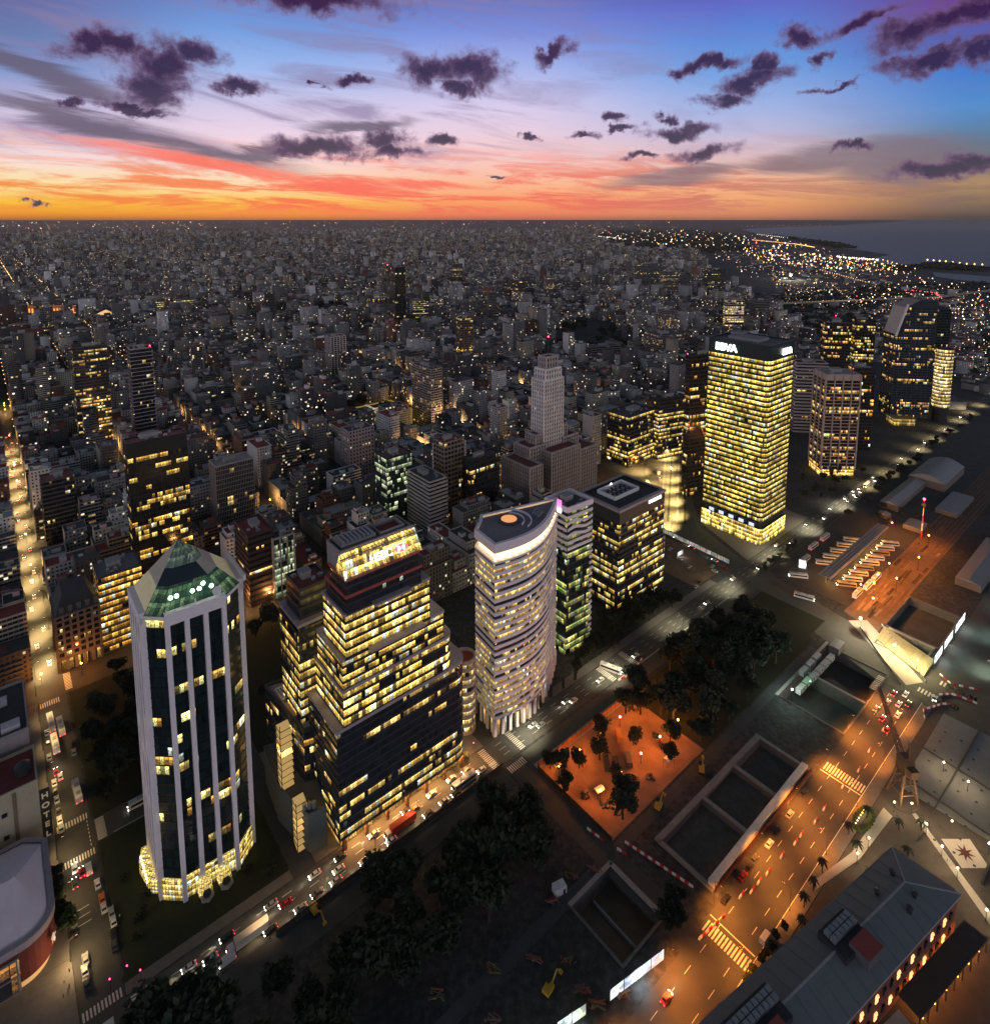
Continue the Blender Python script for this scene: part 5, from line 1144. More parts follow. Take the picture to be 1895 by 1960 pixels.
def box_cloud(name,L,m,label,cat):
    """many far buildings as one mesh, built with arrays"""
    N=len(L); g=np.random.default_rng(5); A=np.array(L,dtype=float)
    # rooftop houses become extra boxes
    k=A[:,5]<3000; E=A[k].copy(); w=E[:,1]-E[:,0]; l=E[:,3]-E[:,2]; s=g.uniform(.1,.5,(len(E),2))
    T=E.copy(); T[:,0]=E[:,0]+w*s[:,0]; T[:,1]=T[:,0]+w*.35; T[:,2]=E[:,2]+l*s[:,1]; T[:,3]=T[:,2]+l*.35
    z0=np.concatenate([np.zeros(N),E[:,4]]); T[:,4]=E[:,4]+g.uniform(2,5,len(E)); B=np.concatenate([A,T]); M=len(B)
    a=B[:,[0,1,1,0]]; b=B[:,[2,2,3,3]]; x=a*CA-b*SA; y=a*SA+b*CA
    V=np.zeros((M,8,3)); V[:,:4,0]=x;V[:,4:,0]=x;V[:,:4,1]=y;V[:,4:,1]=y;V[:,:4,2]=z0[:,None];V[:,4:,2]=B[:,4][:,None]
    base=np.array([[0,1,5,4],[1,2,6,5],[2,3,7,6],[3,0,4,7],[4,5,6,7]]); F=(np.arange(M)*8)[:,None,None]+base[None]
    me=bpy.data.meshes.new(name); me.vertices.add(M*8); me.vertices.foreach_set('co',V.ravel()); me.loops.add(M*20); me.loops.foreach_set('vertex_index',F.ravel().astype(np.int32))
    me.polygons.add(M*5); me.polygons.foreach_set('loop_start',(np.arange(M*5)*4).astype(np.int32)); me.polygons.foreach_set('loop_total',np.full(M*5,4,dtype=np.int32))
    me.materials.append(m); me.materials.append(ROOF); mi=np.zeros((M,5),dtype=np.int32); mi[:,4]=1; me.polygons.foreach_set('material_index',mi.ravel())
    uv=np.zeros((M,5,4,2)); W=[B[:,1]-B[:,0],B[:,3]-B[:,2]]*2
    u0=g.integers(0,900,(M,4))*2.3; v0=g.integers(0,400,M)*2.6
    for f in range(4):
        uv[:,f,0,0]=u0[:,f];uv[:,f,1,0]=u0[:,f]+W[f];uv[:,f,2,0]=u0[:,f]+W[f];uv[:,f,3,0]=u0[:,f]
        uv[:,f,0,1]=v0+z0;uv[:,f,1,1]=v0+z0;uv[:,f,2,1]=v0+B[:,4];uv[:,f,3,1]=v0+B[:,4]
    l=me.uv_layers.new(name='UVMap'); l.data.foreach_set('uv',uv.ravel())
    wc=np.array(WALLC)[g.choice(10,M,p=np.array((6,6,6,5,4,4,4,3,2,3))/43)]*g.uniform(.5,1.1,(M,1)); rc=.75*np.array(ROOFC)[g.choice(6,M,p=np.array((6,6,2,4,4,2))/24)]
    C=np.zeros((M,5,4,4)); C[:,:4,:,:3]=wc[:,None,None,:]; C[:,4,:,:3]=rc[:,None,:]
    al=np.where(g.random(M)<.25,1.0,.35); blank=g.random((M,4))<np.array([.12,.5,.2,.45]); C[:,:4,:,3]=np.where(blank,0,al[:,None])[:,:,None]
    C[N:,:4,:,3]=0
    ca=me.color_attributes.new('Col','FLOAT_COLOR','CORNER'); ca.data.foreach_set('color',C.ravel()); me.update(); me.validate()
    o=bpy.data.objects.new(name,me); COL.objects.link(o); return tag(o,label,cat,kind='stuff')
box_cloud('distant_city',far,FAR,'dense grey city of countless small blocks reaching back to the horizon','city')
print('lots',len(lots),'near',len(near),'far',len(far),'objects',len(bpy.data.objects))
# ---------------------------------------------------------------- trees
tr=random.Random(99)
def crown_mesh(kind,seed):
    r=random.Random(seed); m=MB(); lobes=[]
    if kind=='broad':
        lobes=[(r.uniform(-2.4,2.4),r.uniform(-2.4,2.4),r.uniform(4.6,7.6),r.uniform(.9,1.9)) for _ in range(17)]; n=74; s=.6
    elif kind=='tall':
        lobes=[(r.uniform(-1.5,1.5),r.uniform(-1.5,1.5),3.5+k*1.0,r.uniform(1.1,1.9)) for k in range(8)]; n=110; s=.55
    elif kind=='shrub':
        lobes=[(r.uniform(-1,1),r.uniform(-1,1),.9+r.random(),r.uniform(.7,1.1)) for k in range(4)]; n=60; s=.4
    else: lobes=[(0,0,1.4+k*1.05,.75-.06*k) for k in range(6)]; n=50; s=.4
    for x,y,z,R_ in lobes:
        for _ in range(n):
            t=r.uniform(-1,1);p=r.uniform(0,6.283);q=math.sqrt(1-t*t);rr=R_*(.35+.85*r.random()**.8)
            c=Vector((x+rr*q*math.cos(p),y+rr*q*math.sin(p),z+rr*t*.8)); a=Vector((r.gauss(0,1),r.gauss(0,1),r.gauss(0,1))).normalized(); b=a.orthogonal().normalized(); d=a.cross(b)
            k=s*r.uniform(.5,1.2); m.face([tuple(c+b*k),tuple(c+d*k*.7),tuple(c-b*k),tuple(c-d*k*.7)])
    return m
def make_tree(kind,seed,name='leafy_tree',lm=None):
    t=thing(name,'x','tree',world_parts=False); crown_mesh(kind,seed).build('crown',lm or LEAF,t)
    m=MB(); r=random.Random(seed)
    h={'broad':5.5,'tall':8,'shrub':1,'cone':2}[kind]
    m.cyl((0,0,0),.32 if h>2 else .12,h,8,0,.12)
    if kind=='broad':
        for k in range(5):
            an=r.uniform(0,6.28); m.beam((0,0,2.4+.4*k),(2.1*math.cos(an),2.1*math.sin(an),5+.4*k),.2)
    m.build('trunk',BARK,t); return t
def make_palm():
    t=thing('palm_tree','x','tree',world_parts=False); m=MB(); m.cyl((0,0,0),.28,6.5,8,0,.2); m.build('trunk',BARK,t); m=MB()
    for k in range(15):
        a=k*2*math.pi/15+(k%2)*.2; dx,dy=math.cos(a),math.sin(a); px,py=-dy,dx; P0=Vector((0,0,6.5)); L=2.4+.4*(k%3); up=.9 if k%2 else .35
        pts=[P0+Vector((dx*L*s,dy*L*s,up*s*2-2.6*s*s)) for s in (0,.35,.7,1)]
        for i in range(3):
            w0,w1=(.15,.5,.4,.05)[i],(.15,.5,.4,.05)[i+1]; A,B_=pts[i],pts[i+1]
            m.face([tuple(A+Vector((px,py,0))*w0),tuple(A-Vector((px,py,0))*w0),tuple(B_-Vector((px,py,0))*w1),tuple(B_+Vector((px,py,0))*w1)])
    m.build('crown',LEAF,t); return t
TREES={'broad':[make_tree('broad',k) for k in range(5)],'tall':[make_tree('tall',20+k) for k in range(2)],'shrub':[make_tree('shrub',40,'shrub')],'cone':[make_tree('cone',50,'cypress_tree')],'palm':[make_palm()],'lit':[make_tree('broad',60,'leafy_tree',LEAFW)]}  # the 'lit' tree has its light put into a brighter leaf green
FIRST=set()
for L in TREES.values():
    for t in L: index_kids(t)
def put_tree(kind,a,b,s,label,group=None,z=0.0,ab=True):
    src=tr.choice(TREES[kind]); t=src if src.name not in FIRST else copy_tree(src); FIRST.add(src.name)
    x,y=XY(a,b) if ab else (a,b)
    t.location=(x,y,z); t.rotation_euler=(0,0,tr.uniform(0,6.28)); t.scale=(s*tr.uniform(.9,1.15),s*tr.uniform(.9,1.15),s*tr.uniform(.9,1.1))
    t['label']=label
    if group: t['group']=group
    elif 'group' in t: del t['group']
    return t
def scatter(kind,n,a0,a1,b0,b1,s0,s1,label,group,dmin=5.0,skip=()):
    pts=[]; k=0
    while len(pts)<n and k<n*60:
        k+=1; a,b=tr.uniform(a0,a1),tr.uniform(b0,b1)
        if any((a-p)**2+(b-q)**2<dmin**2 for p,q in pts) or any(x0<a<x1 and y0<b<y1 for x0,x1,y0,y1 in skip): continue
        pts.append((a,b)); put_tree(kind if tr.random()<.8 or kind!='broad' else 'tall',a,b,tr.uniform(s0,s1),label,group,.1)
W='dark bushy tree in the shadowed strip below the avenue'
for _ in range(13):
    a,b=tr.uniform(42,150),tr.uniform(140,176)
    put_tree('broad',a,b,tr.uniform(1.4,2.2),W,'trees of the shadowed strip below the avenue',.1)
for a,b,s in ((25,178,1.7),(31,174,1.6),(20,171,1.5),(36,169,1.3),(29,166,1.4),(15,176,1.5),(94,177,1.1),(99,174,1.0),(91,172,1.0),(138,160,1.1),(134,165,1.0),(128,160,1.1),(112,153,1.2),(117,158,1.1),(107,158,1.2),(120,150,1.1),
   (54,168,1.0),(74,160,1.2),(80,154,1.3),(87,150,1.3),(95,158,1.1),(68,152,1.0),(100,146,1.2),(148,152,1.0),(144,168,.9),(85,163,.8),(60,158,.9)):
    put_tree('broad',a,b,s*1.35,W,'trees of the shadowed strip below the avenue')
scatter('broad',27,20,71,277,360,1.1,1.6,'dark leafy tree in the square behind the pyramid tower','trees of the square behind the pyramid tower',6.5,skip=((50,71,277,300),))
scatter('broad',23,82,158,263,360,1.1,1.6,'dark leafy tree in the park behind the stepped glass tower','trees of the park behind the stepped glass tower',7)
scatter('broad',44,238,345,134,175,1.2,2.0,'dense dark tree in the wood beside the excavated trenches','trees of the dark wood beside the trenches',5.2,skip=((318,345,134,152),))
scatter('broad',15,262,318,204,219,1.0,1.6,'dark tree massed at the foot of the square office block','trees in front of the square office block',5)
scatter('broad',9,228,258,203,212,.7,1.0,'dark pavement tree between the crescent tower and the square block','trees beside the crescent tower',4.5)
scatter('broad',7,520,565,136,182,.6,.9,'dark tree at the far end of the bus terminal','trees behind the bus terminal',6)
scatter('broad',8,398,445,186.3,186.9,.5,.7,'small dark tree on the strip between avenue and bus terminal','trees on the avenue strip',4)
scatter('broad',16,560,900,180,186,.7,1.0,'dark street tree along the far right stretch of the avenue','street trees on the far avenue',9)
scatter('broad',12,520,640,205,240,.6,1.0,'dark tree on the lawns around the beige fin tower','trees around the beige fin tower',8)
scatter('broad',7,350,395,270,330,.8,1.1,'dark tree beside the wide lit avenue below the grooved tower','trees by the wide lit avenue',7)
for b in (256,251,246,241): put_tree('broad',5.0,b,.6,'small street tree close against the arena wall','street trees by the arena')
put_tree('lit',6.5,232,.85,'street tree near the arena corner, its leaves coloured bright green as if lit'); put_tree('broad',5.4,236,.8,'small street tree close against the arena wall','street trees by the arena')
for k in range(6): put_tree('cone',178+k*9,198.9 if k<3 else 200.5,.9,'dark narrow cypress on the pavement in front of the crescent tower','cypresses in front of the crescent tower')
for a,b,s in ((178,167,.85),(186,164,.7),(196,161,.8),(205,168,.7),(182,137,1.1),(188,141,1.0),(214,156,.6),(226,170,.9),(231,165,.9),(228,146,.8),(220,140,.7),(173,160,.7),(176,172,.6),(209,173,.5),(194,150,.55)):
    put_tree('broad',a,b,s*1.35,'tree standing in the orange-lit yard','trees of the orange-lit yard',.14)
for a,b in ((150,198.4),(143,198.4),(137,199)): put_tree('broad',a,b,.5,'small green street tree by the glowing loggia of the stepped tower','street trees by the loggia')
for a,b in ((222,76.5),(213,76),(205,75.7),(197,73),(245,76),(258,74),(239,71),(262,64),(252,58),(232,64),(268,58)): put_tree('palm',a,b,.75,'small palm tree beside the plaza','palm trees of the plaza')
for k in range(14): put_tree('broad',140+k*4.0+tr.uniform(-1,1),77+tr.uniform(-.8,.8),.38,'small hedge-like tree between the orange road and the warehouse','hedge trees beside the warehouse')
for a,b in ((165.6,101),(169,104),(162,103)): put_tree('broad',a,b,1.05,'big dark tree at the orange road corner by the zebra crossing','corner trees by the orange road')
for a,b,s in ((60,214,.5),(24,215,.5),(26,222,.6),(29,228,.5),(66,208,.6),(24,240,.5)): put_tree('shrub',a,b,s*2,'shrub on the lawn around the pyramid tower','shrubs around the pyramid tower')
for i,Pg in enumerate(PARKS[:2]+PARKS[3:]):
    us=[p[0] for p in Pg];vs=[p[1] for p in Pg]; n=0;k=0
    while n<(24,13,4,8)[i] and k<2000:
        k+=1; u,v=tr.uniform(min(us),max(us)),tr.uniform(min(vs),max(vs))
        if inside((u,v),Pg):
            x,y=G(u,v); put_tree('broad',x,y,tr.uniform(1.7,2.6),('dark tree of the square beyond the grooved tower','dark tree of the distant square left of the lone dark tower','dark tree in a small far square','dark tree around the gold-lit hall')[i],('trees of the square beyond the grooved tower','trees of the far square','trees of the small far square','trees around the gold-lit hall')[i],0,False); n+=1
def far_wood():
    m=MB(); r=random.Random(3)
    for Pg,n in ((PARKS[2],900),([(1440,600),(1560,640),(1700,600),(1800,560),(1895,560),(1895,540),(1700,548),(1500,560)],500),([(1700,512),(1790,504),(1895,515),(1895,520),(1790,516),(1720,518)],140),([(1480,449),(1560,460),(1600,464),(1640,475),(1600,474),(1540,464)],160),([(1850,720),(1895,700),(1895,640),(1830,660)],60)):
        us=[p[0] for p in Pg];vs=[p[1] for p in Pg]; c=0;k=0
        while c<n and k<n*20:
            k+=1; u,v=r.uniform(min(us),max(us)),r.uniform(min(vs),max(vs))
            if not inside((u,v),Pg): continue
            x,y=G(u,v); d=math.hypot(x,y); s=min(max(6,d*.0035),26); c+=1
            for _ in range(9):
                q=Vector((x+r.gauss(0,s*.7),y+r.gauss(0,s*.7),r.uniform(2,min(s*1.1,14)))); a=Vector((r.gauss(0,1),r.gauss(0,1),r.gauss(0,1))).normalized(); b=a.orthogonal().normalized(); e=a.cross(b); w=s*.45
                m.face([tuple(q+b*w),tuple(q+e*w),tuple(q-b*w),tuple(q-e*w)])
    tag(m.build('distant_woods',LEAF),'dark masses of far-off trees around the railway lands and the shore','woods',kind='stuff')
far_wood()
# ---------------------------------------------------------------- vehicles
VC={'white':(.62,.62,.62),'silver':(.32,.33,.34),'black':(.015,.015,.017),'red':(.35,.02,.02),'dark grey':(.06,.06,.065),'blue':(.03,.06,.18),'taxi black and yellow':(.02,.02,.02),'orange':(.6,.16,.03)}
TYRE=mat('tyre_rubber',(.015,.015,.015),.9); VG=mat('vehicle_glass',(.02,.022,.026),.12,spec=.6); HEAD=emit('headlamp_glow',(1,.92,.72),30); TAIL=emit('tail_lamp_glow',(1,.03,.06),9); OFFL=mat('lamp_lens',(.5,.5,.5),.2); OFFT=mat('red_lens',(.3,.02,.02),.3)
def paintm(c): return mat('car_paint_'+c.replace(' ','_'),VC[c],.3,.1,var=.05)
def extr(m,prof,w0,w1=None,mi=0):
    """profile in x,z swept across y, with its upper part narrower"""
    n=len(prof); zmax=max(p[1] for p in prof); zmin=min(p[1] for p in prof)
    f=lambda z:w0+( (w1 or w0)-w0)*((z-zmin)/(zmax-zmin))
    A=[(x,-f(z)/2,z) for x,z in prof]; B=[(x,f(z)/2,z) for x,z in prof]
    for i in range(n):
        j=(i+1)%n; m.face([A[i],B[i],B[j],A[j]],mi)
    m.face(A,mi); m.face(B[::-1],mi)
def wheels(root,xs,w,r_):
    for x in xs:
        for s in (-1,1):
            m=MB(); n=12
            for i in range(n):
                a,b=2*math.pi*i/n,2*math.pi*(i+1)/n
                y0,y1=s*(w/2-.22),s*w/2
                m.face([(x+r_*math.cos(a),y0,r_+r_*math.sin(a)),(x+r_*math.cos(b),y0,r_+r_*math.sin(b)),(x+r_*math.cos(b),y1,r_+r_*math.sin(b)),(x+r_*math.cos(a),y1,r_+r_*math.sin(a))])
            m.face([(x+r_*math.cos(2*math.pi*i/n),s*w/2,r_+r_*math.sin(2*math.pi*i/n)) for i in range(n)]); m.build('wheel',TYRE,root)
def lamps(root,x0,x1,w,z,lit=True,sz=.34):
    for x,nm,mt in ((x0,'headlight',HEAD if lit else OFFL),(x1,'taillight',TAIL if lit else OFFT)):
        for s in (-1,1): m=MB(); m.box((x,s*w,z),(.14,sz,.2)); m.build(nm,mt,root)
def make_car(c,lit,kind='car'):
    t=thing('parked_car' if not lit else 'car','x','car',world_parts=False); m=MB()
    if kind=='van':
        extr(m,[(-2.5,.35),(2.5,.35),(2.55,1.1),(2.0,1.25),(1.5,2.2),(-2.45,2.3)],1.95,1.8); m.build('body',paintm(c),t)
        g=MB(); g.face([(2.02,-.82,1.3),(2.02,.82,1.3),(1.56,.76,2.1),(1.56,-.76,2.1)]); g.build('windscreen',VG,t); wheels(t,(-1.5,1.5),1.9,.36); lamps(t,2.52,-2.5,.75,.75,lit)
    else:
        extr(m,[(-2.15,.3),(2.15,.3),(2.2,.62),(2.05,.82),(1.1,.92),(-1.55,.95),(-2.15,.9)],1.78,1.7)
        extr(m,[(1.1,.9),(.45,1.4),(-.95,1.42),(-1.6,.92)],1.6,1.3)
        m.build('body',paintm(c),t)
        g=MB(); g.face([(1.06,-.72,.95),(1.06,.72,.95),(.48,.62,1.38),(.48,-.62,1.38)]); g.build('windscreen',VG,t)
        g=MB(); g.face([(-1.57,.72,.97),(-1.57,-.72,.97),(-1.0,-.62,1.39),(-1.0,.62,1.39)]); g.build('rear_window',VG,t)
        for s in (-1,1):
            g=MB(); f=[(.95,s*.81,.96),(.42,s*.69,1.36),(-.92,s*.69,1.37),(-1.42,s*.81,.97)]; g.face(f if s>0 else f[::-1]); g.build('side_window',VG,t)
        if c.startswith('taxi'): b=MB(); b.box((-.25,0,1.42),(1.3,1.2,.05)); b.build('roof_panel',mat('taxi_yellow',(.55,.35,.02),.4),t)
        wheels(t,(-1.35,1.35),1.74,.32); lamps(t,2.18,-2.16,.62,.58,lit)
    if lit:
        L=bpy.data.lights.new('headlight_beam','SPOT'); L.energy=1500; L.color=(1,.80,.5); L.spot_size=R(50); L.spot_blend=.6; L.shadow_soft_size=.2; q=bpy.data.objects.new('headlight_beam',L); COL.objects.link(q); q.parent=t; q.location=(2.4,0,.9); q.rotation_euler=(0,R(-78),0)
    index_kids(t); return t
def make_bus(lit=True,c='white'):
    t=thing('bus','x','bus',world_parts=False); m=MB(); extr(m,[(-5.8,.4),(5.7,.4),(5.8,1.5),(5.6,3.05),(-5.7,3.1),(-5.8,1.5)],2.5,2.4); m.build('body',mat('bus_paint_'+c,(.55,.55,.56) if c=='white' else (.30,.22,.12),.45,var=.1),t)
    for s in (-1,1):
        g=MB(); f=[(-5.3,s*1.245,1.35),(5.0,s*1.245,1.35),(5.0,s*1.225,2.45),(-5.3,s*1.225,2.45)]; g.face(f if s<0 else f[::-1]); g.build('side_window',VG,t)
    g=MB(); g.face([(5.83,-1.1,1.3),(5.83,1.1,1.3),(5.70,1.1,2.7),(5.70,-1.1,2.7)]); g.build('windscreen',VG,t)
    for x in (-3.2,1.5): b=MB(); b.box((x,0,3.08),(1.9,1.4,.28)); b.build('roof_unit',STEEL,t)
    wheels(t,(-3.4,3.6),2.46,.5); lamps(t,5.82,-5.84,.95,.75,lit); index_kids(t); return t
def make_truck(c,cab='white',L=11.0):
    t=thing('truck','x','truck',world_parts=False); m=MB(); m.box((-1.5,0,1.0),(L,2.5,2.9)); m.build('trailer',mat('trailer_'+c,{'red':(.45,.06,.03),'cream':(.6,.56,.48)}[c],.6,var=.12),t)
    m=MB(); x=L/2-1.5+.4; extr(m,[(x,.5),(x+2.1,.5),(x+2.15,1.6),(x+1.7,2.8),(x,2.9)],2.4,2.2); m.build('cab',paintm(cab),t)
    g=MB(); g.face([(x+2.13,-1.0,1.75),(x+2.13,1.0,1.75),(x+1.76,.95,2.65),(x+1.76,-.95,2.65)]); g.build('windscreen',VG,t)
    wheels(t,(x+1,-L/2-.2,-L/2+1.1),2.4,.5); lamps(t,x+2.14,-1.5-L/2,.9,.9,True,.4); index_kids(t); return t
TPL={}
def vehicle(kind,c,lit,a,b,head,label,group=None,scale=1.0):
    key=(kind,c,lit)
    if key not in TPL:
        TPL[key]=make_bus(lit,c) if kind=='bus' else make_truck(c) if kind=='truck' else make_car(c,lit,kind); t=TPL[key]
    else: t=copy_tree(TPL[key])
    x,y=XY(a,b); t.location=(x,y,.1); t.rotation_euler=(0,0,R(40+head)); t['label']=label; t.scale=(scale,)*3
    t['category']={'bus':'bus','truck':'truck','van':'van'}.get(kind,'car')
    if kind=='van': t.name='van'; KIDS[t.name]=list(t.children)
    if group: t['group']=group
    elif 'group' in t: del t['group']
    return t
vr=random.Random(4)
# traffic on the avenue comes towards the lower left (heading 180 in the city frame)
vehicle('truck','red',True,111,190.8,180,'long truck with a red trailer driving past the glowing loggia')
vehicle('truck','cream',True,52,190.5,180,'long truck with a cream trailer on the avenue below the pyramid tower')
vehicle('truck','cream',True,7,192.5,180,'truck with a pale trailer nearest the bottom left corner')
vehicle('bus','white',True,142.5,190.4,180,'white bus on the avenue at the corner of the stepped glass tower')
vehicle('bus','white',True,243,193.2,290,'white bus turning across the avenue by the zebra crossing')
vehicle('bus','white',True,602,193,180,'white bus far up the avenue beside the fin tower')
vehicle('van','white',True,45,188.9,180,'pale van right below the cream-trailer truck on the avenue')
tl=[(35,195,'white'),(66,193.5,'red'),(69.5,188.5,'silver'),(59,188.6,'black'),(76,189.5,'dark grey'),(83,189,'silver'),(85.5,192,'white'),(94.5,188.6,'silver'),(123,188.8,'dark grey'),(131,189,'silver'),(129,195,'white'),(137,188.7,'black'),(147,194.5,'dark grey'),
    (186,193.5,'white'),(189,191.2,'silver'),(209,193.6,'silver'),(212,191.5,'white'),(233,192,'white'),(247,196,'dark grey'),(262,191.5,'white'),(398,190.2,'black'),(437,196.6,'white'),(449,191,'silver'),(487,196.4,'dark grey'),
    (556,191.8,'silver'),(559,195,'white'),(570,190,'black'),(573,193,'silver'),(580,196.2,'white'),(584,191.6,'dark grey'),(590,195,'red'),(620,192,'silver'),(627,196,'white'),(680,191,'silver'),(700,195,'dark grey'),(742,192,'white'),(770,194,'silver'),(838,192,'white'),(905,194,'silver'),(102,195.5,'silver'),(106,188.7,'white'),(117,195.6,'black'),(120,194,'dark grey'),(139.5,195.5,'silver'),(152,190.5,'white'),(41,193,'silver'),(47,196,'black'),(62,196.3,'silver'),(78,196,'white'),(88,195.8,'dark grey'),(335,192,'silver'),(372,195,'white'),(508,191.5,'white'),(530,195.5,'silver')]
WORDS=[(0,40,'just before the arena corner'),(40,80,'below the pyramid tower'),(80,100,'between the pyramid and stepped towers'),(100,160,'below the stepped glass tower'),(160,225,'below the crescent tower'),(225,300,'near the turning bus'),(300,460,'in front of the yellow-lit bank tower'),(460,600,'near the fin tower'),(600,1000,'far up the avenue near the slanted tower')]
cnt={}
def ordl(key):
    cnt[key]=cnt.get(key,0)+1; return '' if cnt[key]==1 else ['','','second ','third ','fourth ','fifth ','sixth ','seventh ','eighth ','ninth ','tenth ','eleventh ','twelfth '][cnt[key]]
for a,b,c in tl:
    w_=[t for x,y,t in WORDS if x<=a<y][0]; vehicle('car',c,True,a,b,180,('%s%s car with lit headlamps %s'%(ordl((c,w_)),c,w_)).strip(),'cars driving on the avenue')
for a,b,c in ((383,215,'white'),(386,235,'red'),(389,250,'white'),(402,287,'red'),(421,285,'white'),(431,294,'red'),(447,305,'white'),(470,322,'silver'),(500,330,'white')):
    vehicle('car',c,True,a,b,45 if a>395 else 90,('%s%s car on the wide lit avenue'%(ordl((c,'wide')),c)),'cars on the wide lit avenue')
for a,b in ((437,312),(452,322),(482,333)): vehicle('bus','white',True,a,b,48,('%swhite bus on the wide lit avenue'%ordl('wb')),'buses on the wide lit avenue')
# left street
for a,b in ((10.5,326),(13.5,336),(10.2,342)): vehicle('bus','white',True,a,b,92,('%swhite bus in the left street by the dark square'%ordl('lb')),'buses in the left street')
vehicle('bus','white',True,15.2,291,92,'white bus beside the trees, alone near the zebra crossing of the left street'); vehicle('bus','white',True,36,269,180,'white bus half hidden behind the pyramid tower')
for a,b,c,l in ((8.2,337,'white',0),(8,331,'dark grey',0),(7.8,320,'silver',0),(9.4,309,'red',1),(10.6,305,'white',1),(8.3,303,'white',0),(8.2,298,'black',0),(8.3,293,'white',0),(8.3,288,'dark grey',0),(8.3,281.5,'white',0),(8.4,277,'silver',0),(17,322,'black',0),(16.6,316,'silver',0),
    (12.5,252,'red',1),(10.6,255.5,'white',1),(16.3,243.5,'white',0),(16.8,236.8,'orange',0),(16.8,233,'white',0),(18.6,229.5,'silver',0),(18.6,225.8,'white',0),(18,221.5,'black',0),(17.6,217.5,'dark grey',0),(8.2,234.5,'silver',0),(8.2,230.5,'black',0),(9.2,215.5,'white',0),(9.2,211,'dark grey',0),(9.8,219,'silver',0),(10,249,'dark grey',1)):
    vehicle('car',c,bool(l),a,b,90,('%s%s %s car %s'%(ordl((c,b>270,l)),c,'moving' if l else 'parked','beside the dark square' if b>270 else 'between the arena and the pyramid tower')),'cars in the left street')
vehicle('van','white',True,14.6,251.5,90,'white van between the arena and the pyramid tower')
for k in range(26):
    b=395+k*19+vr.uniform(-5,5); vehicle('car',vr.choice(['white','silver','black']),True,vr.choice([9.3,11.5,13.4]),b,90,'car in the brilliantly lit straight street at far left','cars in the bright straight street')
# orange road and junction
for a,b,c,l in ((235,94.4,'silver',0),(249,95,'dark grey',0),(224,94.6,'black',0),(207,94.8,'dark grey',0),(203,94.6,'black',0),(198,94.5,'red',0),(186,94.6,'black',0),(131,88.5,'red',1),(146,91.5,'red',1),(217,94,'white',0)):
    vehicle('car',c,bool(l),a,b,0,('%s%s %s car on the orange-lit road'%(ordl((c,'or',l)),c,'moving' if l else 'parked')),'cars on the orange-lit road')
vehicle('van','white',False,185,79.6,0,'small pale van parked at the lower edge of the orange-lit road')
for a,b,c in ((318,88,'red'),(326,84,'white'),(331,90,'silver'),(334,86,'white'),(338,83,'dark grey'),(340,90,'red'),(344,86,'white'),(312,84,'red'),(322,92,'black')):
    vehicle('car',c,True,a,b,0,('%s%s car queuing at the junction by the curved barriers'%(ordl((c,'j')),c)),'cars queuing at the junction')
vehicle('car','white',True,352,76,200,'white car turning by the curved red and white barriers')
vehicle('bus','white',True,387,155,290,'white bus crossing the junction before the bus terminal')
for a,b,c in ((420,250,'x'),):
    pass
for i,(a,b,c) in enumerate(((371,208,'white'),(375,212,'silver'),(380,206,'red'),(352,207,'dark grey'),(345,206,'silver'),(362,222,'silver'),(366,232,'white'),(360,240,'dark grey'),(372,244,'white'),(356,250,'silver'),(376,252,'dark grey'))):
    vehicle('car',c,False,a,b,vr.choice((0,90)),('%s%s car parked in the yard right of the square office block'%(ordl((c,'y')),c)),'cars in the yard by the square office block')
# bus terminal
for k in range(9): vehicle('bus','white' if k%3 else 'tan',True,422+k*10,143,128,('%sbus parked aslant on the orange-lit side of the terminal canopy'%ordl('t1')),'buses parked at the terminal')
for k in range(5): vehicle('bus','white',False,438+k*12,163.5,128,('%sbus parked aslant on the dark side of the terminal canopy'%ordl('t2')),'buses parked at the terminal')
for a,b,h in ((432,174,0),(455,178,0),(475,178,0),(408,168,128),(417,134.5,0),(432,133.5,0),(446,133.5,0)): vehicle('bus','white',True,a,b,h,('%sbus standing at the edge of the terminal yard'%ordl('t3')),'buses at the edge of the terminal')
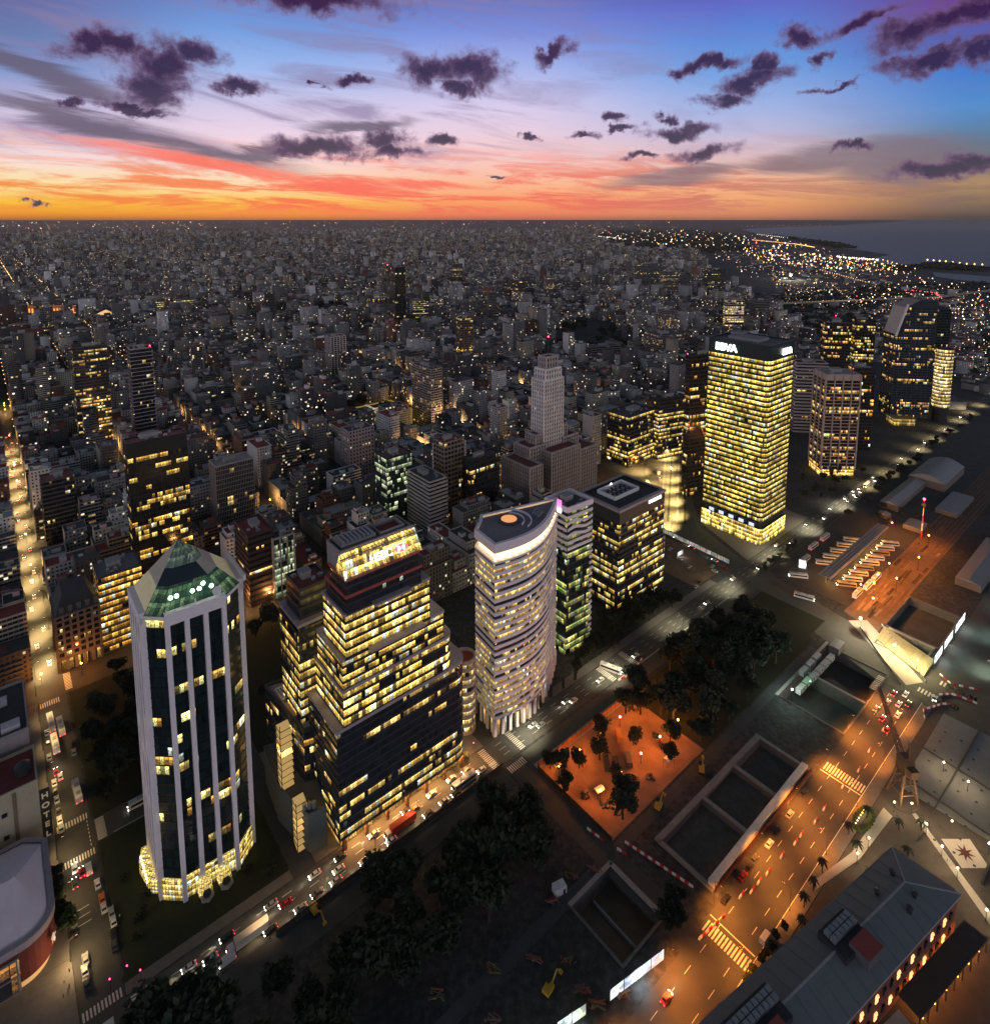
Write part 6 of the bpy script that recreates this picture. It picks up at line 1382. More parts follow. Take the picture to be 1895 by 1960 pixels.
# ---------------------------------------------------------------- lamps
def pl(parent,col,w,loc,r=.3):
    L=bpy.data.lights.new('lamp_light','POINT'); L.energy=w; L.color=col; L.shadow_soft_size=r
    o=bpy.data.objects.new('lamp_light',L); COL.objects.link(o); o.parent=parent; o.location=loc; return o
def sl(parent,col,w,loc):
    L=bpy.data.lights.new('lamp_light','SPOT'); L.energy=w*1.9; L.color=col; L.shadow_soft_size=.3; L.spot_size=R(132); L.spot_blend=.6
    o=bpy.data.objects.new('lamp_light',L); COL.objects.link(o); o.parent=parent; o.location=loc; o.rotation_euler=(0,-R(20),0); return o
def lamp(a,b,h,label,group,col,em,w,arm=0,ball=.28,ab=True,hidden=False,name='street_lamp',ground=0.0,head=90):
    x,y=XY(a,b) if ab else (a,b)
    t=thing(name,label,'street lamp',(x,y),ground,R(40+head),group,world_parts=False)
    m=MB(); m.cyl((0,0,0),.12,h,8,0,.07); m.cyl((0,0,0),.22,.5,8)
    if arm: m.beam((0,0,h),(arm,0,h+.5),.1)
    m.build('pole',DARKM,t); m=MB()
    if arm: m.box((arm+.2,0,h+.4),(.9,.35,.16)); m.build('lamp_head',DARKM,t); m=MB(); m.box((arm+.2,0,h+.33),(.7,.28,.06)); m.build('lamp_glass',em,t)
    else: m.ball((0,0,h+ball),ball,10); m.build('lamp_globe',em,t)
    if w: (sl if arm else pl)(t,col,w*LAMPK*({'lamps along the left street':.28,'lamps round the crescent tower':.35,'lamps of the bright straight street':.5,'lamps on the lower side of the avenue':.35,'lamps of the plaza':.6,'lamps along the far right road':.5}.get(group,1.0)),(arm+.2 if arm else 0,0,h-.15 if arm else h+2.2*ball+.2))
    return t
LAMPK=2.4; OR=(1,.30,.04); YE=(1,.66,.25); WH=(.85,1,.85)
px=lambda cx,cy,ox,oy:(ox+.2525*cx,oy+.2525*cy)
for i,(cx,cy) in enumerate(((545,770),(705,635),(860,508),(1005,388),(1143,272),(1165,665),(1308,537),(1445,410),(1015,800),(857,947),(1373,112))):
    x,y=G(*px(cx,cy,932.9,1275.7),4.7); lamp(x,y,4.4,'glowing orange globe lamp in the fenced yard','lamps of the orange-lit yard',(1,.26,.03),EM_OR,2300,ab=False,ball=.42,name='globe_lamp',ground=.1)
for cx,cy,oy in ((512,1540,850.5),(495,1645,850.5),(440,1750,850.5),(350,1855,850.5),(228,265,1275.7),(68,345,1275.7)):
    x,y=G(*px(cx,cy,932.9,oy),6); lamp(x,y,5.6,'warm globe lamp on the pavement round the crescent tower','lamps round the crescent tower',YE,EM_WARM,900,ab=False,ball=.36,name='globe_lamp',ground=.1)
for cx,cy,oy in ((1170,1030,1275.7),(1303,1040,1275.7),(1415,1198,1275.7),(1607,1175,1275.7),(977,1302,1275.7),(890,1420,1275.7),(1533,1365,1275.7),(1888,1345,1275.7),(1650,293,1588.4),(1870,610,1588.4),(1545,730,1275.7),(1730,875,1275.7)):
    x,y=G(*px(cx,cy,1416.7,oy),4.6); lamp(x,y,4.2,'slender lamp post with a bright cream globe in the plaza','lamps of the plaza',(1,.74,.4),EM_WARM,1500,ab=False,ball=.3,name='lamp_post',ground=.1)
for k in range(9): lamp(95+k*29,96.6,9,'tall arm lamp on the upper kerb of the orange-lit road','lamps along the orange-lit road',OR,EM_OR,5200,arm=2.2,head=-90)
for k in range(8): lamp(110+k*30,78.4,9,'tall arm lamp on the lower kerb of the orange-lit road','lamps along the lower kerb of the orange road',OR,EM_OR,2600,arm=2.2,head=90)
for k in range(8): lamp(6.0,222+k*21,8,'arm lamp on the pavement of the left street','lamps along the left street',YE,EM_WARM,2600,arm=2,head=0)
for k in range(13):
    for s,a in ((0,6.6),(180,15.6)): lamp(a,385+k*34+(9 if s else 0),8,'bright lamp in the brilliantly lit straight street','lamps of the bright straight street',(1,.66,.24),EM_WARM,11000,arm=1.5,head=s,ball=.4)
lamp(26,372,6,'orange lamp at the corner of the old mansard block',None,OR,EM_OR,2500,ball=.4); lamp(9,376,6,'orange lamp where the bright street meets the boulevard',None,OR,EM_OR,3000,ball=.45)
for k in range(7): lamp(180+k*60,186.6,10,'arm lamp on the median of the avenue','lamps on the avenue median',(1,.86,.55),EM_WARM,2600 if k<4 else 4200,arm=2.4,head=90)
for k in range(9): lamp(600+k*48,186.6,10,'arm lamp along the far stretch of the avenue','lamps of the far avenue',(1,.74,.34),EM_WARM,3600,arm=2.4,head=90)
for k in range(6): lamp(58+k*20,186.7,9,'arm lamp on the lower side of the avenue near the towers','lamps on the lower side of the avenue',(1,.6,.3),EM_WARM,1500,arm=2.2,head=90)
for a,b in ((400,262),(420,268),(440,284),(458,300),(478,312),(500,328),(425,300),(450,318),(520,345),(545,350),(470,340),(575,378)): lamp(a,b,9,'lamp over the wide lit avenue','lamps of the wide lit avenue',(1,.66,.22),EM_WARM,14000,arm=1.5,ball=.4)
for k in range(5): lamp(420+k*22,150.5,4.6,'lamp hanging under the terminal canopy','lamps under the terminal canopy',(1,.5,.12),EM_OR,2200,ball=.25)
for a,b in ((441,131),(462,131),(428,129),(420,134),(528,150)): lamp(a,b,6,'orange lamp beside the bus terminal','lamps beside the bus terminal',OR,EM_OR,3800,ball=.4)
for a,b in ((405,122),(440,120),(480,119),(520,124)): lamp(a,b,9,'orange lamp over the rails','lamps over the rails',OR,EM_OR,9000,ball=.35)
x,y=G(1647,1186,9); t=lamp(x,y,9,'brilliant white floodlight mast at the end of the bright bridge',None,(1,.85,.55),emit('flood_white',(1,.95,.8),40),13000,ab=False,ball=.6,name='floodlight_mast')
for a,b in ((372,100),(368,88)): lamp(a,b,6,'yellow work lamp over the bright concrete deck','work lamps over the bright deck',(1,.8,.35),EM_WARM,6000,ball=.3)
for k in range(5): lamp(395+k*38,61,7,'white lamp along the far right road','lamps along the far right road',(.7,1,.8),EM_WHITE,2600,arm=2,head=90)
for k in range(7): lamp(180+k*60,357,7,'lamp in the streets behind the towers','lamps behind the towers',OR,EM_OR,3000,ball=.3)
for a,b in ((60,368),(95,369),(125,370),(152,368),(110,374)): lamp(a,b,6,'orange lamp on the boulevard behind the park','lamps on the boulevard',(1,.45,.12),EM_OR,3500,ball=.4)
lr=random.Random(8)
for k in range(54):
    ia,ib=lr.randint(0,8),lr.randint(0,7); lamp(12+80*ia,383+80*ib+lr.uniform(5,60),7,'amber street lamp glowing deep between the city blocks','amber lamps between the city blocks',(1,.5,.15),EM_OR,4500,ball=.45)
# ---------------------------------------------------------------- dock warehouse
def warehouse():
    a0,a1,b0,b1=40,235,40,58.5; P=rect(a0,a1,b0,b1)
    P=[XY(a0,40),XY(a1,40),XY(a1,58.5),XY(150,58.5),XY(a0,58.5)]
    P=[XY(105,58.5-0),XY(105,78)] and [XY(a1,39.5),XY(a1,58.5),XY(100,82.6),XY(94,64)]
    r=thing('dock_warehouse','long red brick dock warehouse with a grey hipped metal roof at the lower right','warehouse',cen(P)); LANDM.append(('dock warehouse',cen(P),15))
    z=16; e=P; L=MB(); L.prism(P,.1,z,0); L.build('wall',BRICK,r)
    m1=((e[0][0]+e[1][0])/2,(e[0][1]+e[1][1])/2); m2=((e[2][0]+e[3][0])/2,(e[2][1]+e[3][1])/2); dx,dy=m2[0]-m1[0],m2[1]-m1[1]; l=math.hypot(dx,dy); dx/=l;dy/=l
    r1=(m1[0]+dx*13,m1[1]+dy*13); rf=mat('grey_seamed_roof',(.13,.145,.155),.7,var=.14,scale=.25); Q=offset(P,.8); zr=19.5
    m=MB(); A,B,C,D=[(*q,z+.2) for q in Q]; R1=(*r1,zr);R2=(*m2,zr); m.face([A,B,R1]); m.face([B,C,R2,R1]); m.face([D,A,R1,R2])
    for k in range(26):
        s=10+k*5.2
        for t_ in (-10.2,10.2):
            p0=(m1[0]+dx*max(s,13),m1[1]+dy*max(s,13)); q0=(m1[0]+dx*s+(-dy)*t_,m1[1]+dy*s+dx*t_); m.beam((*p0,zr+.03),(*q0,z+.25),.16,0,.14)
    m.build('roof',rf,r)
    m=MB(); m.ring(P,z-.6,z+.1,.9,0,.2); m.build('gutter',mat('pale_ledge'),r)
    m=MB(); m.beam(R1,R2,.5); m.beam(B,R1,.4); m.beam(A,R1,.4); m.build('ridge_cap',mat('light_zinc',(.3,.3,.31),.6),r)
    th=math.atan2(dy,dx); nx,ny=-dy,dx
    at=lambda s,t:(m1[0]+dx*s+nx*t,m1[1]+dy*s+ny*t)
    for s,L_ in ((46,13),(88,20)):
        w=MB(); w.box((*at(s,-1),zr-2.2),(L_,9,3.0),th,0,(.03,.03,.035,0)); w.build('roof_well',PAINT,r)
        w=MB(); w.box((*at(s-2,4.5),zr-1.2),(8,6,3.2),th,0,(.1,.1,.11,0),0,(.26,.05,.04,0)); w.build('roof_house',PAINT,r)
        for k in range(int(L_/2.0)):
            for j in range(2):
                c=MB(); p=at(s-L_/2+1.2+2*k,-3.5+j*2); c.box((*p,zr+.8),(1.7,1.7,1.1),th); c.cyl((*p,zr+1.9),.6,.15,8,0); c.build('cooling_unit',STEEL,r)
    for s,t_ in ((13,-4),(14,3.5),(20,5),(24,-3)):
        c=MB(); c.cyl((*at(s,t_),17.5),.7,2.4,8); c.cyl((*at(s,t_),19.8),1.1,.5,8,0,.2); c.build('roof_vent',DARKM,r)
    # windows of the side facing the dock, two rows
    for i in range(34):
        for z0 in (3,9):
            s=4+i*4; A_,B_=P[0],P[3]; d=math.dist(A_,B_); 
            if s>d-3: break
            q=(A_[0]+(B_[0]-A_[0])*s/d,A_[1]+(B_[1]-A_[1])*s/d); litw=(i*7+int(z0))%5<2 and i<14
            m=MB(); m.box((*q,z0),(1.4,.5,2.3),math.atan2(B_[1]-A_[1],B_[0]-A_[0])); m.cyl((q[0],q[1],z0+2.3),.7,.25,8); m.build('window',emit('amber_window',(1,.5,.15),1.6) if litw else mat('blue_black_panel'),r)
    for k in range(12): 
        q=P[0]; s=6+k*4.2; d=math.dist(P[0],P[3]); x=P[0][0]+(P[3][0]-P[0][0])*s/d; y=P[0][1]+(P[3][1]-P[0][1])*s/d; n=(y-0,0)
    # restaurant terrace on the dock side
    tr_=thing('dock_terrace','dark covered restaurant terrace with small amber lights beside the dock warehouse','terrace',XY(212,35)); D1=at(8,0); 
    Q=[XY(238,37.5),XY(198,45),XY(196.5,38.5),XY(237,31)]; m=MB(); m.prism(Q[::-1] if sum(Q[i-1][0]*Q[i][1]-Q[i][0]*Q[i-1][1] for i in range(4))<0 else Q,5,5.6,0,0); m.build('roof',mat('dark_deck_roof',(.05,.04,.035),.8),tr_)
    for k in range(9):
        c=bi([Q[0],Q[1],Q[2],Q[3]],k/8,.96); m=MB(); m.beam((*c,0),(*c,5),.3); m.build('post',DARKM,tr_)
    for k in range(12):
        c=bi([Q[0],Q[1],Q[2],Q[3]],(k+.5)/12,.1+.85*(k%2)); m=MB(); m.ball((*c,4.2),.3,6); m.build('lantern',EM_OR,tr_)
    for k in range(4):
        c=bi([Q[0],Q[1],Q[2],Q[3]],.1+k*.25,.5); pl(tr_,OR,1400,(c[0]-tr_.location.x,c[1]-tr_.location.y,3.5))
    m=MB(); m.prism([XY(196,44),XY(160,52),XY(158,46),XY(194,38)][::-1],2.8,3.1,0,0); m.build('awning',mat('pale_awning',(.3,.3,.32),.8),tr_)
warehouse()
# ---------------------------------------------------------------- plaza, crane, garden
sheet('plaza_path',[XY(*p) for p in ((268,71.2),(266.5,67.5),(238,69.5),(214,75.6),(218,77),(238.5,72.4))],.17,mat('pale_granite',(.42,.38,.33),.85,var=.15),pix=False)
sheet('plaza_path',[XY(*p) for p in ((278.5,66),(275.8,65.2),(247.5,31.5),(251,30.5))],.17,mat('pale_granite'),pix=False)
sheet('plaza_path',[XY(*p) for p in ((250,33),(252,30.5),(285,12),(284,9))],.16,mat('pale_granite'),pix=False)
m=MB(); m.cyl((*XY(277.5,67.8),.1),6.2,.3,32); tag(m.build('round_platform',mat('dark_granite',(.07,.06,.055),.8)),kind='structure')
sheet('star_floor',[XY(*p) for p in ((270.6,52.1),(279.1,44.9),(271.4,37.2),(263.5,43.8))],.18,mat('pale_star_floor',(.5,.45,.40),.8,var=.1),pix=False)
sp=[]; 
for k in range(16):
    rr=3.6 if k%2==0 else 1.35; an=k*math.pi/8+.35; sp.append(XY(271.2+rr*math.cos(an)*1.05,44.6+rr*math.sin(an)*.95))
sheet('star_emblem',sp,.22,mat('maroon_stone',(.10,.02,.018),.8),pix=False)
for i in range(9):
    for j in range(5):
        if (i*5+j)%7==3: continue
        m=MB(); m.box((*XY(268+i*8,41+j*6.3),.26),(.9,.9,.1),R(40)); tag(m.build('deck_hatch',DARKM),'small dark square hatch set in the pale terrace deck','hatch','hatches of the pale terrace deck')
for k,(p,q) in enumerate((((262,58),(345,56)),((286,38),(290,70)),((310,38),(314,70)),((262,37.6),(345,37.6)))):
    m=MB(); m.beam((*XY(*p),.5),(*XY(*q),.5),.5,0,.5 if k!=3 else 2.6); tag(m.build('low_wall',mat('dark_granite')),['long low wall running the length of the pale deck','low cross wall at the near end of the pale deck','low cross wall in the middle of the pale deck','tall dark border wall at the outer edge of the pale deck'][k],'wall')
def crane():
    t=thing('dock_crane','rusty portal dock crane standing on the round platform at the plaza','crane',XY(279,67.8),.4,R(95),world_parts=False); rust=mat('rusted_steel',(.16,.09,.05),.8,.2,var=.5)
    m=MB()
    for x in (-2.6,2.6):
        for y in (-2.6,2.6): m.beam((x*1.1,y*1.1,0),(x*.6,y*.6,9),.45)
    for z,s in ((3,2.6),(6,2.1),(9,1.6)):
        for p,q in (((-s,-s),(s,-s)),((s,-s),(s,s)),((s,s),(-s,s)),((-s,s),(-s,-s))): m.beam((*p,z),(*q,z),.25)
    for p,q in (((-2.6,-2.6),(1.6,-1.6)),((2.6,2.6),(-1.6,1.6))): m.beam((*p,.5),(*q,9),.2)
    m.build('portal',rust,t)
    m=MB(); m.box((0,0,9.2),(4,3,3.6)); extr(m,[(-2.2,12.8),(2.2,12.8),(1.2,14.2),(-1.2,14.2)],3.2,2.4); m.build('cabin',rust,t)
    m=MB()
    for y in (-.8,.8):
        for z in (0,1.4): m.beam((1.5,y,12+z),(13,y*.4,26+z*.5),.24)
    for k in range(9):
        s=k/9; s2=(k+1)/9; m.beam((1.5+11.5*s,-.8+.48*s,12+14*s),(1.5+11.5*s2,.8-.48*s2,13.4+14*s2-.7*s2),.14); m.beam((1.5+11.5*s,.8-.48*s,12+14*s),(1.5+11.5*s2,-.8+.48*s2,13.4+14*s2-.7*s2),.14)
    m.build('jib',rust,t)
    m=MB(); m.beam((-1.5,0,13),(-1,0,19),.4); m.beam((-1,0,19),(13,0,26.3),.1); m.beam((13,0,26),(13,0,16),.08); m.box((-3.2,0,10),(1.8,2.6,2.2)); m.build('counterweight_mast',rust,t); t.scale=(1.35,)*3
crane()
def garden():
    t=thing('oval_garden','small oval hedge garden with a string of lamps beside the palm trees','garden',XY(258,74)); m=MB()
    for k in range(20):
        an=k*math.pi/10; m.ball((*XY(256+6.6*math.cos(an),74.4+2.6*math.sin(an)),.7),.9,8)
    m.build('hedge',LEAFW,t)
    for k in range(6): m=MB(); m.ball((*XY(250.5+k*1.7,75.5),1.6),.22,6); m.build('string_lamp',EM_WARM,t)
    pl(t,(.9,1,.3),500,(0,0,2.5))
garden()
# ---------------------------------------------------------------- bus terminal, sheds
def terminal():
    t=thing('terminal_canopy','long grey ribbed canopy roof over the bus terminal','canopy',XY(466,153)); P=rect(413,520,149.5,157.5); m=MB(); m.prism(P,5.2,5.7,0,0)
    for b in (150.5,152.5,154.5,156.5): m.beam((*XY(413,b),5.9),(*XY(520,b),5.9),.5,0,.4)
    m.build('roof',mat('grey_corrugated',(.26,.27,.28),.7,var=.2),t)
    for k in range(12): m=MB(); m.beam((*XY(416+k*9.2,153.5),.1),(*XY(416+k*9.2,153.5),5.2),.35); m.build('post',STEEL,t)
terminal()
def shed(name,label,P,z,arch=0,col='grey_corrugated',n=10):
    t=thing(name,label,'shed',cen(P)); th=mat(col)
    m=MB(); m.prism(P,.1,z,0); m.build('wall',mat('shed_wall',(.14,.13,.12),.9),t); m=MB()
    for i in range(n):
        t0,t1=i/n,(i+1)/n; z0,z1=[z+arch*math.sin(math.pi*q) for q in (t0,t1)]
        A,B=bi(P,0,t0),bi(P,1,t0); C,D=bi(P,1,t1),bi(P,0,t1); m.face([(*A,z0),(*B,z0),(*C,z1),(*D,z1)])
    m.face([(*bi(P,0,i/n),z+arch*math.sin(math.pi*i/n)) for i in range(n+1)][::-1]); m.face([(*bi(P,1,i/n),z+arch*math.sin(math.pi*i/n)) for i in range(n+1)])
    m.build('roof',th,t); return t
mat('grey_corrugated',(.26,.27,.28),.7,var=.2)
shed('arched_hangar','large arched grey hangar beyond the bus terminal',rect(640,702,144,172),7,5)
shed('long_shed','long grey pitched shed in front of the arched hangar',rect(566,638,158,171),5,2.2,n=2)
shed('flat_shed','low flat grey shed right of the long shed',rect(590,640,123,138),3.2,.3,n=2); shed('flat_shed','tiny shed with a small white roof before the long shed',rect(545,552,158,166),3,1,n=2)
shed('flat_shed','low grey shed at the far end of the terminal yard',rect(539,556,134,146),3,.4,n=2); shed('site_cabin','pale shed roof near the top of the row of site cabins',rect(348,357,119.5,124.5),4,.3,n=2)
shed('track_shed','long grey roof beside the rails at the right edge',rect(480,560,84,98),5,.8,n=2)
for k,(a,b) in enumerate(((341,121),(334,121),(327,121),(320,121),(313,121.5),(306,121.5),(336,126),(328,126),(320,126))):
    t=thing('site_cabin','%s grey site cabin in the row beside the dark wood'%['topmost','second','third','fourth','fifth','lowest','upper back-row','middle back-row','lower back-row'][k],'site cabin',XY(a,b),.05,R(40),'site cabins beside the wood',world_parts=False)
    m=MB(); m.box((0,0,0),(6,2.5,2.6),0,0,(.34,.36,.38,0),0,(.25,.26,.29,0)); m.box((0,0,2.6),(5.9,2.4,.1)); m.build('body',PAINT,t); m=MB(); m.box((-2,-1.27,.1),(.9,.06,2)); m.build('door',DARKM,t); m=MB(); m.box((1,-1.27,1),(1.2,.06,.8)); m.build('window',VG,t)
lamp(296,121.5,6,'white lamp at the lower end of the site cabins',None,(.8,1,.8),EM_WHITE,2600,ball=.35); lamp(310,118.6,5,'green work lamp beside the site cabins',None,(.2,1,.35),emit('green_lamp',(.3,1,.4),5),220,ball=.25)
x,y=G(1763,1030)
t=thing('antenna_mast','red and white banded antenna mast with a red beacon beyond the bus terminal','mast',(x,y)); 
for k in range(5): m=MB(); m.cyl((x,y,k*6),.55-.05*k,6,8,0,.5-.05*k); m.build('mast_section',mat('mast_red',(.4,.03,.03)) if k%2==0 else WHITE,t)
m=MB(); 
for k in range(6): m.box((x+1.2*math.cos(k),y+1.2*math.sin(k),25.5),(.35,.35,2.2))
m.cyl((x,y,27),1.3,.2,10); m.build('antenna_panels',STEEL,t); m=MB(); m.ball((x,y,31),.9,10); m.build('beacon',emit('red_lamp',(1,.03,.08),14),t)
# beacons on roofs
for nm,(cu,cv,z,s) in {'the slab-ringed tower at the left':(287,664,106,.7),'the lone dark tower':(742,508,146,1.0),'the slender tower left of the bank tower':(1316,680,126.5,.5),'the orange-windowed slabs':(1600,606,116,.6),'the beige fin tower roof edge':(1633,708,98,.4)}.items():
    x,y=G(cu,cv,z); t=thing('beacon_light','red warning light on a short mast on '+nm,'beacon',(x,y),z,world_parts=False); m=MB(); m.cyl((0,0,-1.2),.12,2.2,6); m.build('mast',DARKM,t); m=MB(); m.ball((0,0,1.2+s*.5),s,8); m.build('lamp',emit('red_lamp',(1,.03,.08),14),t)
# ---------------------------------------------------------------- gold-lit hall, temple, square things in the city
def hall():
    t=thing('gold_lit_hall','old gallery building with a brilliantly gold-lit front and glowing glass barrel roofs','hall',XY(345,628)); P=rect(322,380,605,655); HP=P
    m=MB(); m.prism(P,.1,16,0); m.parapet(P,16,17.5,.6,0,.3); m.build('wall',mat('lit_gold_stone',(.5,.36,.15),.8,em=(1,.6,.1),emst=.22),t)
    m=MB(); m.face([(x,y,16.1) for x,y in offset(P,-.5)],0,None,(.05,.05,.055,0)); m.build('roof',ROOF,t)
    for e in (0,3):
        (x0,y0),(x1,y1)=P[e],P[(e+1)%4]; L=math.dist((x0,y0),(x1,y1)); ex,ey=(x1-x0)/L,(y1-y0)/L
        for k in range(int(L/5)):
            for z in (2,8.5):
                c=(x0+ex*(k*5+3)+ey*.1,y0+ey*(k*5+3)-ex*.1); m=MB(); m.box((*c,z),(2,.5,4),math.atan2(ey,ex)); m.cyl((*c,z+4),1,.3,8); m.build('arched_window',emit('gold_glow',(1,.72,.12),2.6),t)
    for b0,b1,a0,a1 in ((628,632,300,340),(628,632,345,380),(610,650,341,345)):
        m=MB(); m.prism(rect(a0,a1,b0,b1),16,19.5,0,0,vs=1/3); m.build('glass_vault',glass('vault_glazing',p=1.5,c1=(1,.7,.3),c2=(1,.8,.5),bay=1.5,strength=.8,seed=201,mull=.25),t)
    pl(t,(1,.66,.15),30000,tuple(Vector((*XY(350,598),5))-t.location)); 
hall()
lamp(405,560,5,'dazzling white light beside the tall balcony slab',None,(1,.6,.25),emit('flood_white'),30000,ball=1.0)
def temple():
    x,y=G(205,622); t=thing('temple_building','far gold-lit classical building with a pediment, left of centre','building',(x,y),0,R(-5),world_parts=False)
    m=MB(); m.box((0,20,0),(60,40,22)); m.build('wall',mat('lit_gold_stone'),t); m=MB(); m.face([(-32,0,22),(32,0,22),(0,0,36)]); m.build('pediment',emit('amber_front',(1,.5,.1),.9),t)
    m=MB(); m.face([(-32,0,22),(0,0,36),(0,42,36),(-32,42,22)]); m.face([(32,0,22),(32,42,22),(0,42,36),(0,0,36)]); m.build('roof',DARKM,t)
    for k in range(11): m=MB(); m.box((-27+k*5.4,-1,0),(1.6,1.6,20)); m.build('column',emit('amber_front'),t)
    x,y=G(60,604); t=thing('orange_palace','long far palace lit deep orange at the left edge','building',(x,y),0,R(4),world_parts=False)
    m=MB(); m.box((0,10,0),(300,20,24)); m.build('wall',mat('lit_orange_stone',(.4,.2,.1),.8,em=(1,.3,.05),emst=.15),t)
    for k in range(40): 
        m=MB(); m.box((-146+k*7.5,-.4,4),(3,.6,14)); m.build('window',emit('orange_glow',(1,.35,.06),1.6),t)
temple()
# ---------------------------------------------------------------- barriers, fences, boards, machines
RW=[mat('barrier_red',(.45,.03,.02),.6),mat('barrier_white',(.75,.74,.72),.6)]
def barrier_line(pts,label,group,step=2.0,skip=None):
    k=0
    for (p,q) in zip(pts,pts[1:]):
        L=math.dist(p,q); n=max(1,int(L/step)); th=math.atan2(q[1]-p[1],q[0]-p[0])
        for i in range(n):
            k+=1; c=(p[0]+(q[0]-p[0])*(i+.5)/n,p[1]+(q[1]-p[1])*(i+.5)/n)
            m=MB(); extr(m,[(-.9,0),(.9,0),(.85,.9),(-.85,.9)],.55,.25); o=m.build('road_barrier',RW[k%2]); o.location=(*XY(*c),.12); o.rotation_euler=(0,0,th+R(40)); tag(o,('red ' if k%2==0 else 'white ')+label,'barrier',group+(' red' if k%2==0 else ' white'))
barrier_line([(175.2,130.3),(180.9,104.4)],'barrier in the long line beside the nearest trenches','barriers beside the nearest trenches',1.5)
barrier_line([(168,143.4),(169.2,136.1)],'barrier in the short line at the yard corner','barriers at the yard corner',1.5); barrier_line([(170.7,130.9),(171.9,126.9)],'barrier in the short stub beside the long line','barriers of the short stub',1.5)
barrier_line([(167.9,94),(181.2,92.1)],'barrier in the middle of the orange road','barriers of the orange road',1.5)
for p in ((311.8,85.5),(293.8,85.3),(279.1,84.5),(265.6,85.8),(249,86.6),(240.3,86.6),(230.6,87.8),(225.7,87.9),(216.8,88.8),(206.6,89.4),(201.1,89.9),(196.3,90.1),(191.8,91.7)): barrier_line([(p[0]-1.6,p[1]),(p[0]+1.6,p[1]+.1)],'block in the broken line down the orange road','dotted blocks of the orange road',1.6)
barrier_line([(334,74.9),(340,77.1),(343.7,75.3),(351.2,72.3),(354.7,69.3)],'barrier in the near curve at the crowded junction','barriers of the near junction curve',1.6)
barrier_line([(357.3,75),(362.5,71.2),(363.9,67.2),(364.8,60.9)],'barrier in the middle curve at the crowded junction','barriers of the middle junction curve',1.6)
barrier_line([(374.7,79.4),(370.6,73.2),(373.6,68.3),(376.5,62.9)],'barrier in the far curve at the right edge','barriers of the far right curve')
barrier_line([(263,188),(249,184.6),(240,186)],'barrier where the turning bus crosses','barriers near the turning bus')
def fence(name,label,p,q,h,m_,step=3,panel=True,cat='fence'):
    t=thing(name,label,cat,XY(*p)); L=math.dist(p,q); n=max(1,int(L/step)); th=math.atan2(q[1]-p[1],q[0]-p[0])+R(40)
    m=MB(); c=XY((p[0]+q[0])/2,(p[1]+q[1])/2); m.box((*c,.3),(L,.12,h-.3),th); m.build('panel',m_,t)
    for i in range(n+1):
        m=MB(); c=XY(p[0]+(q[0]-p[0])*i/n,p[1]+(q[1]-p[1])*i/n); m.box((*c,0),(.25,.3,h+.2),th); m.build('post',DARKM,t)
    return t
rusty=mat('rust_panel',(.28,.10,.04),.85,var=.35)
fence('panel_fence','rust-coloured panel fence on the avenue side of the orange-lit yard',(172,175.5),(237,175.5),2.6,rusty)
fence('panel_fence','dark panel fence on the near end of the orange-lit yard',(171.6,134),(171.6,175),2,mat('dark_metal'))
fence('panel_fence','tall dark hoarding below the avenue opposite the stepped tower',(60,185.6),(160,185.6),2.8,mat('dark_hoarding',(.06,.05,.045),.9,var=.3))
fence('site_wall','dark red hoarding topped with wire beside the nearest trenches',(186,98.2),(262,97.4),2.2,mat('dark_red_hoarding',(.09,.018,.015),.8))
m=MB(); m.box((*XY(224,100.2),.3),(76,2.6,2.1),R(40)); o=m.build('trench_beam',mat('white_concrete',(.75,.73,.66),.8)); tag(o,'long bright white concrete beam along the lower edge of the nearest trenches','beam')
fence('guard_rail','yellow-lit guard rail on the upper side of the bright bridge',(396,114),(362,82),1.2,mat('barrier_white'))
fence('guard_rail','low guard rail on the lower side of the bridge',(383,121),(350,90),1.2,mat('dark_metal'))
abpoly('bridge_deck',[(385,128),(394,121),(361,83),(352,88)],.32,mat('pale_granite'))
def deck():
    m=MB(); Q=[XY(*q) for q in ((379,111),(395,112),(384,84),(365,84))]; m.prism(Q[::-1],.1,.9,0,0)
    for k in range(13):
        p=bi(Q,0,.04+k*.077);q=bi(Q,1,.04+k*.077); m.beam((*p,1.0),(*q,1.0),.25,0,.3)
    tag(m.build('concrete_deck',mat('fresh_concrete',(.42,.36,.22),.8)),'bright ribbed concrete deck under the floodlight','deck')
deck()
def poster(k,c,st):
    m=bpy.data.materials.new('poster_print'); m.use_nodes=True; w=NT(m.node_tree); w.n.clear(); p=w.node('ShaderNodeNewGeometry',out=0)
    n=w.noise(w.vm('MULTIPLY',p,(.5,.5,.8)),.7,2.0,.5); n2=w.noise(w.vm('ADD',p,(k*3.1,0,k)),.45,1.0)
    col=w.mix(w.mr(n,.49,.51),(c[0]*.25,c[1]*.35,c[2]*.45,1),(*c,1)); col=w.mix(w.mr(n2,.58,.60),col,(1,.55 if k%2 else .9,.3 if k%3 else .9,1))
    b=w.node('ShaderNodeBsdfPrincipled',{},{'Base Color':(.5,.5,.5,1),'Emission Color':col,'Emission Strength':st}); o=w.n.new('ShaderNodeOutputMaterial'); w.l.new(b,o.inputs[0]); m.cycles.emission_sampling='NONE'; return m
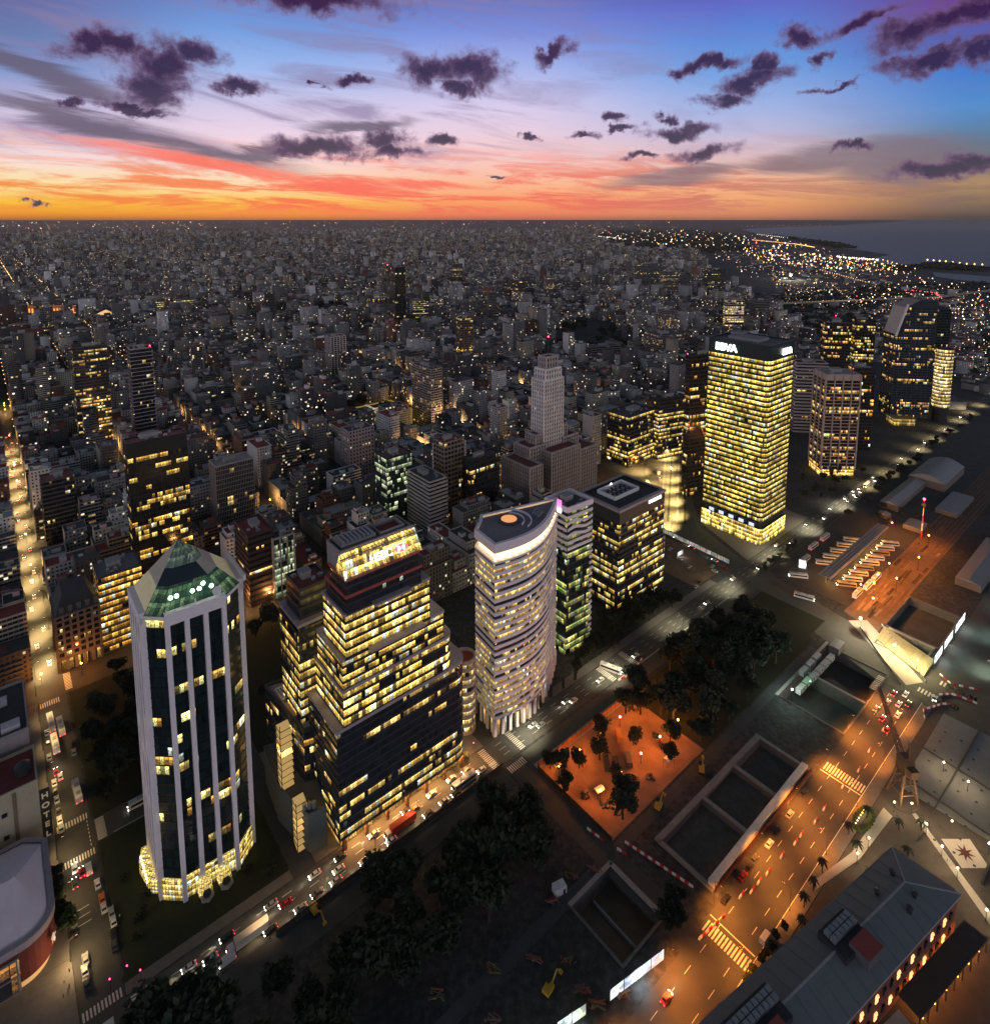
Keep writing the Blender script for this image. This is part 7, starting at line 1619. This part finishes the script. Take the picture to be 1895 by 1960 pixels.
def board(label,p,q,z0,z1,cols,st=2.2,frame=True,n=1,group=None):
    t=thing('billboard',label,'billboard',XY(*p),0,0,group); L=math.dist(p,q); th=math.atan2(q[1]-p[1],q[0]-p[0])+R(40); c=XY((p[0]+q[0])/2,(p[1]+q[1])/2)
    m=MB(); m.box((*c,z0-.3),(L+.6,.35,z1-z0+.6),th); m.build('frame',DARKM,t)
    for i in range(n):
        s=(i+.5)/n; cc=XY(p[0]+(q[0]-p[0])*s,p[1]+(q[1]-p[1])*s); m=MB(); m.box((*cc,z0),(L/n-.4,.5,z1-z0),th); m.build('lit_panel',poster(i+hash_(label)%7,cols[i%len(cols)],st),t)
    for s in (.1,.5,.9): cc=XY(p[0]+(q[0]-p[0])*s,p[1]+(q[1]-p[1])*s); m=MB(); m.box((*cc,0),(.3,.3,z0),th); m.build('post',DARKM,t)
    pl(t,cols[0],60*L,tuple(Vector((*XY((p[0]+q[0])/2,(p[1]+q[1])/2-2.2),(z0+z1)/2))-t.location))
    return t
def hash_(s): return sum(map(ord,s))
board('long row of bright lit posters beside the orange road at the bottom',(132,102.5),(154,98.2),.8,4.6,[(.75,.95,1),(.4,.6,.8),(.7,.8,.85),(.9,.95,1)],1.1,n=4)
board('bright lit poster cut by the bottom edge',(114,107.5),(124,105),.8,4.6,[(.6,.9,.8),(.8,.75,.45)],1.1,n=2)
board('first tall white lit board along the far right road',(379,83.2),(393,83.2),1.5,6,[(.85,1,.95)],2.4,n=2); board('second tall white lit board along the far right road',(397,83.2),(413,83.2),1.5,6,[(.85,1,.95)],1.8,n=3); board('third tall white lit board along the far right road',(418,83.2),(438,83.2),1.5,6,[(.85,1,.95)],2.0,n=3)
x,y=G(1528,1088); a,b=AB(x,y); board('small square white glowing board near the terminal entrance',(a,b),(a+1.5,b-4.5),1,7,[(1,.97,.85)],1.5)
board('long wall of lit panels at the back of the yard beside the square office block',(387,206),(389,262),.6,3.6,[(.8,.78,.65),(.6,.6,.5),(.75,.7,.55)],.4,n=12)
x,y=G(1296,1068); a,b=AB(x,y); board('pale poster board facing the avenue by the walled yard',(a,b),(a+7,b),.8,4,[(.7,.75,.8)],.35)
absheet('walled_yard',345,385,206,262,.055,SOIL2)
# excavators and machines
def digger(a,b,rot,label,col='machine_yellow'):
    t=thing('excavator',label,'excavator',XY(a,b),.1,R(40+rot),world_parts=False); y=mat(col,(.5,.30,.03),.6)
    for s in (-1,1): m=MB(); extr(m,[(-1.9,.1),(1.9,.1),(2.2,.5),(1.9,.9),(-1.9,.9),(-2.2,.5)],.5); o=m.build('track',TYRE,t); o.location=(0,s*1.1,0)
    m=MB(); m.box((-.3,0,.95),(3.4,2.4,1.3)); m.build('house',y,t); m=MB(); m.box((1.0,.7,1.5),(1.3,1.0,1.5)); m.build('cab',VG,t)
    m=MB(); m.beam((1.2,-.3,1.8),(4.0,-.3,4.2),.4); m.beam((4.0,-.3,4.2),(6.0,-.3,1.6),.35); m.box((6.1,-.3,.7),(.9,1.1,.9)); m.build('arm',y,t)
digger(119.5,116.3,10,'yellow excavator on the dirt at the bottom centre'); digger(73,184.4,-80,'small yellow excavator just below the avenue')
digger(197,130.5,15,'greenish-yellow machine on the dirt road above the nearest trench'); digger(226,128.6,30,'small orange machine on the dirt road at the trench corner')
# furniture of the orange-lit yard
for a,b,l,c in ((196,157,'dark container',(.05,.05,.055)),(199,154,'dark container',(.07,.06,.05)),(193,146,'rust-red container',(.16,.03,.02)),(212,163,'orange container',(.4,.16,.05)),(205,152,'grey container',(.1,.1,.1))):
    t=thing('container',l+' in the orange-lit yard'+{196:' nearest the avenue fence',199:' just behind another',193:' near the lower lamps',212:' close to the upper lamps',205:' in the centre'}[a],'container',XY(a,b),.14,R(40+50),world_parts=False); m=MB(); m.box((0,0,0),(6,2.4,2.5),0,0,(*c,0)); m.build('body',PAINT,t); m=MB()
    for x in (-2.8,0,2.8): m.box((x,-1.25,.1),(.15,.1,2.3))
    m.build('ribs',DARKM,t)
for a,b,l in ((183,150,'small white awning roof near the lower trees'),(218,140,'white tent roof at the far corner')):
    t=thing('kiosk',l+' of the orange-lit yard','kiosk',XY(a,b),.14,R(30),world_parts=False); m=MB(); m.face([(-2,-1.4,2.6),(2,-1.4,2.6),(2,0,3.1),(-2,0,3.1)]); m.face([(-2,0,3.1),(2,0,3.1),(2,1.4,2.6),(-2,1.4,2.6)]); m.build('roof',WHITE,t)
    for x in (-1.9,1.9):
        for y in (-1.3,1.3): m=MB(); m.box((x,y,0),(.12,.12,2.6)); m.build('post',DARKM,t)
t=thing('site_hut','white flat-roofed site hut at the edge of the dark works above the lower trench',None or 'site hut',XY(143,134.5),.1,R(25),world_parts=False); m=MB(); m.box((0,0,0),(4.5,3,2.8)); m.build('body',WHITE,t); m=MB(); m.box((1.2,-1.55,0),(.9,.1,2)); m.build('door',DARKM,t)
for k in range(9):
    a,b=[(181,145),(200,144),(189,168),(222,160),(226,152),(206,141),(178,153),(216,172),(230,170)][k]
    m=MB(); r_=random.Random(k)
    for _ in range(14): m.box((r_.uniform(-1.8,1.8),r_.uniform(-1.5,1.5),0),(r_.uniform(.3,1.6),r_.uniform(.3,1.2),r_.uniform(.2,1.2)),r_.uniform(0,3),0,(r_.uniform(.02,.12),)*3+(0,))
    o=m.build('material_stack',PAINT); o.location=(*XY(a,b),.14); tag(o,'untidy dark stack of building material in the orange-lit yard','material stack','material stacks of the orange-lit yard')
for k in range(14):
    a,b=[(60,150),(75,140),(92,138),(110,132),(122,125),(130,118),(128,110),(139,133.5),(150,134.5),(158,131),(128,104),(102,122),(118,107),(136,101)][k]
    m=MB(); r_=random.Random(50+k)
    for _ in range(10): m.beam((r_.uniform(-2.5,2.5),r_.uniform(-1.5,1.5),.3+.1*_),(r_.uniform(-3,3),r_.uniform(-1.5,1.5),.3+.1*_),r_.uniform(.15,.5),0,None,(r_.uniform(.05,.3),r_.uniform(.05,.16),r_.uniform(.04,.1),0))
    o=m.build('timber_pile',PAINT); o.location=(*XY(a,b),.05); tag(o,'loose pile of planks and rubble in the dark works','timber pile','timber piles of the dark works')
# people
def person(a,b,rot,label,shirt,trs,z=.12):
    sk=bpy.data.meshes.new('person'); V=[(0,0,.95),(0,0,1.2),(0,0,1.42),(0,0,1.53),(0,.02,1.66),(-.1,0,.88),(-.12,.08,.48),(-.13,0,.06),(-.13,.12,.03),(.1,0,.88),(.12,-.1,.48),(.13,-.16,.08),(.13,-.04,.03),(-.2,0,1.4),(-.27,-.04,1.12),(-.25,.05,.85),(.2,0,1.4),(.27,.05,1.12),(.26,.14,.88)]
    E=[(0,1),(1,2),(2,3),(3,4),(0,5),(5,6),(6,7),(7,8),(0,9),(9,10),(10,11),(11,12),(2,13),(13,14),(14,15),(2,16),(16,17),(17,18)]
    sk.from_pydata(V,E,[]); o=bpy.data.objects.new('person',sk); COL.objects.link(o); md=o.modifiers.new('skin','SKIN'); rr=[.15,.15,.13,.055,.10,.09,.065,.045,.04,.09,.065,.045,.04,.055,.042,.035,.055,.042,.035]
    for i,v in enumerate(sk.skin_vertices[0].data): v.radius=(rr[i],rr[i]*.85); v.use_root=(i==0)
    ss=o.modifiers.new('smooth','SUBSURF'); ss.levels=1; ss.render_levels=1
    sk.materials.append(PCL.setdefault((shirt,trs),clothes(shirt,trs))); o.location=(*XY(a,b),z); o.rotation_euler=(0,0,R(rot)); return tag(o,label,'person')
PCL={}
def clothes(s,t):
    m=bpy.data.materials.new('clothes'); m.use_nodes=True; w=NT(m.node_tree); w.n.clear(); z=w.xyz(w.node('ShaderNodeTexCoord',out=3))[2]
    c=w.ramp(w.m('DIVIDE',z,1.8),[(0,(*t,1)),(.50,(*t,1)),(.53,(*s,1)),(.80,(*s,1)),(.83,(.35,.2,.13,1)),(.92,(.35,.2,.13,1)),(.94,(.03,.02,.015,1))])
    b=w.node('ShaderNodeBsdfPrincipled',{},{'Base Color':c,'Roughness':.9}); o=w.n.new('ShaderNodeOutputMaterial'); w.l.new(b,o.inputs[0]); return m
for i,(a,b,s,l) in enumerate(((3.8,216,(.1,.1,.12),'person in dark clothes near the arena corner, farthest from the kerb'),(4.8,214,(.4,.05,.05),'person in a red top waiting on the pale pavement by the arena'),(3.2,212,(.05,.05,.06),'person in black beside the person in the red top'),(5.4,218.6,(.3,.3,.32),'person in grey walking along the arena wall'),
    (262,48,(.05,.05,.05),'person in dark clothes walking down the lit plaza path'),(248,70.6,(.06,.05,.05),'person in black on the path beside the palm trees'),(173.5,88,(.03,.03,.03),'person in black on the zebra crossing of the orange road'),(20.5,226,(.3,.28,.27),'person in a light top on the pavement beside the parked cars'))):
    person(a,b,40+i*47,l,s,(.03,.03,.05))
# traffic lights
for a,b,l in ((19.6,205.5,'corner of the lawn'),(14.8,205,'middle of the crossing'),(22.6,201.5,'edge of the avenue'),(156,201,'corner below the stepped tower')):
    t=thing('traffic_light','red traffic light at the '+l,'traffic light',XY(a,b),.1,world_parts=False); m=MB(); m.cyl((0,0,0),.09,3.2,8); m.build('pole',DARKM,t); m=MB(); m.box((0,0,3.1),(.4,.4,1.1)); m.build('housing',DARKM,t); m=MB(); m.ball((0,-.15,4.0),.26,8); m.build('red_lens',emit('signal_red',(1,.03,.15),9),t)
# ---------------------------------------------------------------- far lights, railway lands, shore
def oct_(m,c,r,mi=0):
    x,y,z=c; V=[(x+r,y,z),(x,y+r,z),(x-r,y,z),(x,y-r,z),(x,y,z+r),(x,y,z-r)]
    for a,b,d in ((0,1,4),(1,2,4),(2,3,4),(3,0,4),(1,0,5),(2,1,5),(3,2,5),(0,3,5)): m.face([V[a],V[b],V[d]],mi)
def far_lights():
    r=random.Random(31); m=MB()
    zones=[([(1300,470),(1440,462),(1560,475),(1690,505),(1760,530),(1895,560),(1895,640),(1700,600),(1500,560),(1400,520)],420,.9),
      ([(1060,446),(1200,440),(1320,440),(1440,450),(1560,468),(1500,478),(1250,470),(1060,462)],210,1.1),
      ([(1420,475),(1540,488),(1690,505),(1740,528),(1560,520),(1430,495)],240,1.3),
      ([(0,424),(1300,424),(1300,436),(0,436)],240,.6),([(0,436),(1300,436),(1300,470),(0,470)],170,.7),
      ([(1460,520),(1600,560),(1895,600),(1895,760),(1830,700),(1640,600),(1500,590)],260,.7),
      ([(200,600),(400,560),(900,580),(1200,600),(1000,720),(400,720)],46,.5),([(560,1180),(450,1180),(450,1230),(540,1240)],26,.35)]
    for P,n,s in zones:
        us=[p[0] for p in P];vs=[p[1] for p in P]; c=0
        while c<n:
            u,v=r.uniform(min(us),max(us)),r.uniform(min(vs),max(vs))
            if not inside((u,v),P): continue
            c+=1; h=r.uniform(7,22); x,y=G(u,v); d=math.hypot(x,y); k=r.random()
            oct_(m,(x,y,h),d*.00044*s*(1 if r.random()<.82 else 2.1),0 if k<.24 else 1 if k<.88 else 2 if k<.93 else 3)
    def line(pts,n,mi,s=.8,h=10,j=0.0):
        for (p,q) in zip(pts,pts[1:]):
            for i in range(n):
                t=i/n; u=p[0]+(q[0]-p[0])*t+r.uniform(-j,j); v=p[1]+(q[1]-p[1])*t+r.uniform(-j,j)*.3; x,y=G(u,v); oct_(m,(x,y,h),math.hypot(x,y)*.0005*s,mi)
    line([(1070,456),(1130,452),(1200,459)],24,0,2.0); line([(1440,460),(1520,468),(1560,475)],34,1,.9); line([(1450,449),(1540,460)],22,0,.8); line([(1420,433),(1600,430)],18,1,.5)
    line([(1600,494),(1685,500)],26,0,2.0,j=3); line([(1690,500),(1760,520)],8,1,1.6); line([(1775,500),(1810,503),(1850,508),(1895,510)],3,1,2.4); line([(1570,520),(1660,545)],20,1,.9); line([(1480,540),(1560,570)],12,1,.7)
    line([(0,424.5),(1300,424.5)],60,1,.4,j=3)
    line([(1420,588),(1560,583),(1640,580)],26,1,.5); line([(1730,560),(1790,566),(1800,575),(1740,580)],14,2,.9,j=3)
    for ia in range(-14,40):
        for b in range(420,5200,34):
            for ax in (0,1):
                if r.random()<.42: continue
                a_,b_=(12+80*ia+5,b+r.uniform(-3,3)) if ax==0 else (b-1400+r.uniform(-3,3),377+80*(ia+14))
                x,y=XY(a_,b_)
                if y<250 or abs(x)/y>.85: continue
                u,v=PX(x,y,0)
                if not city_here(u,v): continue
                d=math.hypot(x,y)
                if d<600: continue
                oct_(m,(x,y,9),min(1.6,.25+d*.00035),1 if r.random()<.8 else 0)
    em=[emit('far_white',(1,.9,.72),5),emit('far_amber',(1,.5,.16),5),emit('far_red',(1,.1,.08),5),emit('far_green',(.6,1,.7),4)]
    tag(m.build('distant_lights',em),'countless small white and amber lights of the far city, port and shore','lights',kind='stuff')
far_lights()
x,y=G(1513,535); lamp(x,y,14,'single dazzling white floodlight over the railway yard',None,(1,.95,.7),emit('flood_white'),160000,ab=False,ball=3.2,name='floodlight_mast')
for i,(u,v) in enumerate(((1590,465),(1455,455))):
    pass
def low_city():
    r=random.Random(77); L=[]
    for P,n in (([(1440,560),(1560,640),(1895,700),(1895,560),(1700,540),(1480,500)],420),([(1330,470),(1440,470),(1690,505),(1700,545),(1450,520)],260),([(1560,640),(1680,640),(1700,700),(1600,690)],20),([(1820,600),(1895,600),(1895,760),(1840,740)],60)):
        us=[p[0] for p in P];vs=[p[1] for p in P]; c=0
        while c<n:
            u,v=r.uniform(min(us),max(us)),r.uniform(min(vs),max(vs))
            if not inside((u,v),P): continue
            a,b=GA(u,v) if 'GA' in globals() else AB(*G(u,v)); c+=1; d=math.hypot(*G(u,v)); w=r.uniform(8,30); l=r.uniform(8,26)
            Q=rect(a,a+w,b,b+l)
            if not clear(Q): continue
            if d<800: continue
            L.append((a,a+w,b,b+l,r.uniform(3,9)*(2 if r.random()<.06 else 1),9999))
    box_cloud('railway_sheds',L,FAR,'low dark sheds and huts scattered over the port and railway lands','sheds')
low_city()
def ribbon(name,pts,w,z,m_,pier=False):
    P=[G(*p) for p in pts]; L=[];Rr=[]
    for i,p in enumerate(P):
        q0=P[max(0,i-1)];q1=P[min(len(P)-1,i+1)]; dx,dy=q1[0]-q0[0],q1[1]-q0[1]; l=math.hypot(dx,dy); nx,ny=-dy/l*w/2,dx/l*w/2; L.append((p[0]+nx,p[1]+ny));Rr.append((p[0]-nx,p[1]-ny))
    m=MB()
    for i in range(len(P)-1):
        f=[(*Rr[i],z),(*Rr[i+1],z),(*L[i+1],z),(*L[i],z)]; m.face(f)
        if pier:
            for A in (L,Rr): m.face([(*A[i],z-1.5),(*A[i+1],z-1.5),(*A[i+1],z+1),(*A[i],z+1)])
            m.box((*P[i],0),(3,3,z-.2))
    return m.build(name,m_)
tag(ribbon('elevated_motorway',[(1370,600),(1420,592),(1480,587),(1560,584),(1640,580),(1720,576),(1790,574),(1850,566),(1895,560),(1990,550)],16,9,mat('lit_motorway',(.35,.33,.26),.9),True),'pale elevated motorway curving across the railway lands','motorway')
tag(ribbon('railway_line',[(1400,500),(1460,520),(1490,545),(1500,570),(1560,600),(1620,615)],30,.3,ASPH2),kind='structure'); tag(ribbon('railway_line',[(1430,500),(1520,530),(1600,562),(1700,575)],20,.35,PAVE),kind='structure')
tag(ribbon('runway',[(1440,470),(1520,479),(1600,489)],60,.4,PAVE),kind='structure')
def haze():
    m=MB(); X0,X1,Y0,Y1,Z0,Z1=-17000,17000,-900,19000,-12,262
    c=[(X0,Y0),(X1,Y0),(X1,Y1),(X0,Y1)]; m.prism(c,Z0,Z1,0,0); m.face([(x,y,Z0) for x,y in c[::-1]]); o=m.build('haze',[]) if False else None
    me=bpy.data.meshes.new('haze'); V=[(x,y,z) for z in (Z0,Z1) for x,y in c]; me.from_pydata(V,[],[(3,2,1,0),(4,5,6,7),(0,1,5,4),(1,2,6,5),(2,3,7,6),(3,0,4,7)])
    h=bpy.data.materials.new('haze'); h.use_nodes=True; w=NT(h.node_tree); w.n.clear(); v=w.n.new('ShaderNodeVolumePrincipled'); v.inputs['Color'].default_value=(.78,.68,.62,1); v.inputs['Density'].default_value=1.6e-5
    o=w.n.new('ShaderNodeOutputMaterial'); w.l.new(v.outputs[0],o.inputs['Volume']); me.materials.append(h); ob=bpy.data.objects.new('haze',me); COL.objects.link(ob); tag(ob,kind='stuff')
HAZE=True
if HAZE: haze()
def number_twins():
    bpy.context.view_layer.update(); D={}
    for o in bpy.data.objects:
        if o.parent is None and 'label' in o and o.get('kind') is None: D.setdefault(o['label'],[]).append(o)
    O=lambda n:'%d%s'%(n,'th' if 10<=n%100<=20 else {1:'st',2:'nd',3:'rd'}.get(n%10,'th'))
    for l,L in D.items():
        if len(L)<2: continue
        L.sort(key=lambda o:PX(o.location.x,o.location.y,o.location.z)[0])
        for i,o in enumerate(L):
            o['label']=l+' '*0+', '+('leftmost' if i==0 else 'rightmost' if i==len(L)-1 else O(i+1)+' from left')
            if 'group' not in o: o['group']=l[:60]
number_twins()
print('objects',len(bpy.data.objects))
